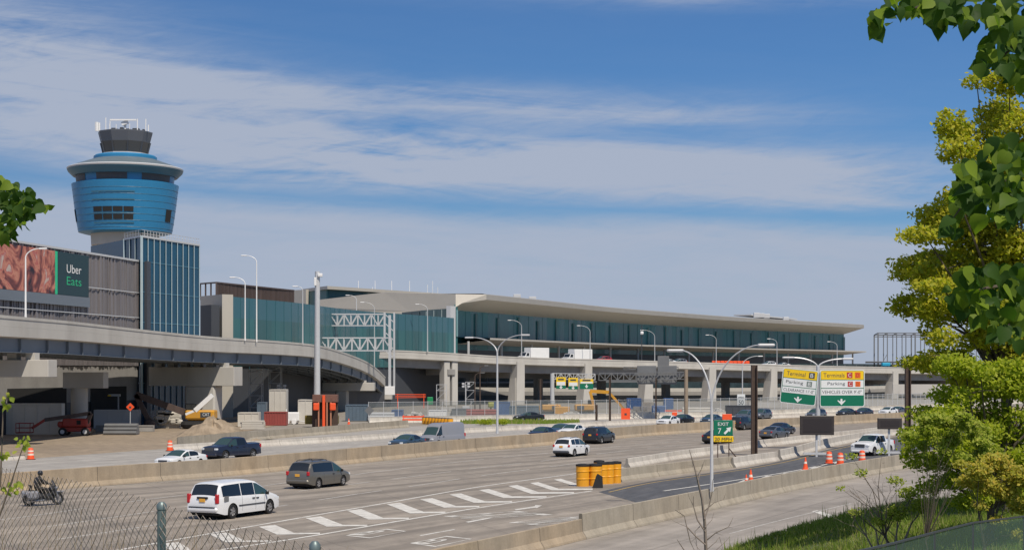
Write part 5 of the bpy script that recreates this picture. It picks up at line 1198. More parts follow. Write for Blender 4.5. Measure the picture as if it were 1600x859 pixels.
SUV = dict(L=4.65, W=1.84, r=.36, wx=(1.38, -1.33), clear=.26,
   prof=[(2.325, .65), (2.27, .88), (2.05, .98), (1.30, 1.10), (.82, 1.42), (.45, 1.62), (.1, 1.69), (-.8, 1.70), (-1.6, 1.65), (-1.86, 1.58), (-2.08, 1.30), (-2.22, 1.05), (-2.31, .9), (-2.325, .62)],
   belt=[(2.325, .85), (1.3, 1.0), (-2.325, 1.12)], side=[(.05, 1.15), (-.95, 0), (-1.75, -1.02)], ws=(.42, 1.28), bl=(-2.16, -1.88), tail_z=1.02, tail_h=.2, plate_z=.95, head_z=.78, mirror=.95, handles=(.1, -.85), seams=(.9, -.02), rails=(.2, -1.5), dark_bumper=True, tumble=.30)
BIGSUV = dict(SUV, L=4.85, W=1.95, r=.39, wx=(1.45, -1.4),
   prof=[(2.425, .7), (2.38, .98), (2.15, 1.08), (1.35, 1.18), (.85, 1.50), (.5, 1.70), (.1, 1.77), (-.9, 1.78), (-1.85, 1.74), (-2.08, 1.66), (-2.25, 1.35), (-2.36, 1.10), (-2.415, .9), (-2.425, .66)],
   belt=[(2.425, .95), (1.3, 1.08), (-2.425, 1.16)], side=[(.08, 1.2), (-.95, .03), (-1.95, -1.02)], ws=(.48, 1.33), bl=(-2.33, -2.1), dark_bumper=False)
SEDAN = dict(L=4.75, W=1.82, r=.33, wx=(1.38, -1.38), clear=.2,
   prof=[(2.375, .58), (2.32, .74), (2.05, .86), (1.15, .97), (.7, 1.20), (.25, 1.39), (-.2, 1.44), (-.75, 1.41), (-1.25, 1.25), (-1.72, 1.06), (-2.2, 1.02), (-2.33, .95), (-2.375, .62)],
   belt=[(2.375, .76), (1.1, .90), (-2.375, .98)], side=[(.02, .95), (-1.15, -.04)], ws=(.22, 1.13), bl=(-1.70, -.8), tail_z=.84, tail_h=.17, plate_z=.72, head_z=.66, mirror=.85, handles=(0, -1.0), seams=(.85, -.08), tumble=.36)
PICKUP = dict(L=5.85, W=2.02, r=.41, wx=(1.85, -1.75), clear=.35,
   prof=[(2.925, .8), (2.87, 1.08), (2.65, 1.18), (1.55, 1.28), (1.12, 1.55), (.78, 1.80), (.4, 1.90), (-.5, 1.91), (-.86, 1.86), (-1.05, 1.40), (-1.1, 1.33), (-2.85, 1.35), (-2.91, 1.25), (-2.925, .75)],
   belt=[(2.925, 1.02), (1.5, 1.14), (-1.0, 1.2), (-2.925, 1.22)], side=[(.3, 1.42), (-.78, .24)], ws=(.76, 1.53), bl=(-1.04, -.88), tail_z=1.1, tail_h=.32, plate_z=.7, head_z=.95, grille_h=.3, mirror=1.2, handles=(.35, -.55), seams=(1.15, .27, -.95), tumble=.26)
CARGO = dict(L=5.95, W=2.03, r=.35, wx=(2.0, -1.65), clear=.24,
   prof=[(2.975, .7), (2.93, .98), (2.75, 1.12), (2.3, 1.28), (1.85, 1.85), (1.62, 2.25), (1.35, 2.52), (.9, 2.62), (-2.7, 2.64), (-2.92, 2.55), (-2.96, 1.3), (-2.975, .7)],
   belt=[(2.975, .92), (2.2, 1.2), (1.2, 1.24), (-2.975, 1.24)], side=[(1.25, 2.2)], ws=(1.66, 2.28), bl=None, tail_z=1.2, tail_h=.4, plate_z=.7, head_z=.85, grille_h=.3, mirror=1.9, handles=(1.15,), seams=(1.1, 2.2), tumble=.10, front_clear=False)
P_ = dict(white=paint('white_car_paint', (.72, .73, .74)), silver=paint('silver_beige_paint', (.155, .145, .125), .4, .35), black=paint('black_car_paint', (.012, .013, .016)), navy=paint('navy_car_paint', (.012, .016, .035)),
   grey=paint('grey_car_paint', (.12, .13, .15), .4), lgrey=paint('slate_van_paint', (.24, .245, .27)), blue=paint('dark_blue_paint', (.03, .06, .10)), red=paint('red_car_paint', (.4, .02, .02)))
def hd_at(px): return lerp_y([(0, 26), (300, 26), (500, 26), (900, 26), (1100, 31), (1250, 36), (1400, 38)], px)
def put(name, label, cat, spec, pt, px, py, back=False, group='vehicles on the parkway', dh=0, sc=1.0, **k):
    q = G(px, py); q.z = .002; v_ = vehicle(name, label, cat, spec, P_[pt], q, hd_at(px) + dh + (180 if back else 0), group, **k); v_.scale = (sc, sc, sc); return v_
put('minivan', 'white minivan with a red tail lamp driving away, nearest vehicle', 'minivan', VAN, 'white', 366, 805, sc=1.1)
mv = [o_ for o_ in COL.objects if o_.name == 'minivan'][0]
mb = MB(); mb.bbox((-2.56, 0, 1.04), (.08, .62, .09), .02); mb.build('tailgate_handle', M['black'], mv, world=False)
mb = MB(); mb.bbox((-2.62, 0, .60), (.06, 1.5, .05), .015); mb.build('bumper_step', M['dgrey'], mv, world=False)
mb = MB(); mb.box((-1.95, -1.0 + .045, .98), (.34, .02, .26)); mb.build('fuel_decal', M['mgrey'], mv, world=False)
put('minivan', 'silver beige minivan with roof rack driving away in the middle lane', 'minivan', OLDVAN, 'silver', 498, 760, sc=1.05)
put('suv', 'white sport utility car driving away left of the yellow barrels', 'car', SUV, 'white', 893, 712)
put('suv', 'black sport utility car driving away beside the median', 'car', BIGSUV, 'black', 936, 692)
# oncoming carriageway
def putY(name, label, cat, spec, pt, px, Yo, back=True, dh=0, group='vehicles on the parkway', z=.002, **k):
    q = A(px, Yo * K, z); return vehicle(name, label, cat, spec, P_[pt], q, hd_at(px) + dh + (180 if back else 0), group, **k)
putY('sedan', 'white sedan half hidden behind the median in front of the pickup', 'car', SEDAN, 'white', 283, 164)
putY('pickup_truck', 'dark navy pickup truck half hidden behind the median', 'pickup truck', PICKUP, 'navy', 362, 181, dh=6)
putY('cargo_van', 'tall slate grey cargo van behind the median', 'van', CARGO, 'lgrey', 691, 213, dh=7).scale = (1, 1, .9)
putY('sedan', 'dark sedan roof just ahead of the cargo van behind the median', 'car', SEDAN, 'blue', 636, 204)
putY('sedan', 'dark sedan with low roof showing over the median behind the white sport utility car', 'car', SEDAN, 'navy', 847, 232)
putY('sedan', 'small dark car roof second of three above the median', 'car', SEDAN, 'blue', 876, 245)
putY('sedan', 'white rimmed car roof, third of three above the median', 'car', SEDAN, 'white', 894, 243)
putY('sedan', 'white sedan on the far carriageway below the grey gantry', 'car', SEDAN, 'white', 1044, 292)
putY('sedan', 'black sedan directly behind the white far sedan', 'car', SEDAN, 'black', 1066, 300, dh=4)
putY('sedan', 'dark blue sedan left of the orange panel above the exit sign', 'car', SEDAN, 'blue', 1112, 300)
putY('sedan', 'grey sport car right of the thick brown post on the far side', 'car', SUV, 'grey', 1190, 330)
putY('suv', 'grey sport utility car seen left of the thick brown post', 'car', BIGSUV, 'grey', 1165, 316)
put('suv', 'black sport utility car driving away right of the exit sign', 'car', BIGSUV, 'black', 1160, 671)
put('sedan', 'grey sedan driving away right of the thick brown post', 'car', SEDAN, 'grey', 1210, 685)
put('sedan', 'dark blue sedan ahead of the grey sedan near the brown post', 'car', SEDAN, 'navy', 1221, 678)
put('sedan', 'black car mostly hidden behind the exit sign', 'car', SEDAN, 'black', 1122, 692)
putY('suv', 'grey sport utility car just behind the sign pole', 'car', SUV, 'grey', 1275, 330)
putY('sedan', 'dark sedan left one below the Terminals C D sign', 'car', SEDAN, 'black', 1322, 350)
putY('sedan', 'dark blue sedan right one below the Terminals C D sign', 'car', SEDAN, 'navy', 1349, 354)
putY('sedan', 'white sedan far right on the far carriageway', 'car', SEDAN, 'white', 1388, 362)
putY('sedan', 'silver sedan trailing the far right white sedan', 'car', SEDAN, 'grey', 1402, 366)
q = G(1364, 710); wp = vehicle('pickup_truck', 'white pickup truck facing the camera in the exit lane', 'pickup truck', PICKUP, P_['white'], q, 216, 'vehicles on the parkway')
q = A(826, 318 * K); vehicle('suv', 'black car parked in the yard before the slate container', 'car', SEDAN, P_['black'], q, 245, 'vehicles on the parkway')
# box trucks on the upper viaduct
def box_truck(px, lab):
    p, d_ = up_at(px); q = p + Vector((-d_.y, d_.x, 0)) * 5; z = p.z - 1.0; t = empty('box_truck', (q.x, q.y, z), lab, 'truck', 'box trucks on the viaduct', math.atan2(d_.y, d_.x) + math.pi)
    mb = MB(); mb.bbox((-1.2, 0, 2.2), (6.0, 2.4, 2.5), .06); mb.build('cargo_box', M['white'], t, world=False)
    mb = MB(); vs = [(x, y, z) for y in (-1.05, 1.05) for x, z in ((1.95, .5), (4.1, .5), (4.15, 1.3), (3.4, 1.5), (2.9, 2.35), (1.95, 2.4))]; n = 6
    mb.add(vs, [tuple(range(n)), tuple(range(2 * n - 1, n - 1, -1))] + [(i, n + i, n + (i + 1) % n, (i + 1) % n) for i in range(n)]); fixn(mb.build('cab', P_['white'], t, world=False))
    mb = MB(); mb.add([(3.46, -.95, 1.5), (3.46, .95, 1.5), (2.98, .92, 2.28), (2.98, -.92, 2.28)], [(0, 1, 2, 3)]); mb.add([(2.2, 1.06, 1.45), (3.2, 1.06, 1.45), (2.85, 1.06, 2.2), (2.2, 1.06, 2.2)], [(0, 1, 2, 3)]); mb.build('windshield', M['glass'], t, world=False)
    for x in (3.2, -2.6):
        for s in (1, -1): mb = MB(); mb.lathe((x, s * 1.0, .42), [(.2, -.14), (.42, -.12), (.42, .12), (.2, .14)], 14, axis='Y'); mb.build('wheel', M['black'], t, world=False)
box_truck(855, 'left white box truck on the upper viaduct'); box_truck(923, 'right white box truck on the upper viaduct')
p, d_ = up_at(1143); mb = MB()
for k in range(-4, 5): q = p + d_ * k * 1.5 + Vector((0, 1.5, 0)); mb.bbox((q.x, q.y, p.z - .1), (1.35, .5, 1.5), .15, math.atan2(d_.y, d_.x))
tag(mb.build('water_barrier_row', M['orange']), 'row of linked orange plastic barriers on the viaduct', 'barrier')
for px, sp__, pt, lab in ((1248, SEDAN, 'white', 'white car on the viaduct above the Terminal B sign'), (1226, SUV, 'white', 'small white vehicle left of the white viaduct car'), (968, SUV, 'red', 'red car on the viaduct right of the second box truck'), (1085, SUV, 'lgrey', 'grey vehicle on the viaduct left of the orange barrier row'), (1068, SEDAN, 'white', 'white car parked on the viaduct above the brown stained post')):
    p, d_ = up_at(px); q = p + Vector((-d_.y, d_.x, 0)) * 6; vehicle('car', lab, 'car', sp__, P_[pt], (q.x, q.y, p.z - .75), 90 - math.degrees(math.atan2(d_.y, d_.x)) + 180, 'cars on the upper viaduct', detail=False)
# ================================================================== motorcycle and rider
q = G(68, 789); mc = empty('motorcycle', (q.x, q.y, 0), 'silver and black touring motorcycle seen through the wire fence', 'motorcycle', None, R(90 - 50))
for x in (.78, -.78):
    mb = MB(); pr_ = [(.20, -.07), (.30, -.08), (.325, 0), (.30, .08), (.20, .07)]; mb.lathe((0, 0, 0), pr_, 24, axis='Y', cap=False); wo = mb.build('wheel', M['black'], mc, world=False, smooth=50); wo.location = (x, 0, .325)
    mb = MB()
    for k in range(7): a = 2 * math.pi * k / 7; mb.beam((0, 0, 0), (.2 * math.cos(a), 0, .2 * math.sin(a)), .03, .04)
    mb.lathe((0, 0, 0), [(.205, -.03), (.215, 0), (.205, .03)], 20, axis='Y', cap=False); mb.build('rim', M['chrome'], wo, world=False)
mb = MB(); mb.bbox((.5, 0, .72), (.34, .46, .5), .12); mb.bbox((.1, 0, .74), (.6, .36, .32), .1); mb.bbox((-.4, 0, .55), (.5, .34, .3), .08); mb.bbox((0, 0, .45), (1.0, .42, .36), .12); mb.bbox((.78, 0, .60), (.5, .2, .16), .06); mb.bbox((-.05, 0, .42), (.55, .36, .34), .08); mb.build('tank_and_engine', P_['black'], mc, world=False)
mb = MB(); mb.bbox((-.38, 0, .76), (.62, .32, .1), .05); mb.bbox((-.72, 0, .93), (.08, .28, .3), .03); mb.build('seat', M['black'], mc, world=False)
mb = MB()
for s in (1, -1): mb.bbox((-.72, s * .35, .58), (.62, .24, .42), .09)
mb.bbox((-.95, 0, .62), (.2, .3, .16), .06); mb.build('pannier', P_['lgrey'], mc, world=False)
mb = MB()
for s in (1, -1): mb.tube([(.78, s * .1, .32), (.52, s * .1, .95), (.45, s * .12, 1.02)], .03, 6)
mb.tube([(.50, -.1, 1.0), (.42, -.38, 1.06), (.28, -.42, 1.05)], .02, 6); mb.tube([(.50, .1, 1.0), (.42, .38, 1.06), (.28, .42, 1.05)], .02, 6); mb.build('fork_and_handlebar', M['chrome'], mc, world=False)
mb = MB(); mb.lathe((.66, 0, .86), [(.03, -.09), (.11, -.05), (.12, .03), (.06, .1)], 14, axis='Y'); mb.add([(.62, -.2, .95), (.62, .2, .95), (.45, .17, 1.3), (.45, -.17, 1.3)], [(0, 1, 2, 3)]); mb.bbox((.85, 0, .68), (.5, .16, .05), .02); mb.build('headlamp_and_screen', P_['lgrey'], mc, world=False)
mb = MB(); mb.tube([(.1, -.2, .3), (-.5, -.26, .27), (-1.0, -.28, .3)], .05, 8); mb.tube([(.1, .2, .3), (-.5, .26, .27), (-1.0, .28, .3)], .05, 8); mb.build('exhaust', M['chrome'], mc, world=False)
def skin_body(name, verts, edges, rad, m, parent, root=0, sub=2):
    me = bpy.data.meshes.new(name); me.from_pydata(verts, edges, []); o = bpy.data.objects.new(name, me); COL.objects.link(o)
    sk = o.modifiers.new('s', 'SKIN'); sk.use_smooth_shade = True
    for i, r_ in enumerate(rad): me.skin_vertices[0].data[i].radius = (r_, r_ * .85)
    for i in range(len(verts)): me.skin_vertices[0].data[i].use_root = (i == root)
    ss = o.modifiers.new('b', 'SUBSURF'); ss.levels = sub; ss.render_levels = sub
    bpy.context.view_layer.update(); dg = bpy.context.evaluated_depsgraph_get(); nm = bpy.data.meshes.new_from_object(o.evaluated_get(dg)); o.modifiers.clear(); o.data = nm; nm.name = name
    nm.materials.clear(); nm.materials.append(m); nm.polygons.foreach_set('use_smooth', [True] * len(nm.polygons)); o.parent = parent; return o
pr = empty('person', (q.x, q.y, 0), 'rider in black jacket and helmet sitting on the motorcycle', 'person', None, R(90 - 50))
vs = [(-.35, 0, .93), (-.34, 0, 1.1), (-.28, 0, 1.3), (-.22, 0, 1.44), (-.2, 0, 1.54),
      (-.25, .2, 1.40), (-.02, .3, 1.2), (.24, .37, 1.09), (-.25, -.2, 1.40), (-.02, -.3, 1.2), (.24, -.37, 1.09),
      (-.32, .12, .9), (.08, .22, .86), (-.02, .24, .45), (.0, .24, .34), (.16, .25, .31), (-.32, -.12, .9), (.08, -.22, .86), (-.02, -.24, .45), (.0, -.24, .34), (.16, -.25, .31)]
es = [(0, 1), (1, 2), (2, 3), (3, 4), (2, 5), (5, 6), (6, 7), (2, 8), (8, 9), (9, 10), (0, 11), (11, 12), (12, 13), (13, 14), (14, 15), (0, 16), (16, 17), (17, 18), (18, 19), (19, 20)]
rd = [.19, .20, .22, .13, .07, .11, .08, .06, .11, .08, .06, .13, .11, .08, .07, .06, .13, .11, .08, .07, .06]
skin_body('body', vs, es, rd, M['leather'], pr)
mb = MB(); mb.lathe((-.18, 0, 1.66), [(.05, -.13), (.11, -.1), (.135, -.02), (.13, .06), (.09, .12), (.03, .145)], 18); mb.build('helmet', P_['black'], pr, world=False, smooth=60)
mb = MB(); mb.lathe((-.12, 0, 1.63), [(.03, -.09), (.075, -.05), (.08, .0), (.05, .05)], 14); mb.build('face', M['skin'], pr, world=False, smooth=60)
for s in (1, -1):
    mb = MB(); h = Vector((.25, s * .39, 1.08)); mb.bbox(h, (.09, .09, .06), .02)
    for k in range(4): mb.tube([h + Vector((.04, s * (-.035 + k * .023), .01)), h + Vector((.085, s * (-.035 + k * .023), 0)), h + Vector((.08, s * (-.035 + k * .023), -.05))], .011, 5)
    mb.tube([h + Vector((.0, -s * .045, 0)), h + Vector((.05, -s * .06, -.03))], .013, 5); mb.build('glove', M['leather'], pr, world=False)
mc.scale = pr.scale = (1.12, 1.12, 1.12)
# ================================================================== barrels, drums, cones
def barrel(px, py, s=1.0, lab='', group='yellow crash barrels at the gore'):
    q = G(px, py); hz_ = 1.28; t = empty('crash_barrel', (q.x, q.y, 0), lab, 'barrel', group); t.scale = (1, 1, hz_); mb = MB()
    mb.lathe((0, 0, 0), [(.42 * s, 0), (.43 * s, .35), (.455 * s, .37), (.455 * s, .41), (.435 * s, .43), (.44 * s, .75), (.465 * s, .77), (.465 * s, .81), (.445 * s, .83), (.45 * s, 1.0), (.44 * s, 1.06)], 24); mb.build('drum', M['barrel'], t, world=False, smooth=30)
    mb = MB(); mb.lathe((0, 0, 1.05), [(.47 * s, 0), (.475 * s, .05), (.45 * s, .10), (.2 * s, .13)], 24); mb.build('lid', M['black'], t, world=False, smooth=30)
nm_ = ['leftmost and nearest', 'second from the left', 'third from the left', 'fourth from the left', 'rear right', 'rightmost']
for i, (px, py) in enumerate(((910.5, 759), (930, 758.5), (941.5, 755.5), (951, 755), (962.5, 754), (936, 752))):
    barrel(px, py, 1.0 if i < 2 else .82, 'black lidded yellow crash barrel in the near cluster, ' + (nm_[i] if i < 5 else 'tucked behind the second one'))
mb = MB(); q = G(934, 762); mb.add([q + Vector(v) for v in ((-.35, 0, 0), (.35, 0, 0), (.32, .1, .75), (.0, .1, .95), (-.1, .1, .8), (-.35, .25, 0), (.35, .25, 0), (.32, .2, .75), (0, .2, .95), (-.1, .2, .8))], [(0, 1, 2, 3, 4), (9, 8, 7, 6, 5), (0, 5, 6, 1), (1, 6, 7, 2), (2, 7, 8, 3), (3, 8, 9, 4), (4, 9, 5, 0)]); tag(fixn(mb.build('rubber_flap', M['black'])), 'black rubber flap leaning on the near crash barrels', 'flap')
for i in range(9):
    px = 664 + i * 4.9; q = A(px, 301 * K - i * .9); q.y += 0; t = empty('crash_barrel', (q.x, q.y, 0), 'small yellow barrel %s of the far row behind the cargo van' % ['at the left end', 'next to the left end', 'third from left', 'fourth from left', 'in the middle', 'fourth from right', 'third from right', 'next to the right end', 'at the right end'][i], 'barrel', 'far row of yellow barrels')
    mb = MB(); mb.lathe((0, 0, 0), [(.43, 0), (.44, .4), (.46, .42), (.45, .8), (.44, .95)], 16); mb.build('drum', M['barrel'], t, world=False, smooth=30); mb = MB(); mb.lathe((0, 0, .95), [(.45, 0), (.3, .1)], 16); mb.build('lid', M['dgrey'], t, world=False)
def drum(px, py, lab, tilt=0):
    q = G(px, py); t = empty('traffic_drum', (q.x, q.y, 0), lab, 'traffic drum', 'orange and white traffic drums'); t.rotation_euler = (0, R(tilt), 0)
    mb = MB(); mb.lathe((0, 0, 0), [(.36, 0), (.36, .08), (.30, .1), (.29, .32), (.275, .34), (.265, .60), (.25, .62), (.235, .86), (.22, .88), (.19, 1.0), (.05, 1.03)], 20); mb.build('drum', M['orange'], t, world=False, smooth=30)
    mb = MB()
    for z0, z1, r0, r1 in ((.38, .54, .277, .271), (.68, .82, .252, .241)): mb.lathe((0, 0, 0), [(r0, z0), (r1, z1)], 20, cap=False)
    mb.build('reflective_band', M['reflect'], t, world=False, smooth=30)
    mb = MB(); mb.lathe((0, 0, 0), [(.42, 0.0), (.42, .05), (.34, .07)], 20); mb.build('base', M['black'], t, world=False)
drum(265.5, 704, 'traffic drum at the start of the far wall, left of the pickup'); drum(48, 717.5, 'traffic drum at the far left roadside')
drum(1295.5, 724, 'traffic drum leftmost of three in the exit lane'); drum(1313, 726, 'traffic drum middle of three in the exit lane'); drum(1347, 722, 'traffic drum in front of the white pickup')
def cone(px, py, h, lab, lay=0):
    q = G(px, py); t = empty('traffic_cone', (q.x, q.y, .01), lab, 'traffic cone', 'orange traffic cones'); t.rotation_euler = (0, R(lay), 0); s = h / .75
    mb = MB(); mb.lathe((0, 0, 0), [(.17 * s, .03), (.12 * s, .28 * s), (.085 * s, .46 * s), (.03 * s, .75 * s)], 16); mb.bbox((0, 0, .02), (.42 * s, .42 * s, .04), .01); mb.build('cone', M['orange'], t, world=False, smooth=30)
    mb = MB(); mb.lathe((0, 0, 0), [(.107 * s, .36 * s), (.082 * s, .49 * s)], 16, cap=False); mb.build('reflective_band', M['reflect'], t, world=False)
cone(1258.5, 733, .95, 'orange cone with pale tip standing on the ladder marking')
cone(1173, 756, 1.0, 'squat orange cone behind the near barrier'); cone(1166, 757, .7, 'small orange cone leaning beside the squat one')
cone(545, 663, .9, 'orange cone at the foot of the drilling frame')
# ================================================================== construction yard
def bx(name, x0, x1, y0, y1, Yo, dep, m, lab, cat, ribs=0, z0=None, group=None):
    Y = Yo * K; a, b = P(x0, y1, Y), P(x1, y0, Y); zb = a.z if z0 is None else z0; t = empty(name, ((a.x + b.x) / 2, Y + dep / 2, zb), lab, cat, group)
    mb = MB(); mb.bbox(((a.x + b.x) / 2, Y + dep / 2, (zb + b.z) / 2), (b.x - a.x, dep, b.z - zb), .04); mb.build('body', m, t)
    mb = MB(); n = ribs or 6
    for k in range(n + 1): x = a.x + (b.x - a.x) * k / n; mb.beam((x, Y - .03, zb + .05), (x, Y - .03, b.z - .05), .08, .06)
    mb.beam((a.x, Y - .04, b.z - .06), (b.x, Y - .04, b.z - .06), .08, .14); mb.beam((a.x, Y - .04, zb + .1), (b.x, Y - .04, zb + .1), .08, .14); mb.build('rib', m, t); return t
bx('skip_container', 372, 404, 644, 662, 285, 2.2, M['cream'], 'cream storage box behind the concrete wall', 'container', 3, 0)
bx('skip_container', 413, 447, 643, 661, 292, 2.2, M['redbox'], 'red ribbed waste container beside the cream box', 'container', 8, 0)
bx('office_cabin', 466, 489, 624, 644, 300, 3, M['cream'], 'pale site cabin left of the tall grey mast', 'cabin', 2, 0)
bx('storage_container', 612, 629, 640, 655, 330, 3, M['bluebox'], 'small blue container at the left end of the fence', 'container', 4, 0)
bx('storage_container', 540, 574, 632, 657, 318, 3, M['slate'], 'dark blue grey container beneath the ramp end', 'container', 6, 0)
bx('storage_container', 772, 797, 628, 655, 345, 3, M['bluebox'], 'bright blue container behind the double lamp', 'container', 4, 0)
bx('storage_container', 796, 842, 634, 656, 338, 3, M['slate'], 'long slate container right of the bright blue one', 'container', 8, 0)
bx('storage_container', 706, 738, 638, 655, 350, 3, M['mgrey'], 'plain grey container behind the far yellow barrels', 'container', 6, 0)
bx('storage_container', 980, 1002, 622, 631, 420, 3, M['bluebox'], 'distant blue container behind the orange work sign', 'container', 4, 0)
bx('storage_container', 1038, 1052, 622, 631, 420, 3, M['bluebox'], 'distant blue container near the brown stained post', 'container', 4, 0)
bx('site_cabin', 670, 698, 640, 652, 345, 2.5, M['white'], 'white site cabin above the far barrels', 'cabin', 3, 0)
bx('storage_container', -20, 96, 630, 645, 250, 1.6, M['cream'], 'long pale trailer in the shade at the far left', 'trailer', 6, 0)
bx('storage_silo', 421, 447, 608, 640, 305, 2.5, M['cream'], 'tall pale hopper behind the red ribbed container', 'silo', 3, 0)
bx('shipping_crate', 402, 415, 628, 648, 300, 2, M['slate'], 'narrow dark crate between the cream box and the hopper', 'crate', 2, 0)
bx('storage_container', 147, 215, 640, 660, 275, 2, M['lgrey'], 'pale grey box trailer right of the red boom lift', 'trailer', 3, 0)
bx('low_wall', 150, 240, 664, 676, 262, .6, M['conc_dark'], 'low grey block wall behind the boom lift', 'wall', 3, 0)
bx('storage_container', 300, 330, 648, 657, 285, 2, mat('green_tank', (.01, .22, .09), .5), 'bright green tank behind the yellow excavator body', 'tank', 4, 1.2)
t = bx('storage_container', 1135, 1175, 633, 645, 350, 2, M['dgrey'], 'dark equipment crate behind the exit sign', 'crate', 4, 0)
# dirt mound
mb = MB(); c = G(322, 690); random.seed(11); nr, na = 12, 40
for i in range(nr + 1):
    for j in range(na):
        a = 2 * math.pi * j / na; r_ = i / nr; h = 2.3 * (1 - r_) ** 1.1 * (1 + .16 * math.sin(a * 2 + 1)) + random.uniform(-.3, .3) * min(1, (1 - r_) * 2); mb.v.append((c.x + math.cos(a) * 4.6 * r_ * (1.15 + .1 * math.sin(a * 3)), c.y + 4 + math.sin(a) * 4 * r_, h - (.05 if i == nr else 0)))
for i in range(nr):
    for j in range(na): mb.f.append((i * na + j, i * na + (j + 1) % na, (i + 1) * na + (j + 1) % na, (i + 1) * na + j)); mb.m.append(0)
tag(fixn(mb.build('dirt_mound', M['dirt'], smooth=70)), 'heap of tan dirt beside the ramp pier', 'dirt heap')
# boom lift
def boom_lift(px, Yo, lab, flip=1, s=1.0):
    q = A(px, Yo * K); t = empty('boom_lift', (q.x, q.y, 0), lab, 'boom lift', 'red boom lifts'); t.rotation_euler = (0, 0, R(0 if flip > 0 else 180))
    for x in (-1.3, 1.4):
        for y in (-.95, .95):
            mb = MB(); mb.lathe((0, 0, 0), [(.2, -.16), (.46, -.17), (.5, -.1), (.5, .1), (.46, .17), (.2, .16)], 18, axis='Y'); w = mb.build('wheel', M['black'], t, world=False); w.location = (x * s, y, .5)
            mb = MB(); mb.lathe((0, 0, 0), [(.26, -.19), (.26, .19)], 14, axis='Y'); mb.build('rim', M['lgrey'], w, world=False)
    mb = MB(); mb.bbox((0, 0, .75), (3.4, 1.6, .5), .08); mb.build('chassis', M['red'], t, world=False)
    mb = MB(); mb.bbox((.1, .1, 1.55), (3.0, 1.9, 1.0), .15); mb.bbox((-1.6, .1, 1.35), (.9, 1.5, .7), .2); mb.build('turntable', M['red'], t, world=False)
    mb = MB(); mb.box((.6, -.87, 1.6), (.5, .03, .5)); mb.build('grille', M['black'], t, world=False)
    mb = MB(); mb.beam((1.9, -.2, 2.7), (-3.6, -.2, 1.9), .4, .45); mb.beam((1.9, -.2, 2.7), (1.4, -.2, 1.5), .4, .5); mb.build('boom', M['brown'], t, world=False)
    mb = MB(); mb.beam((-3.6, -.2, 1.9), (-5.2, -.2, .9), .25, .3); mb.build('jib', M['red'], t, world=False)
    mb = MB()
    for x in (-6.9, -5.2):
        for y in (-.9, .5): mb.beam((x, y, .35), (x, y, 1.5), .07, .07)
    for z in (.4, .95, 1.5):
        for y in (-.9, .5): mb.beam((-6.9, y, z), (-5.2, y, z), .07, .07)
        for x in (-6.9, -5.2): mb.beam((x, -.9, z), (x, .5, z), .07, .07)
    mb.box((-6.05, -.2, .35), (1.7, 1.4, .06)); mb.build('platform', M['red'], t, world=False)
boom_lift(118, 246, 'red boom lift parked in the ramp shade with its boom lowered')
# excavators
def excavator(px, Yo, lab, flip, s, arm, m='yellow', track=True, bucket=True):
    """arm: list of joints (x, z) in metres from the machine centre, already scaled"""
    q = A(px, Yo * K); t = empty('excavator', (q.x, q.y, 0), lab, 'excavator', 'yellow excavators')
    for y in (-1.0, 1.0):
        mb = MB(); mb.tube([(-1.7 * s, y, .5 * s), (-1.2 * s, y, .5 * s), (1.2 * s, y, .5 * s), (1.7 * s, y, .5 * s)], [.3 * s, .48 * s, .48 * s, .3 * s], 8); mb.build('track', M['black'], t, world=False)
    mb = MB(); x0 = -flip; mb.bbox((x0 * .5 * s, 0, 1.65 * s), (3.4 * s, 2.4 * s, 1.05 * s), .18); mb.bbox((x0 * .4 * s, 0, 1.1 * s), (2.6 * s, 2.0, .25), .05); mb.build('body', M[m], t, world=False)
    mb = MB(); mb.bbox((flip * .75 * s, .5, 2.2 * s), (1.35 * s, 1.0, 1.5 * s), .12); mb.build('cab', M['glass'], t, world=False)
    mb = MB(); mb.box((x0 * 1.2 * s, -1.22 * s, 1.65 * s), (1.2 * s, .03, .6 * s)); lp_ = mb.build('badge_panel', M['dgrey'], t, world=False)
    for k in range(len(arm) - 1):
        mb = MB(); a, b = arm[k], arm[k + 1]; mb.beam((a[0], -.3, a[1]), (b[0], -.3, b[1]), .45 * s, (.75 - .18 * k) * s); mb.build('boom' if k == 0 else 'stick', M['brown'] if m == 'yellow' and Yo < 300 else M[m], t, world=False)
    if bucket: mb = MB(); e_ = arm[-1]; mb.lathe((e_[0], -.3, e_[1] - .3), [(.1, -.55 * s), (.55 * s, -.5 * s), (.6 * s, .5 * s), (.1, .55 * s)], 8, axis='Y'); mb.build('bucket', M['brown'], t, world=False)
    return t
ex = excavator(308, 276, 'yellow excavator with raised dark boom beside the ramp pier', -1, 1.15, [(-1.6, 2.2), (-8.2, 4.6), (-6.3, .9)])
text_on('CAT', Vector(ex.location) + Vector((1.0, -1.45, 1.75)), X1, UZ, .4, M['white_sign'], ex, width=.9, depth=.01)
excavator(918, 345, 'yellow excavator with bent arm behind the white wall', 1, 1.0, [(1.0, 2.0), (-1.0, 4.6), (3.2, 4.6), (6.2, .8)][0:1] + [(.4, 4.4), (3.6, 4.2), (6.6, .8)])
excavator(857, 350, 'small yellow loader left of the bent arm excavator', -1, .95, [(-1.2, 1.6), (-3.0, 1.0)])
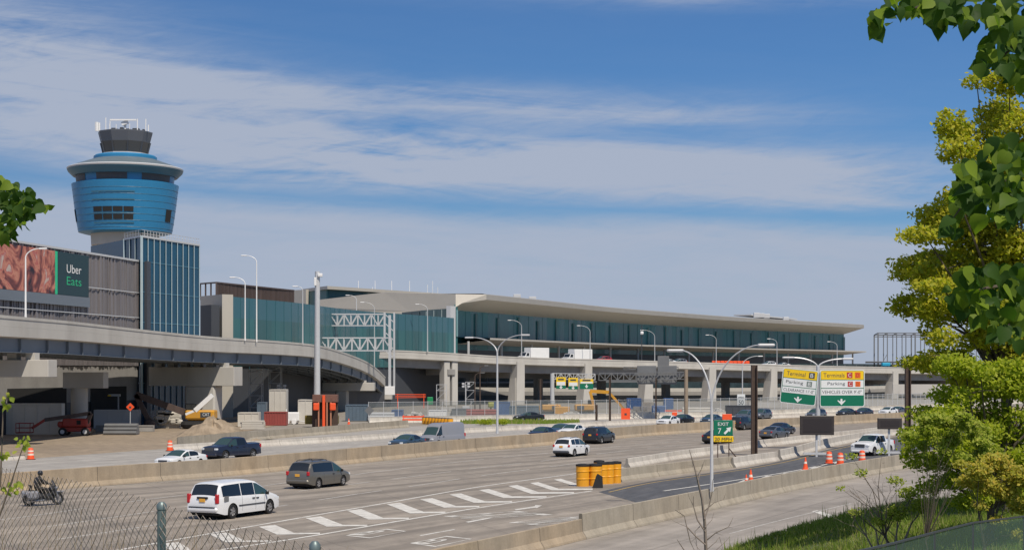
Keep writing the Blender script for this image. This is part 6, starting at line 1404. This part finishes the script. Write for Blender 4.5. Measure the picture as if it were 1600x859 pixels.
# white hoist boom near the pier
mb = MB(); mb.beam(P(305, 641, 270 * K), P(332, 617, 270 * K), .5, .6); mb.beam(P(290, 647, 270 * K), P(307, 640, 270 * K), .25, .3); tag(mb.build('hoist_arm', M['white']), 'slanted white hoist arm above the green tank', 'hoist')
mb = MB(); random.seed(21)
for k in range(14): q = P(random.uniform(246, 282), random.uniform(645, 661), 279 * K); mb.bbox(q, (random.uniform(.8, 1.6), .8, random.uniform(.5, 1.0)), .2)
q = A(262, 280 * K); mb.bbox((q.x, q.y, .7), (3.6, 1.2, 1.6), .1); tag(mb.build('wrapped_materials', M['cream']), 'pile of white wrapped bundles between excavator boom and body', 'material pile')
# drilling frame in front of the mast
t = empty('drilling_frame', A(508, 283 * K), 'brown and orange drilling frame standing in front of the mast', 'drilling rig'); Yd = 283 * K
mb = MB(); a, b = P(489, 628, Yd), P(528, 616, Yd); mb.bbox(((a.x + b.x) / 2, Yd, (a.z + b.z) / 2), (b.x - a.x, 1.6, b.z - a.z), .05); mb.build('head_block', mat('rust_block', (.16, .08, .06), .8, var=.2, scale=2), t)
mb = MB()
for px in (506,): mb.beam(A(px, Yd - .9), P(px, 617, Yd - .9), .35, .35)
for px in (494, 520): mb.bbox(P(px, 635, Yd - .8), (.8, .5, 1.0), .1)
mb.build('orange_leader', M['orange'], t)
mb = MB()
for px in (498, 511, 517): mb.beam(A(px, Yd - .7), P(px, 628, Yd - .7), .18, .18)
mb.build('guide_rod', mat('rust_rod', (.42, .20, .12), .7), t)
mb = MB(); a, b = P(488, 663, Yd + 1), P(528, 628, Yd + 1); mb.box(((a.x + b.x) / 2, Yd + .9, b.z / 2), (b.x - a.x, .5, b.z)); mb.build('back_frame', mat('rust_dark', (.07, .045, .035), .8), t)
mb = MB(); a = P(478, 655, Yd); mb.bbox((P(503, 655, Yd + 2).x, Yd + 2, 1.0), (4.6, 1.5, 1.2), .1); mb.build('power_pack', mat('olive_pack', (.16, .12, .02), .7, var=.2, scale=2), t)
# scattered clutter under the ramp: shoring, clad wall, scaffold
t = empty('site_canopy', lineY(166, 285), 'small pale site canopy frame with yellow lamp under the ramp', 'canopy'); q = t.location; mb = MB()
for px in (153, 185): a = lineY(px, 285); mb.beam((a.x, a.y, 0), (a.x, a.y, 4.4), .16, .16)
a, b = lineY(150, 285), lineY(188, 285); mb.beam((a.x, a.y, 4.4), (b.x, b.y, 4.4), .3, .3); mb.build('frame', M['lgrey'], t); mb = MB(); mb.bbox((q.x, q.y - .3, 4.35), (1.5, .2, .2), .05); mb.build('lamp', M['yel_sign'], t)
for px, Yo, hh, lab in ((400, 330, 8, 'thin scaffold tower left of the mast under the ramp'), (430, 345, 8.5, 'scaffold tower behind the red container'), (690, 420, 5, 'small scaffold under the arrivals road'), (735, 425, 5.5, 'scaffold beside the paired columns')):
    q = lineY(px, Yo); mb = MB()
    for dx in (-1, 1):
        for dy in (-.8, .8): mb.beam((q.x + dx, q.y + dy, 0), (q.x + dx, q.y + dy, hh), .1, .1)
    z = 0
    while z < hh - .1:
        z += 1.9
        for dy in (-.8, .8): mb.beam((q.x - 1, q.y + dy, min(z, hh)), (q.x + 1, q.y + dy, min(z, hh)), .08, .08); mb.beam((q.x - 1, q.y + dy, z - 1.9), (q.x + 1, q.y + dy, min(z, hh)), .06, .06)
        mb.box((q.x, q.y, min(z, hh)), (2, 1.5, .06))
    tag(mb.build('scaffold_tower', M['lgrey']), lab, 'scaffold', 'scaffold towers of the site')
q = lineY(640, 430); mb = MB()
for k in range(3): mb.beam((q.x - 3, q.y, 2.2 + k * .35), (q.x + 3.4, q.y, 2.3 + k * .3), .2, .12)
mb.beam((q.x - 2.5, q.y, 0), (q.x - 2.5, q.y, 3), .15, .15); mb.beam((q.x + 3, q.y, 0), (q.x + 3, q.y, 3), .15, .15); tag(mb.build('orange_rack', M['orange']), 'rack of orange rails under the arrivals road', 'rack')
mb = MB(); q = lineY(672, 425); mb.bbox((q.x, q.y, 1.6), (1.2, 1, 1.6), .1); tag(mb.build('portable_toilet', mat('toilet_green', (.01, .25, .09), .5)), 'green portable toilet beside the orange rack', 'portable toilet')
mb = MB(); q = P(767, 632, 352 * K); mb.bbox((q.x + 1, q.y, q.z), (3, 1, .9), .2); mb.beam((q.x, q.y, 0), (q.x, q.y, q.z), .3, .3); tag(mb.build('aerial_platform', mat('lime_machine', (.35, .36, .05), .5)), 'lime yellow lift platform left of the bright blue container', 'lift')

# more of the yard's clutter
def stack(px, Yo, kind, lab, m='cream', w=2.4, rz=0.0):
    q = A(px, Yo * K); mb = MB()
    if kind == 'lumber_stack':
        for k in range(5):
            for j in range(4): mb.box((q.x, q.y - .5 + j * .3, .15 + k * .24), (w + random.uniform(-.3, .3), .22, .2), rz)
    elif kind == 'pipe_stack':
        for k in range(3):
            for j in range(4 - k): y = q.y - .8 + j * .5 + k * .25; mb.tube([(q.x - w / 2, y, .25 + k * .44), (q.x + w / 2, y, .25 + k * .44)], .24, 10)
    elif kind == 'generator':
        mb.bbox((q.x, q.y, 1.1), (w, 1.2, 1.3), .12); mb.tube([(q.x - w * .3, q.y, 1.7), (q.x - w * .3, q.y, 2.2)], .07, 6); mb.beam((q.x + w / 2, q.y, .45), (q.x + w / 2 + .9, q.y, .4), .08, .08)
        for dx in (-.5, .5): mb.lathe((q.x + dx, q.y - .6, .35), [(.1, -.1), (.35, -.1), (.35, .1), (.1, .1)], 12, axis='Y')
    elif kind == 'light_tower':
        mb.bbox((q.x, q.y, .8), (1.4, 1.1, .9), .1); mb.tube([(q.x, q.y, 1.1), (q.x, q.y, 5.2)], .07, 6)
        for dx in (-.5, .5):
            for z in (4.9, 5.4): mb.bbox((q.x + dx, q.y - .1, z), (.5, .2, .35), .05)
        mb.beam((q.x - .6, q.y, 5.15), (q.x + .6, q.y, 5.15), .06, .06)
    elif kind == 'rubble_pile':
        for _ in range(26): r_ = random.uniform(0, 1); a = random.uniform(0, 6.3); mb.box((q.x + math.cos(a) * r_ * w * .6, q.y + math.sin(a) * r_, .9 * (1 - r_)), (random.uniform(.3, .8), random.uniform(.3, .7), random.uniform(.2, .5)), random.uniform(0, 3), rx=random.uniform(-.6, .6))
    elif kind == 'barricade':
        for x in (-w / 2, w / 2): mb.beam((q.x + x, q.y - .25, 0), (q.x + x, q.y, 1.2), .08, .08); mb.beam((q.x + x, q.y + .25, 0), (q.x + x, q.y, 1.2), .08, .08)
        for z in (.5, .95): mb.box((q.x, q.y - .06, z), (w + .3, .05, .25))
    elif kind == 'concrete_block_stack':
        for k in range(2):
            for j in range(3 - k): mb.bbox((q.x - 1.3 + j * 1.3 + k * .65, q.y, .4 + k * .78), (1.2, .8, .74), .05)
    o = mb.build(kind, M[m]); o['label'] = lab; o['category'] = kind.replace('_', ' '); return o
random.seed(77)
for a_ in ((395, 272, 'lumber_stack', 'stack of pale boards in front of the cream storage box', 'cream', 3), (455, 300, 'generator', 'white trailer generator between red container and site cabin', 'white', 2.4), (440, 330, 'light_tower', 'mobile light tower beside the scaffold under the ramp', 'lgrey'),
           (596, 318, 'pipe_stack', 'stack of grey pipes under the ramp end', 'lgrey', 4), (648, 340, 'rubble_pile', 'small rubble pile behind the fence near the blue container', 'conc', 4), (728, 380, 'light_tower', 'mobile light tower under the arrivals road', 'lgrey'),
           (752, 344, 'pipe_stack', 'stack of rusty pipes beside the plain grey container', 'redbox', 5), (878, 348, 'generator', 'yellow trailer generator between loader and excavator', 'yellow', 2.6), (893, 340, 'rubble_pile', 'heap of broken concrete below the small overhead signs', 'conc', 5),
           (950, 352, 'lumber_stack', 'stack of brown boards right of the bent arm excavator', 'tan', 4), (1000, 360, 'concrete_block_stack', 'stacked grey concrete blocks behind the orange work sign', 'conc_dark'), (1030, 358, 'generator', 'blue trailer generator under the grey gantry', 'bluebox', 2.6),
           (1052, 352, 'barricade', 'orange barricade behind the white fence wall', 'orange', 2.6), (1088, 362, 'pipe_stack', 'stack of pale pipes right of the brown stained post', 'cream', 5), (1120, 368, 'rubble_pile', 'rubble heap behind the exit sign', 'conc', 6),
           (646, 306, 'barricade', 'orange barricade at the left end of the far yellow barrels', 'orange', 3), (700, 352, 'concrete_block_stack', 'stacked pale blocks behind the white site cabin', 'conc'), 
           (190, 250, 'pipe_stack', 'stack of pipes in front of the grey box trailer', 'mgrey', 4), (60, 262, 'generator', 'white generator beside the red lift platform', 'lgrey', 3), (20, 266, 'lumber_stack', 'boards stacked in the shade at the far left', 'tan', 4)):
    stack(*a_)
# ================================================================== vegetation and near fence
def leaves_cloud(mb, blobs, n, size, rng, spread=.35, hollow=.35):
    tot = sum(b[3] * b[4] * b[5] for b in blobs) if len(blobs[0]) > 4 else sum(b[3] ** 3 for b in blobs)
    for b in blobs:
        r3 = (b[3], b[4], b[5]) if len(b) > 4 else (b[3],) * 3; cnt = int(n * (r3[0] * r3[1] * r3[2]) / tot)
        for _ in range(cnt):
            while True:
                v = Vector((rng.uniform(-1, 1), rng.uniform(-1, 1), rng.uniform(-1, 1)))
                if hollow < v.length < 1: break
            v *= 1 + .55 * rng.random() ** 3
            c = Vector(b[:3]) + Vector((v.x * r3[0], v.y * r3[1], v.z * r3[2])); s = size * rng.uniform(.6, 1.3)
            nv = Vector((rng.gauss(.35, .75), rng.gauss(-.55, .75), rng.gauss(.75, .65))).normalized(); a = nv.cross(Vector((rng.gauss(0, 1), rng.gauss(0, 1), rng.gauss(0, 1)))).normalized(); u = nv.cross(a)
            mb.add([c - a * s * .5, c + u * s * .28, c + a * s * .5, c - u * s * .28], [(0, 1, 2, 3)])
def limbs(mb, base, tips, r0, rng, trunk_h):
    base = Vector(base); fork = base + UZ * trunk_h + Vector((rng.uniform(-.1, .1), 0, 0))
    mb.tube([base - UZ * .3, base + UZ * trunk_h * .5 + Vector((.05, 0, 0)), fork], [r0, r0 * .8, r0 * .7], 8)
    for tip in tips:
        tip = Vector(tip); d_ = tip - fork; m1 = fork + d_ * .4 + Vector((rng.uniform(-.2, .2), rng.uniform(-.2, .2), .15 * d_.length)); mb.tube([fork, m1, tip], [r0 * .42, r0 * .25, r0 * .06], 5)
        for k in range(5):
            f = rng.uniform(.35, .95); q = fork.lerp(tip, f) + Vector((0, 0, .08 * d_.length)); mb.tube([q, q + Vector((rng.gauss(0, .35), rng.gauss(0, .35), rng.uniform(-.1, .3))) * min(d_.length * .16, .8)], [r0 * .1, r0 * .03], 4)
LM = dict(yel=leaf_mat('spring_leaves_yellow_green', (.34, .30, .025), (.44, .40, .035), (.22, .27, .03), .42), green=leaf_mat('bright_green_leaves', (.27, .32, .02), (.38, .40, .035), (.15, .21, .02), .42),
          gold=leaf_mat('golden_young_leaves', (.45, .32, .05), (.38, .36, .05), (.28, .26, .06)), linden=leaf_mat('broad_leaves', (.030, .070, .012), (.050, .10, .016), (.22, .30, .03), .42), bush=leaf_mat('sparse_bush_leaves', (.34, .38, .05), (.22, .28, .04), (.38, .38, .07)),  # linden greens darkened for overhead tree shade, lime end for light shining through
          grass=leaf_mat('grass_blades', (.12, .19, .025), (.19, .26, .035), (.30, .27, .12), .3), dry=leaf_mat('dry_stalks', (.35, .26, .16), (.28, .22, .14), (.40, .32, .2), .1))
def px_blob(px, py, Y, rpx, rz=None, ry=None): q = P(px, py, Y); r_ = rpx * Y / F; return (q.x, q.y, q.z, r_, ry or r_, (rz or rpx) * Y / F)
rng = random.Random(4)
# tall yellow-green tree at the right
YT = 46
cl_ = []
outline = [(150, 1510, 1720), (200, 1462, 1740), (250, 1448, 1750), (300, 1440, 1760), (350, 1425, 1760), (400, 1408, 1770), (450, 1398, 1770), (500, 1402, 1760), (545, 1425, 1740), (590, 1440, 1700)]
for y, xl, xr_ in outline:
    x = xl + 24
    while x < xr_:
        cl_.append(px_blob(x + rng.uniform(-14, 10), y + rng.uniform(-30, 30), YT + rng.uniform(-2.4, 2.4), rng.uniform(17, 40), rng.uniform(10, 26))); x += rng.uniform(22, 36)
t = empty('tree', A(1575, YT, gz(A(1575, YT).x, YT)), 'tall yellow green tree filling the right edge', 'tree', 'trees at the right edge')
mb = MB(); leaves_cloud(mb, cl_, 74000, .15, rng, hollow=0); mb.build('crown', LM['yel'], t)
mb = MB(); b0 = t.location; limbs(mb, b0, [c[:3] for c in cl_[::2]], .2, rng, 3.2); mb.build('trunk', M['bark'], t)
# lower bright green tree and shrubs
def bushy(name, lab, blobs, n, size, m, base_px, Y, r0=.1, th=1.0, group='trees at the right edge', cat='tree', hollow=.1):
    q = A(base_px, Y); q.z = gz(q.x, q.y); t = empty(name, q, lab, cat, group); mb = MB(); leaves_cloud(mb, blobs, n, size, rng, hollow=hollow); mb.build('crown', m, t)
    mb = MB(); limbs(mb, q, [b[:3] for b in blobs], r0, rng, th); mb.build('trunk', M['bark'], t); return t
bl_ = []
for y, xl, xr_ in ((575, 1470, 1660), (610, 1462, 1680), (650, 1440, 1690), (682, 1412, 1700), (715, 1410, 1700), (750, 1445, 1690), (782, 1490, 1680)):
    x = xl + 12
    while x < xr_: bl_.append(px_blob(x + rng.uniform(-6, 6), y + rng.uniform(-12, 12), 40 + rng.uniform(-1.5, 1.5), rng.uniform(15, 32), rng.uniform(9, 21))); x += rng.uniform(20, 32)
bushy('tree', 'bushy bright green tree below the tall yellow green one', bl_, 36000, .11, LM['green'], 1545, 40, .13, .9)
bl_ = [px_blob(1422 + rng.uniform(-4, 130), 655 + rng.uniform(-6, 60), 37 + rng.uniform(-.6, .6), rng.uniform(9, 17), rng.uniform(6, 10)) for _ in range(22)]
bushy('shrub', 'lime leaved shrub on the left flank of the bushy tree', bl_, 9000, .09, LM['bush'], 1450, 37, .02, .9, 'shrubs on the bank', 'shrub')
bl_ = [px_blob(x, y, 33 + rng.uniform(-.5, .5), r_, r_ * .6) for x, y, r_ in ((1530, 735, 20), (1555, 722, 22), (1580, 738, 20), (1510, 752, 16), (1545, 760, 22), (1575, 770, 18), (1600, 745, 24), (1595, 790, 18), (1530, 790, 12), (1560, 812, 12), (1500, 725, 12), (1592, 835, 12))]
bushy('young_tree', 'slender golden leaved young tree in the lower right corner', bl_, 6000, .085, LM['gold'], 1543, 33, .05, 1.2)
bl_ = [px_blob(x, y, 42, r_, r_ * .6) for x, y, r_ in ((1330, 712, 9), (1345, 738, 10), (1312, 762, 7), (1400, 750, 12), (1420, 770, 16), (1378, 705, 8), (1440, 790, 18), (1400, 800, 18), (1335, 800, 10), (1375, 815, 12))]
bushy('shrub', 'sparse twiggy shrub with few pale leaves left of the trees', bl_, 1800, .085, LM['bush'], 1388, 42, .04, .5, 'shrubs on the bank', 'shrub')
# twigs of that shrub
def twig_tree(name, lab, base, H_, spread, m, r0, rng, cat, levels=4, group=None, lean=0):
    t = empty(name, base, lab, cat, group); mb = MB()
    def grow(p, d_, L, r_, lv):
        mid = p + d_ * L * .5 + Vector((rng.gauss(0, .03), rng.gauss(0, .03), 0)) * L; e = p + d_ * L + Vector((rng.gauss(0, .04), rng.gauss(0, .04), 0)) * L
        mb.tube([p, mid, e], [r_, r_ * .82, r_ * .62], 5 if lv < 2 else 4, cap=False)
        if lv >= levels: return
        for k in range(rng.choice((2, 3)) if lv else 3):
            f = rng.uniform(.35, 1) if k else 1; q = p.lerp(e, f) if f < 1 else e
            nd = (d_ + Vector((rng.gauss(0, spread), rng.gauss(0, spread * .6), rng.uniform(0, .25)))).normalized(); grow(q, nd, L * rng.uniform(.55, .8), r_ * (.62 if f == 1 else .45), lv + 1)
    grow(Vector(base), Vector((lean, 0, 1)).normalized(), H_ * .36, r0, 0); mb.build('branches', m, t, smooth=60); return t
for k in range(5):
    q = A(1372 + k * 9, 42); q.z = gz(q.x, q.y); tt = twig_tree('bare_sapling', 'leafless thin stem %s in the sparse shrub cluster' % ['leftmost', 'second', 'middle', 'fourth', 'rightmost'][k], q, 1.9 + rng.uniform(0, .4), .5, M['twig'], .03, rng, 'sapling', 4, 'stems of the sparse shrub', (k - 2.6) * .22)
# thin bare tree in the foreground
q = A(1104, 36); q.z = gz(q.x, 36); t = empty('bare_tree', q, 'thin leafless young tree rising in front of the near barrier', 'tree'); mb = MB()
def bp_(l, r0, r1): pts = [P(x, y, 36) + Vector((0, rng.uniform(-.1, .1), 0)) for x, y in l]; mb.tube(pts, [r0 + (r1 - r0) * i / (len(pts) - 1) for i in range(len(pts))], 6, cap=False)
b0p = P(1104, 1020, 36); bz = Vector((b0p.x, 36, q.z))
mb.tube([bz, P(1104, 900, 36), P(1103, 859, 36), P(1101, 815, 36), P(1097, 780, 36), P(1089, 745, 36), P(1083, 722, 36), P(1077, 702, 36)], [.05, .045, .04, .036, .028, .02, .014, .007], 6)
for l, r0 in (([(1102, 830), (1090, 812), (1084, 790), (1084, 775)], .02), ([(1100, 810), (1108, 790), (1112, 770), (1113, 752)], .018), ([(1099, 800), (1115, 785), (1131, 779)], .014), ([(1103, 845), (1118, 832), (1138, 822), (1146, 808)], .016), ([(1102, 850), (1088, 838), (1073, 822), (1070, 806), (1055, 796)], .018),
              ([(1073, 822), (1078, 845), (1085, 859)], .014), ([(1090, 750), (1096, 735), (1098, 724)], .008), ([(1084, 728), (1076, 726)], .006), ([(1086, 740), (1080, 712)], .006), ([(1103, 859), (1118, 845), (1124, 838), (1130, 858)], .01), ([(1112, 770), (1120, 762)], .006), ([(1094, 822), (1086, 830), (1090, 858)], .01), ([(1118, 832), (1130, 836)], .006), ([(1131, 779), (1134, 770)], .005), ([(1084, 790), (1078, 778), (1074, 768)], .006), ([(1113, 752), (1116, 742)], .005), ([(1101, 822), (1112, 812), (1116, 800)], .008), ([(1138, 822), (1144, 824)], .005), ([(1073, 822), (1062, 818), (1050, 812)], .007), ([(1088, 838), (1080, 846)], .007), ([(1089, 745), (1097, 730), (1100, 718)], .007), ([(1104, 870), (1090, 855), (1086, 846)], .008), ([(1104, 866), (1118, 858), (1134, 846), (1140, 838)], .01), ([(1070, 860), (1062, 848), (1058, 842)], .012)): bp_(l, r0, r0 * .35)
mb.build('branches', M['twig'], t, smooth=60)
# grass blades on the bank
mb = MB(); rg = random.Random(9)
cnt = 0
while cnt < 60000:
    Y = rg.uniform(30, 54); X = rg.uniform(4, 26)
    px = X / Y * F + 800
    if px > 1640 or px < 1130: continue
    z = gz(X, Y); h = rg.uniform(.05, .17) * (1 + 1.6 * (rg.random() < .03)) * (.6 + .8 * abs(math.sin(X * .9 + 1.3 * math.sin(Y * .7)))); a = rg.uniform(0, 6.28); w = rg.uniform(.012, .026)
    dx, dy = math.cos(a) * w, math.sin(a) * w; lx, ly = rg.gauss(0, .07), rg.gauss(0, .07)
    mb.add([(X - dx, Y - dy, z - .02), (X + dx, Y + dy, z - .02), (X + lx, Y + ly, z + h)], [(0, 1, 2)]); cnt += 1
tag(mb.build('grass', LM['grass']), 'green grass covering the bank at the lower right', 'grass', None, 'stuff')
mb = MB(); rg = random.Random(19)
for _ in range(1500):
    px = rg.uniform(720, 905); q = lineY(px, rg.uniform(300, 318)); a = rg.uniform(0, 6.3); mb.add([(q.x - .1, q.y, 0), (q.x + .1, q.y, 0), (q.x + rg.gauss(0, .1), q.y, rg.uniform(.2, .6))], [(0, 1, 2)])
tag(mb.build('grass', LM['grass']), 'thin strip of grass along the white wall', 'grass', None, 'stuff')
for px, lab in ((757, 'small green bush left of the double lamp foot'), (784, 'dark low bush right of the double lamp foot')):
    q = lineY(px, 292); bl_ = [(q.x + rng.uniform(-.8, .8), q.y, .5, .7, .6, .4) for _ in range(3)]; mb = MB(); leaves_cloud(mb, bl_, 700, .2, rng); tag(mb.build('bush', LM['green']), lab, 'bush', 'low bushes by the wall')
# ---- overhanging broad leaves close to the camera
def leaf(mb, c, L, dirv, nrm, rg):
    dirv = Vector(dirv).normalized(); n_v = Vector(nrm); s = dirv.cross(n_v).normalized(); n_v = s.cross(dirv).normalized()
    out_ = [(0, .0), (.05, .24), (.22, .42), (.45, .41), (.68, .25), (.86, .09), (1, 0)]; fold = rg.uniform(.1, .55); curl = rg.uniform(-.2, .5)
    mid = [Vector(c) + dirv * L * x - n_v * L * curl * x * x for x, _ in out_]
    b = len(mb.v); mb.v += [tuple(v) for v in mid]
    for sg in (1, -1):
        e = [Vector(c) + dirv * L * (x - .05 * (1 if 0 < i < 3 else 0)) + s * sg * L * y + n_v * L * (y * fold - curl * x * x) for i, (x, y) in enumerate(out_)][1:6]
        k0 = len(mb.v); mb.v += [tuple(v) for v in e]; idx = [b] + [k0 + i for i in range(5)] + [b + 6]
        for i in range(6):
            q = [b + i, b + i + 1, idx[i + 1], idx[i]]; u = []
            for z in q:
                if z not in u: u.append(z)
            if sg < 0: u.reverse()
            if len(u) > 2: mb.f.append(tuple(u)); mb.m.append(0)
def branch(lab, stems, regions, L, Y, n, rg, m=None):
    t = empty('leafy_branch', P(*stems[0][0], Y), lab, 'branch', 'branches hanging into the frame'); mb = MB()
    for st in stems: pts = [P(x, y, Y + rg.uniform(-.1, .1)) for x, y in st]; mb.tube(pts, [(.012 if Y < 10 else .007) * (1 - .8 * i / (len(pts) - 1)) for i in range(len(pts))], 5)
    mb.build('twig', M['bark'], t); mb = MB()
    for (x, y, rx, ry, k) in regions:
        for _ in range(int(k * 2.1)):
            while True:
                u, v = rg.uniform(-1, 1), rg.uniform(-1, 1)
                if u * u + v * v < 1: break
            yy = Y + rg.uniform(-.35, .35); p = P(x + u * rx, y + v * ry, yy)
            leaf(mb, p, L * rg.uniform(.55, 1.3), (rg.gauss(0, .7), rg.gauss(0, .5), -1 + rg.gauss(0, .5)), (rg.gauss(0, .5), -1, rg.gauss(.5, .6)), rg)
    mb.build('foliage', m or LM['linden'], t, smooth=80)
rg = random.Random(31)
branch('broad leaved branch in the top right corner', [[(1700, -40), (1600, -5), (1500, -5), (1400, 20), (1370, 30)], [(1660, 0), (1600, 60), (1540, 110)]],
       [(1378, 30, 16, 22, 7), (1420, 0, 40, 18, 14), (1470, 10, 45, 26, 18), (1530, 12, 50, 30, 22), (1590, 30, 40, 45, 24), (1570, 75, 40, 30, 16), (1545, 95, 30, 20, 11), (1590, 108, 24, 20, 10)], .070, 7.2, 0, rg)
branch('dark broad leaved branch in the middle of the right edge', [[(1720, 260), (1600, 270), (1520, 300), (1490, 340)], [(1650, 260), (1560, 250), (1510, 290)]],
       [(1530, 262, 36, 16, 14), (1575, 232, 36, 24, 18), (1508, 300, 26, 30, 14), (1555, 300, 45, 30, 24), (1595, 285, 20, 50, 14), (1490, 350, 14, 14, 4), (1560, 335, 30, 14, 7)], .066, 6.6, 0, rg)
branch('lowest dark broad leaved branch on the right edge', [[(1720, 420), (1600, 440), (1540, 450), (1490, 470)], [(1650, 430), (1580, 500), (1560, 540)]],
       [(1525, 425, 30, 14, 10), (1565, 435, 42, 26, 20), (1505, 462, 26, 22, 10), (1545, 485, 34, 26, 14), (1592, 470, 18, 50, 14), (1572, 520, 20, 20, 8)], .066, 6.6, 0, rg)
branch('small leafy branch at the left edge above the advert', [[(-60, 320), (0, 322), (40, 330), (72, 320)]], [(8, 300, 22, 24, 22), (25, 325, 26, 24, 24), (5, 350, 18, 20, 12), (40, 310, 18, 18, 9), (68, 322, 6, 7, 3)], .068, 9.5, 0, rg)
branch('thin sprig of yellow green leaves at the lower left', [[(-20, 860), (15, 760), (35, 700), (42, 680)], [(0, 760), (5, 640), (12, 615)]], [(10, 625, 9, 14, 7), (36, 690, 10, 9, 8), (8, 708, 12, 5, 5), (15, 762, 14, 8, 6), (28, 757, 8, 7, 4)], .036, 10.5, 0, rg, LM['bush'])
# ---- chain-link fence at the lower left
fe = empty('chain_link_fence', (-2.4, 11.4, 4.9), 'rusty sagging chain link fence in the lower left corner', 'fence')
fa, fb = Vector((-4.9, 14.9, 0)), Vector((-.55, 8.6, 0)); fd = (fb - fa); fl_ = fd.length; fd.normalize()
mb = MB(); cw, ch = .105, .036; rows_ = 36; ncol = int(fl_ / cw)
def topz(s):
    X = (fa + fd * s); px = X.x / X.y * F + 800
    ytop = lerp_y([(-200, 715), (0, 733), (100, 742), (180, 768), (250, 787), (300, 797), (360, 812), (430, 835), (492, 855), (600, 890)], px)
    return EYE - (ytop - HZ) / F * X.y
rgf = random.Random(5); 
def fp(u, v):    # v rows down from top; slight sag and shear
    s = u * cw + v * .010 + .02 * math.sin(v * .5 + u * .11); q = fa + fd * max(min(s, fl_), 0); bulge = .03 * math.sin(u * .13) * math.sin(v * .3)
    return Vector((q.x + bulge, q.y + bulge * .5, topz(max(min(u * cw, fl_), 0)) - v * ch + .02 * math.sin(u * .21)))
for c in range(-rows_, ncol):
    for sg in (1,):
        for v in range(rows_):
            a1, b1 = fp(c + v * .5 * 1 + 0, v), fp(c + (v + 1) * .5, v + 1)
            if 0 <= c + v * .5 < ncol: mb.beam(a1, b1, .0032, .0032)
            a2, b2 = fp(c + rows_ * .5 - v * .5, v), fp(c + rows_ * .5 - (v + 1) * .5, v + 1)
            if 0 <= c + rows_ * .5 - v * .5 < ncol: mb.beam(a2, b2, .0032, .0032)
mb.build('wire_mesh', mat('rusty_wire', (.36, .30, .25), .7, metal=.3, var=.3, scale=3), fe)
for px, yt, w in ((252.5, 787, .030), (492, 849, .028)):
    kx = (px - 800) / F; s = (kx * fa.y - fa.x) / (fd.x - kx * fd.y); q = fa + fd * s; zt = EYE - (yt - HZ) / F * q.y; mb = MB(); mb.tube([(q.x, q.y, gz(q.x, q.y) - .2), (q.x, q.y, zt - .03)], w, 12); mb.lathe((q.x, q.y, zt - .035), [(w * 1.15, 0), (w * 1.15, .03), (w * .6, .05)], 12); mb.build('post', M['post_green'], fe, smooth=40)
# dry stalks near the fence
mb = MB(); rgd = random.Random(8)
for _ in range(240):
    px = rgd.uniform(-30, 520); Y = rgd.uniform(11.5, 14.5); q = A(px, Y); zt = EYE - (rgd.uniform(max(770, 760 + px * .18), 900) - HZ) / F * Y; zb = gz(q.x, Y); lean_ = rgd.gauss(0, .18)
    mb.tube([(q.x, Y, zb), (q.x + lean_ * .4, Y, zb + (zt - zb) * .6), (q.x + lean_, Y, zt)], [.0035, .0028, .001], 3, cap=False)
tag(mb.build('dry_stalks', LM['dry']), 'thin dry stalks tangled in the wire fence', 'dry weeds', None, 'stuff')
# ---- green tinted panel fence at the lower right
pf = empty('panel_fence', (6.9, 27, 3.4), 'translucent green panel fence in the lower right corner', 'fence')
gm = mat('tinted_panel', (.14, .22, .19), .3); n, l, b = nodes_of(gm); tr_ = n.new('ShaderNodeBsdfTransparent'); tr_.inputs[0].default_value = (.86, .95, .9, 1); ms = n.new('ShaderNodeMixShader'); ms.inputs[0].default_value = .62
l.new(b.outputs[0], ms.inputs[1]); l.new(tr_.outputs[0], ms.inputs[2]); l.new(ms.outputs[0], [q for q in n if q.type == 'OUTPUT_MATERIAL'][0].inputs[0])
fpts = [(1300, 868, 23), (1352, 858, 24), (1400, 847, 25.5), (1460, 831, 27.5), (1520, 816, 30), (1600, 806, 32), (1700, 796, 35)]
for (x0, y0, Y0), (x1, y1, Y1) in zip(fpts, fpts[1:]):
    a, b = P(x0, y0, Y0), P(x1, y1, Y1); mb = MB(); mb.add([a, b, (b.x, b.y, gz(b.x, b.y)), (a.x, a.y, gz(a.x, a.y))], [(0, 1, 2, 3)]); mb.build('panel', gm, pf)
    mb = MB(); mb.beam(a, b, .03, .03); mb.beam((a.x, a.y, gz(a.x, a.y)), (a.x, a.y, a.z), .03, .03); mb.build('frame', M['dgrey'], pf)
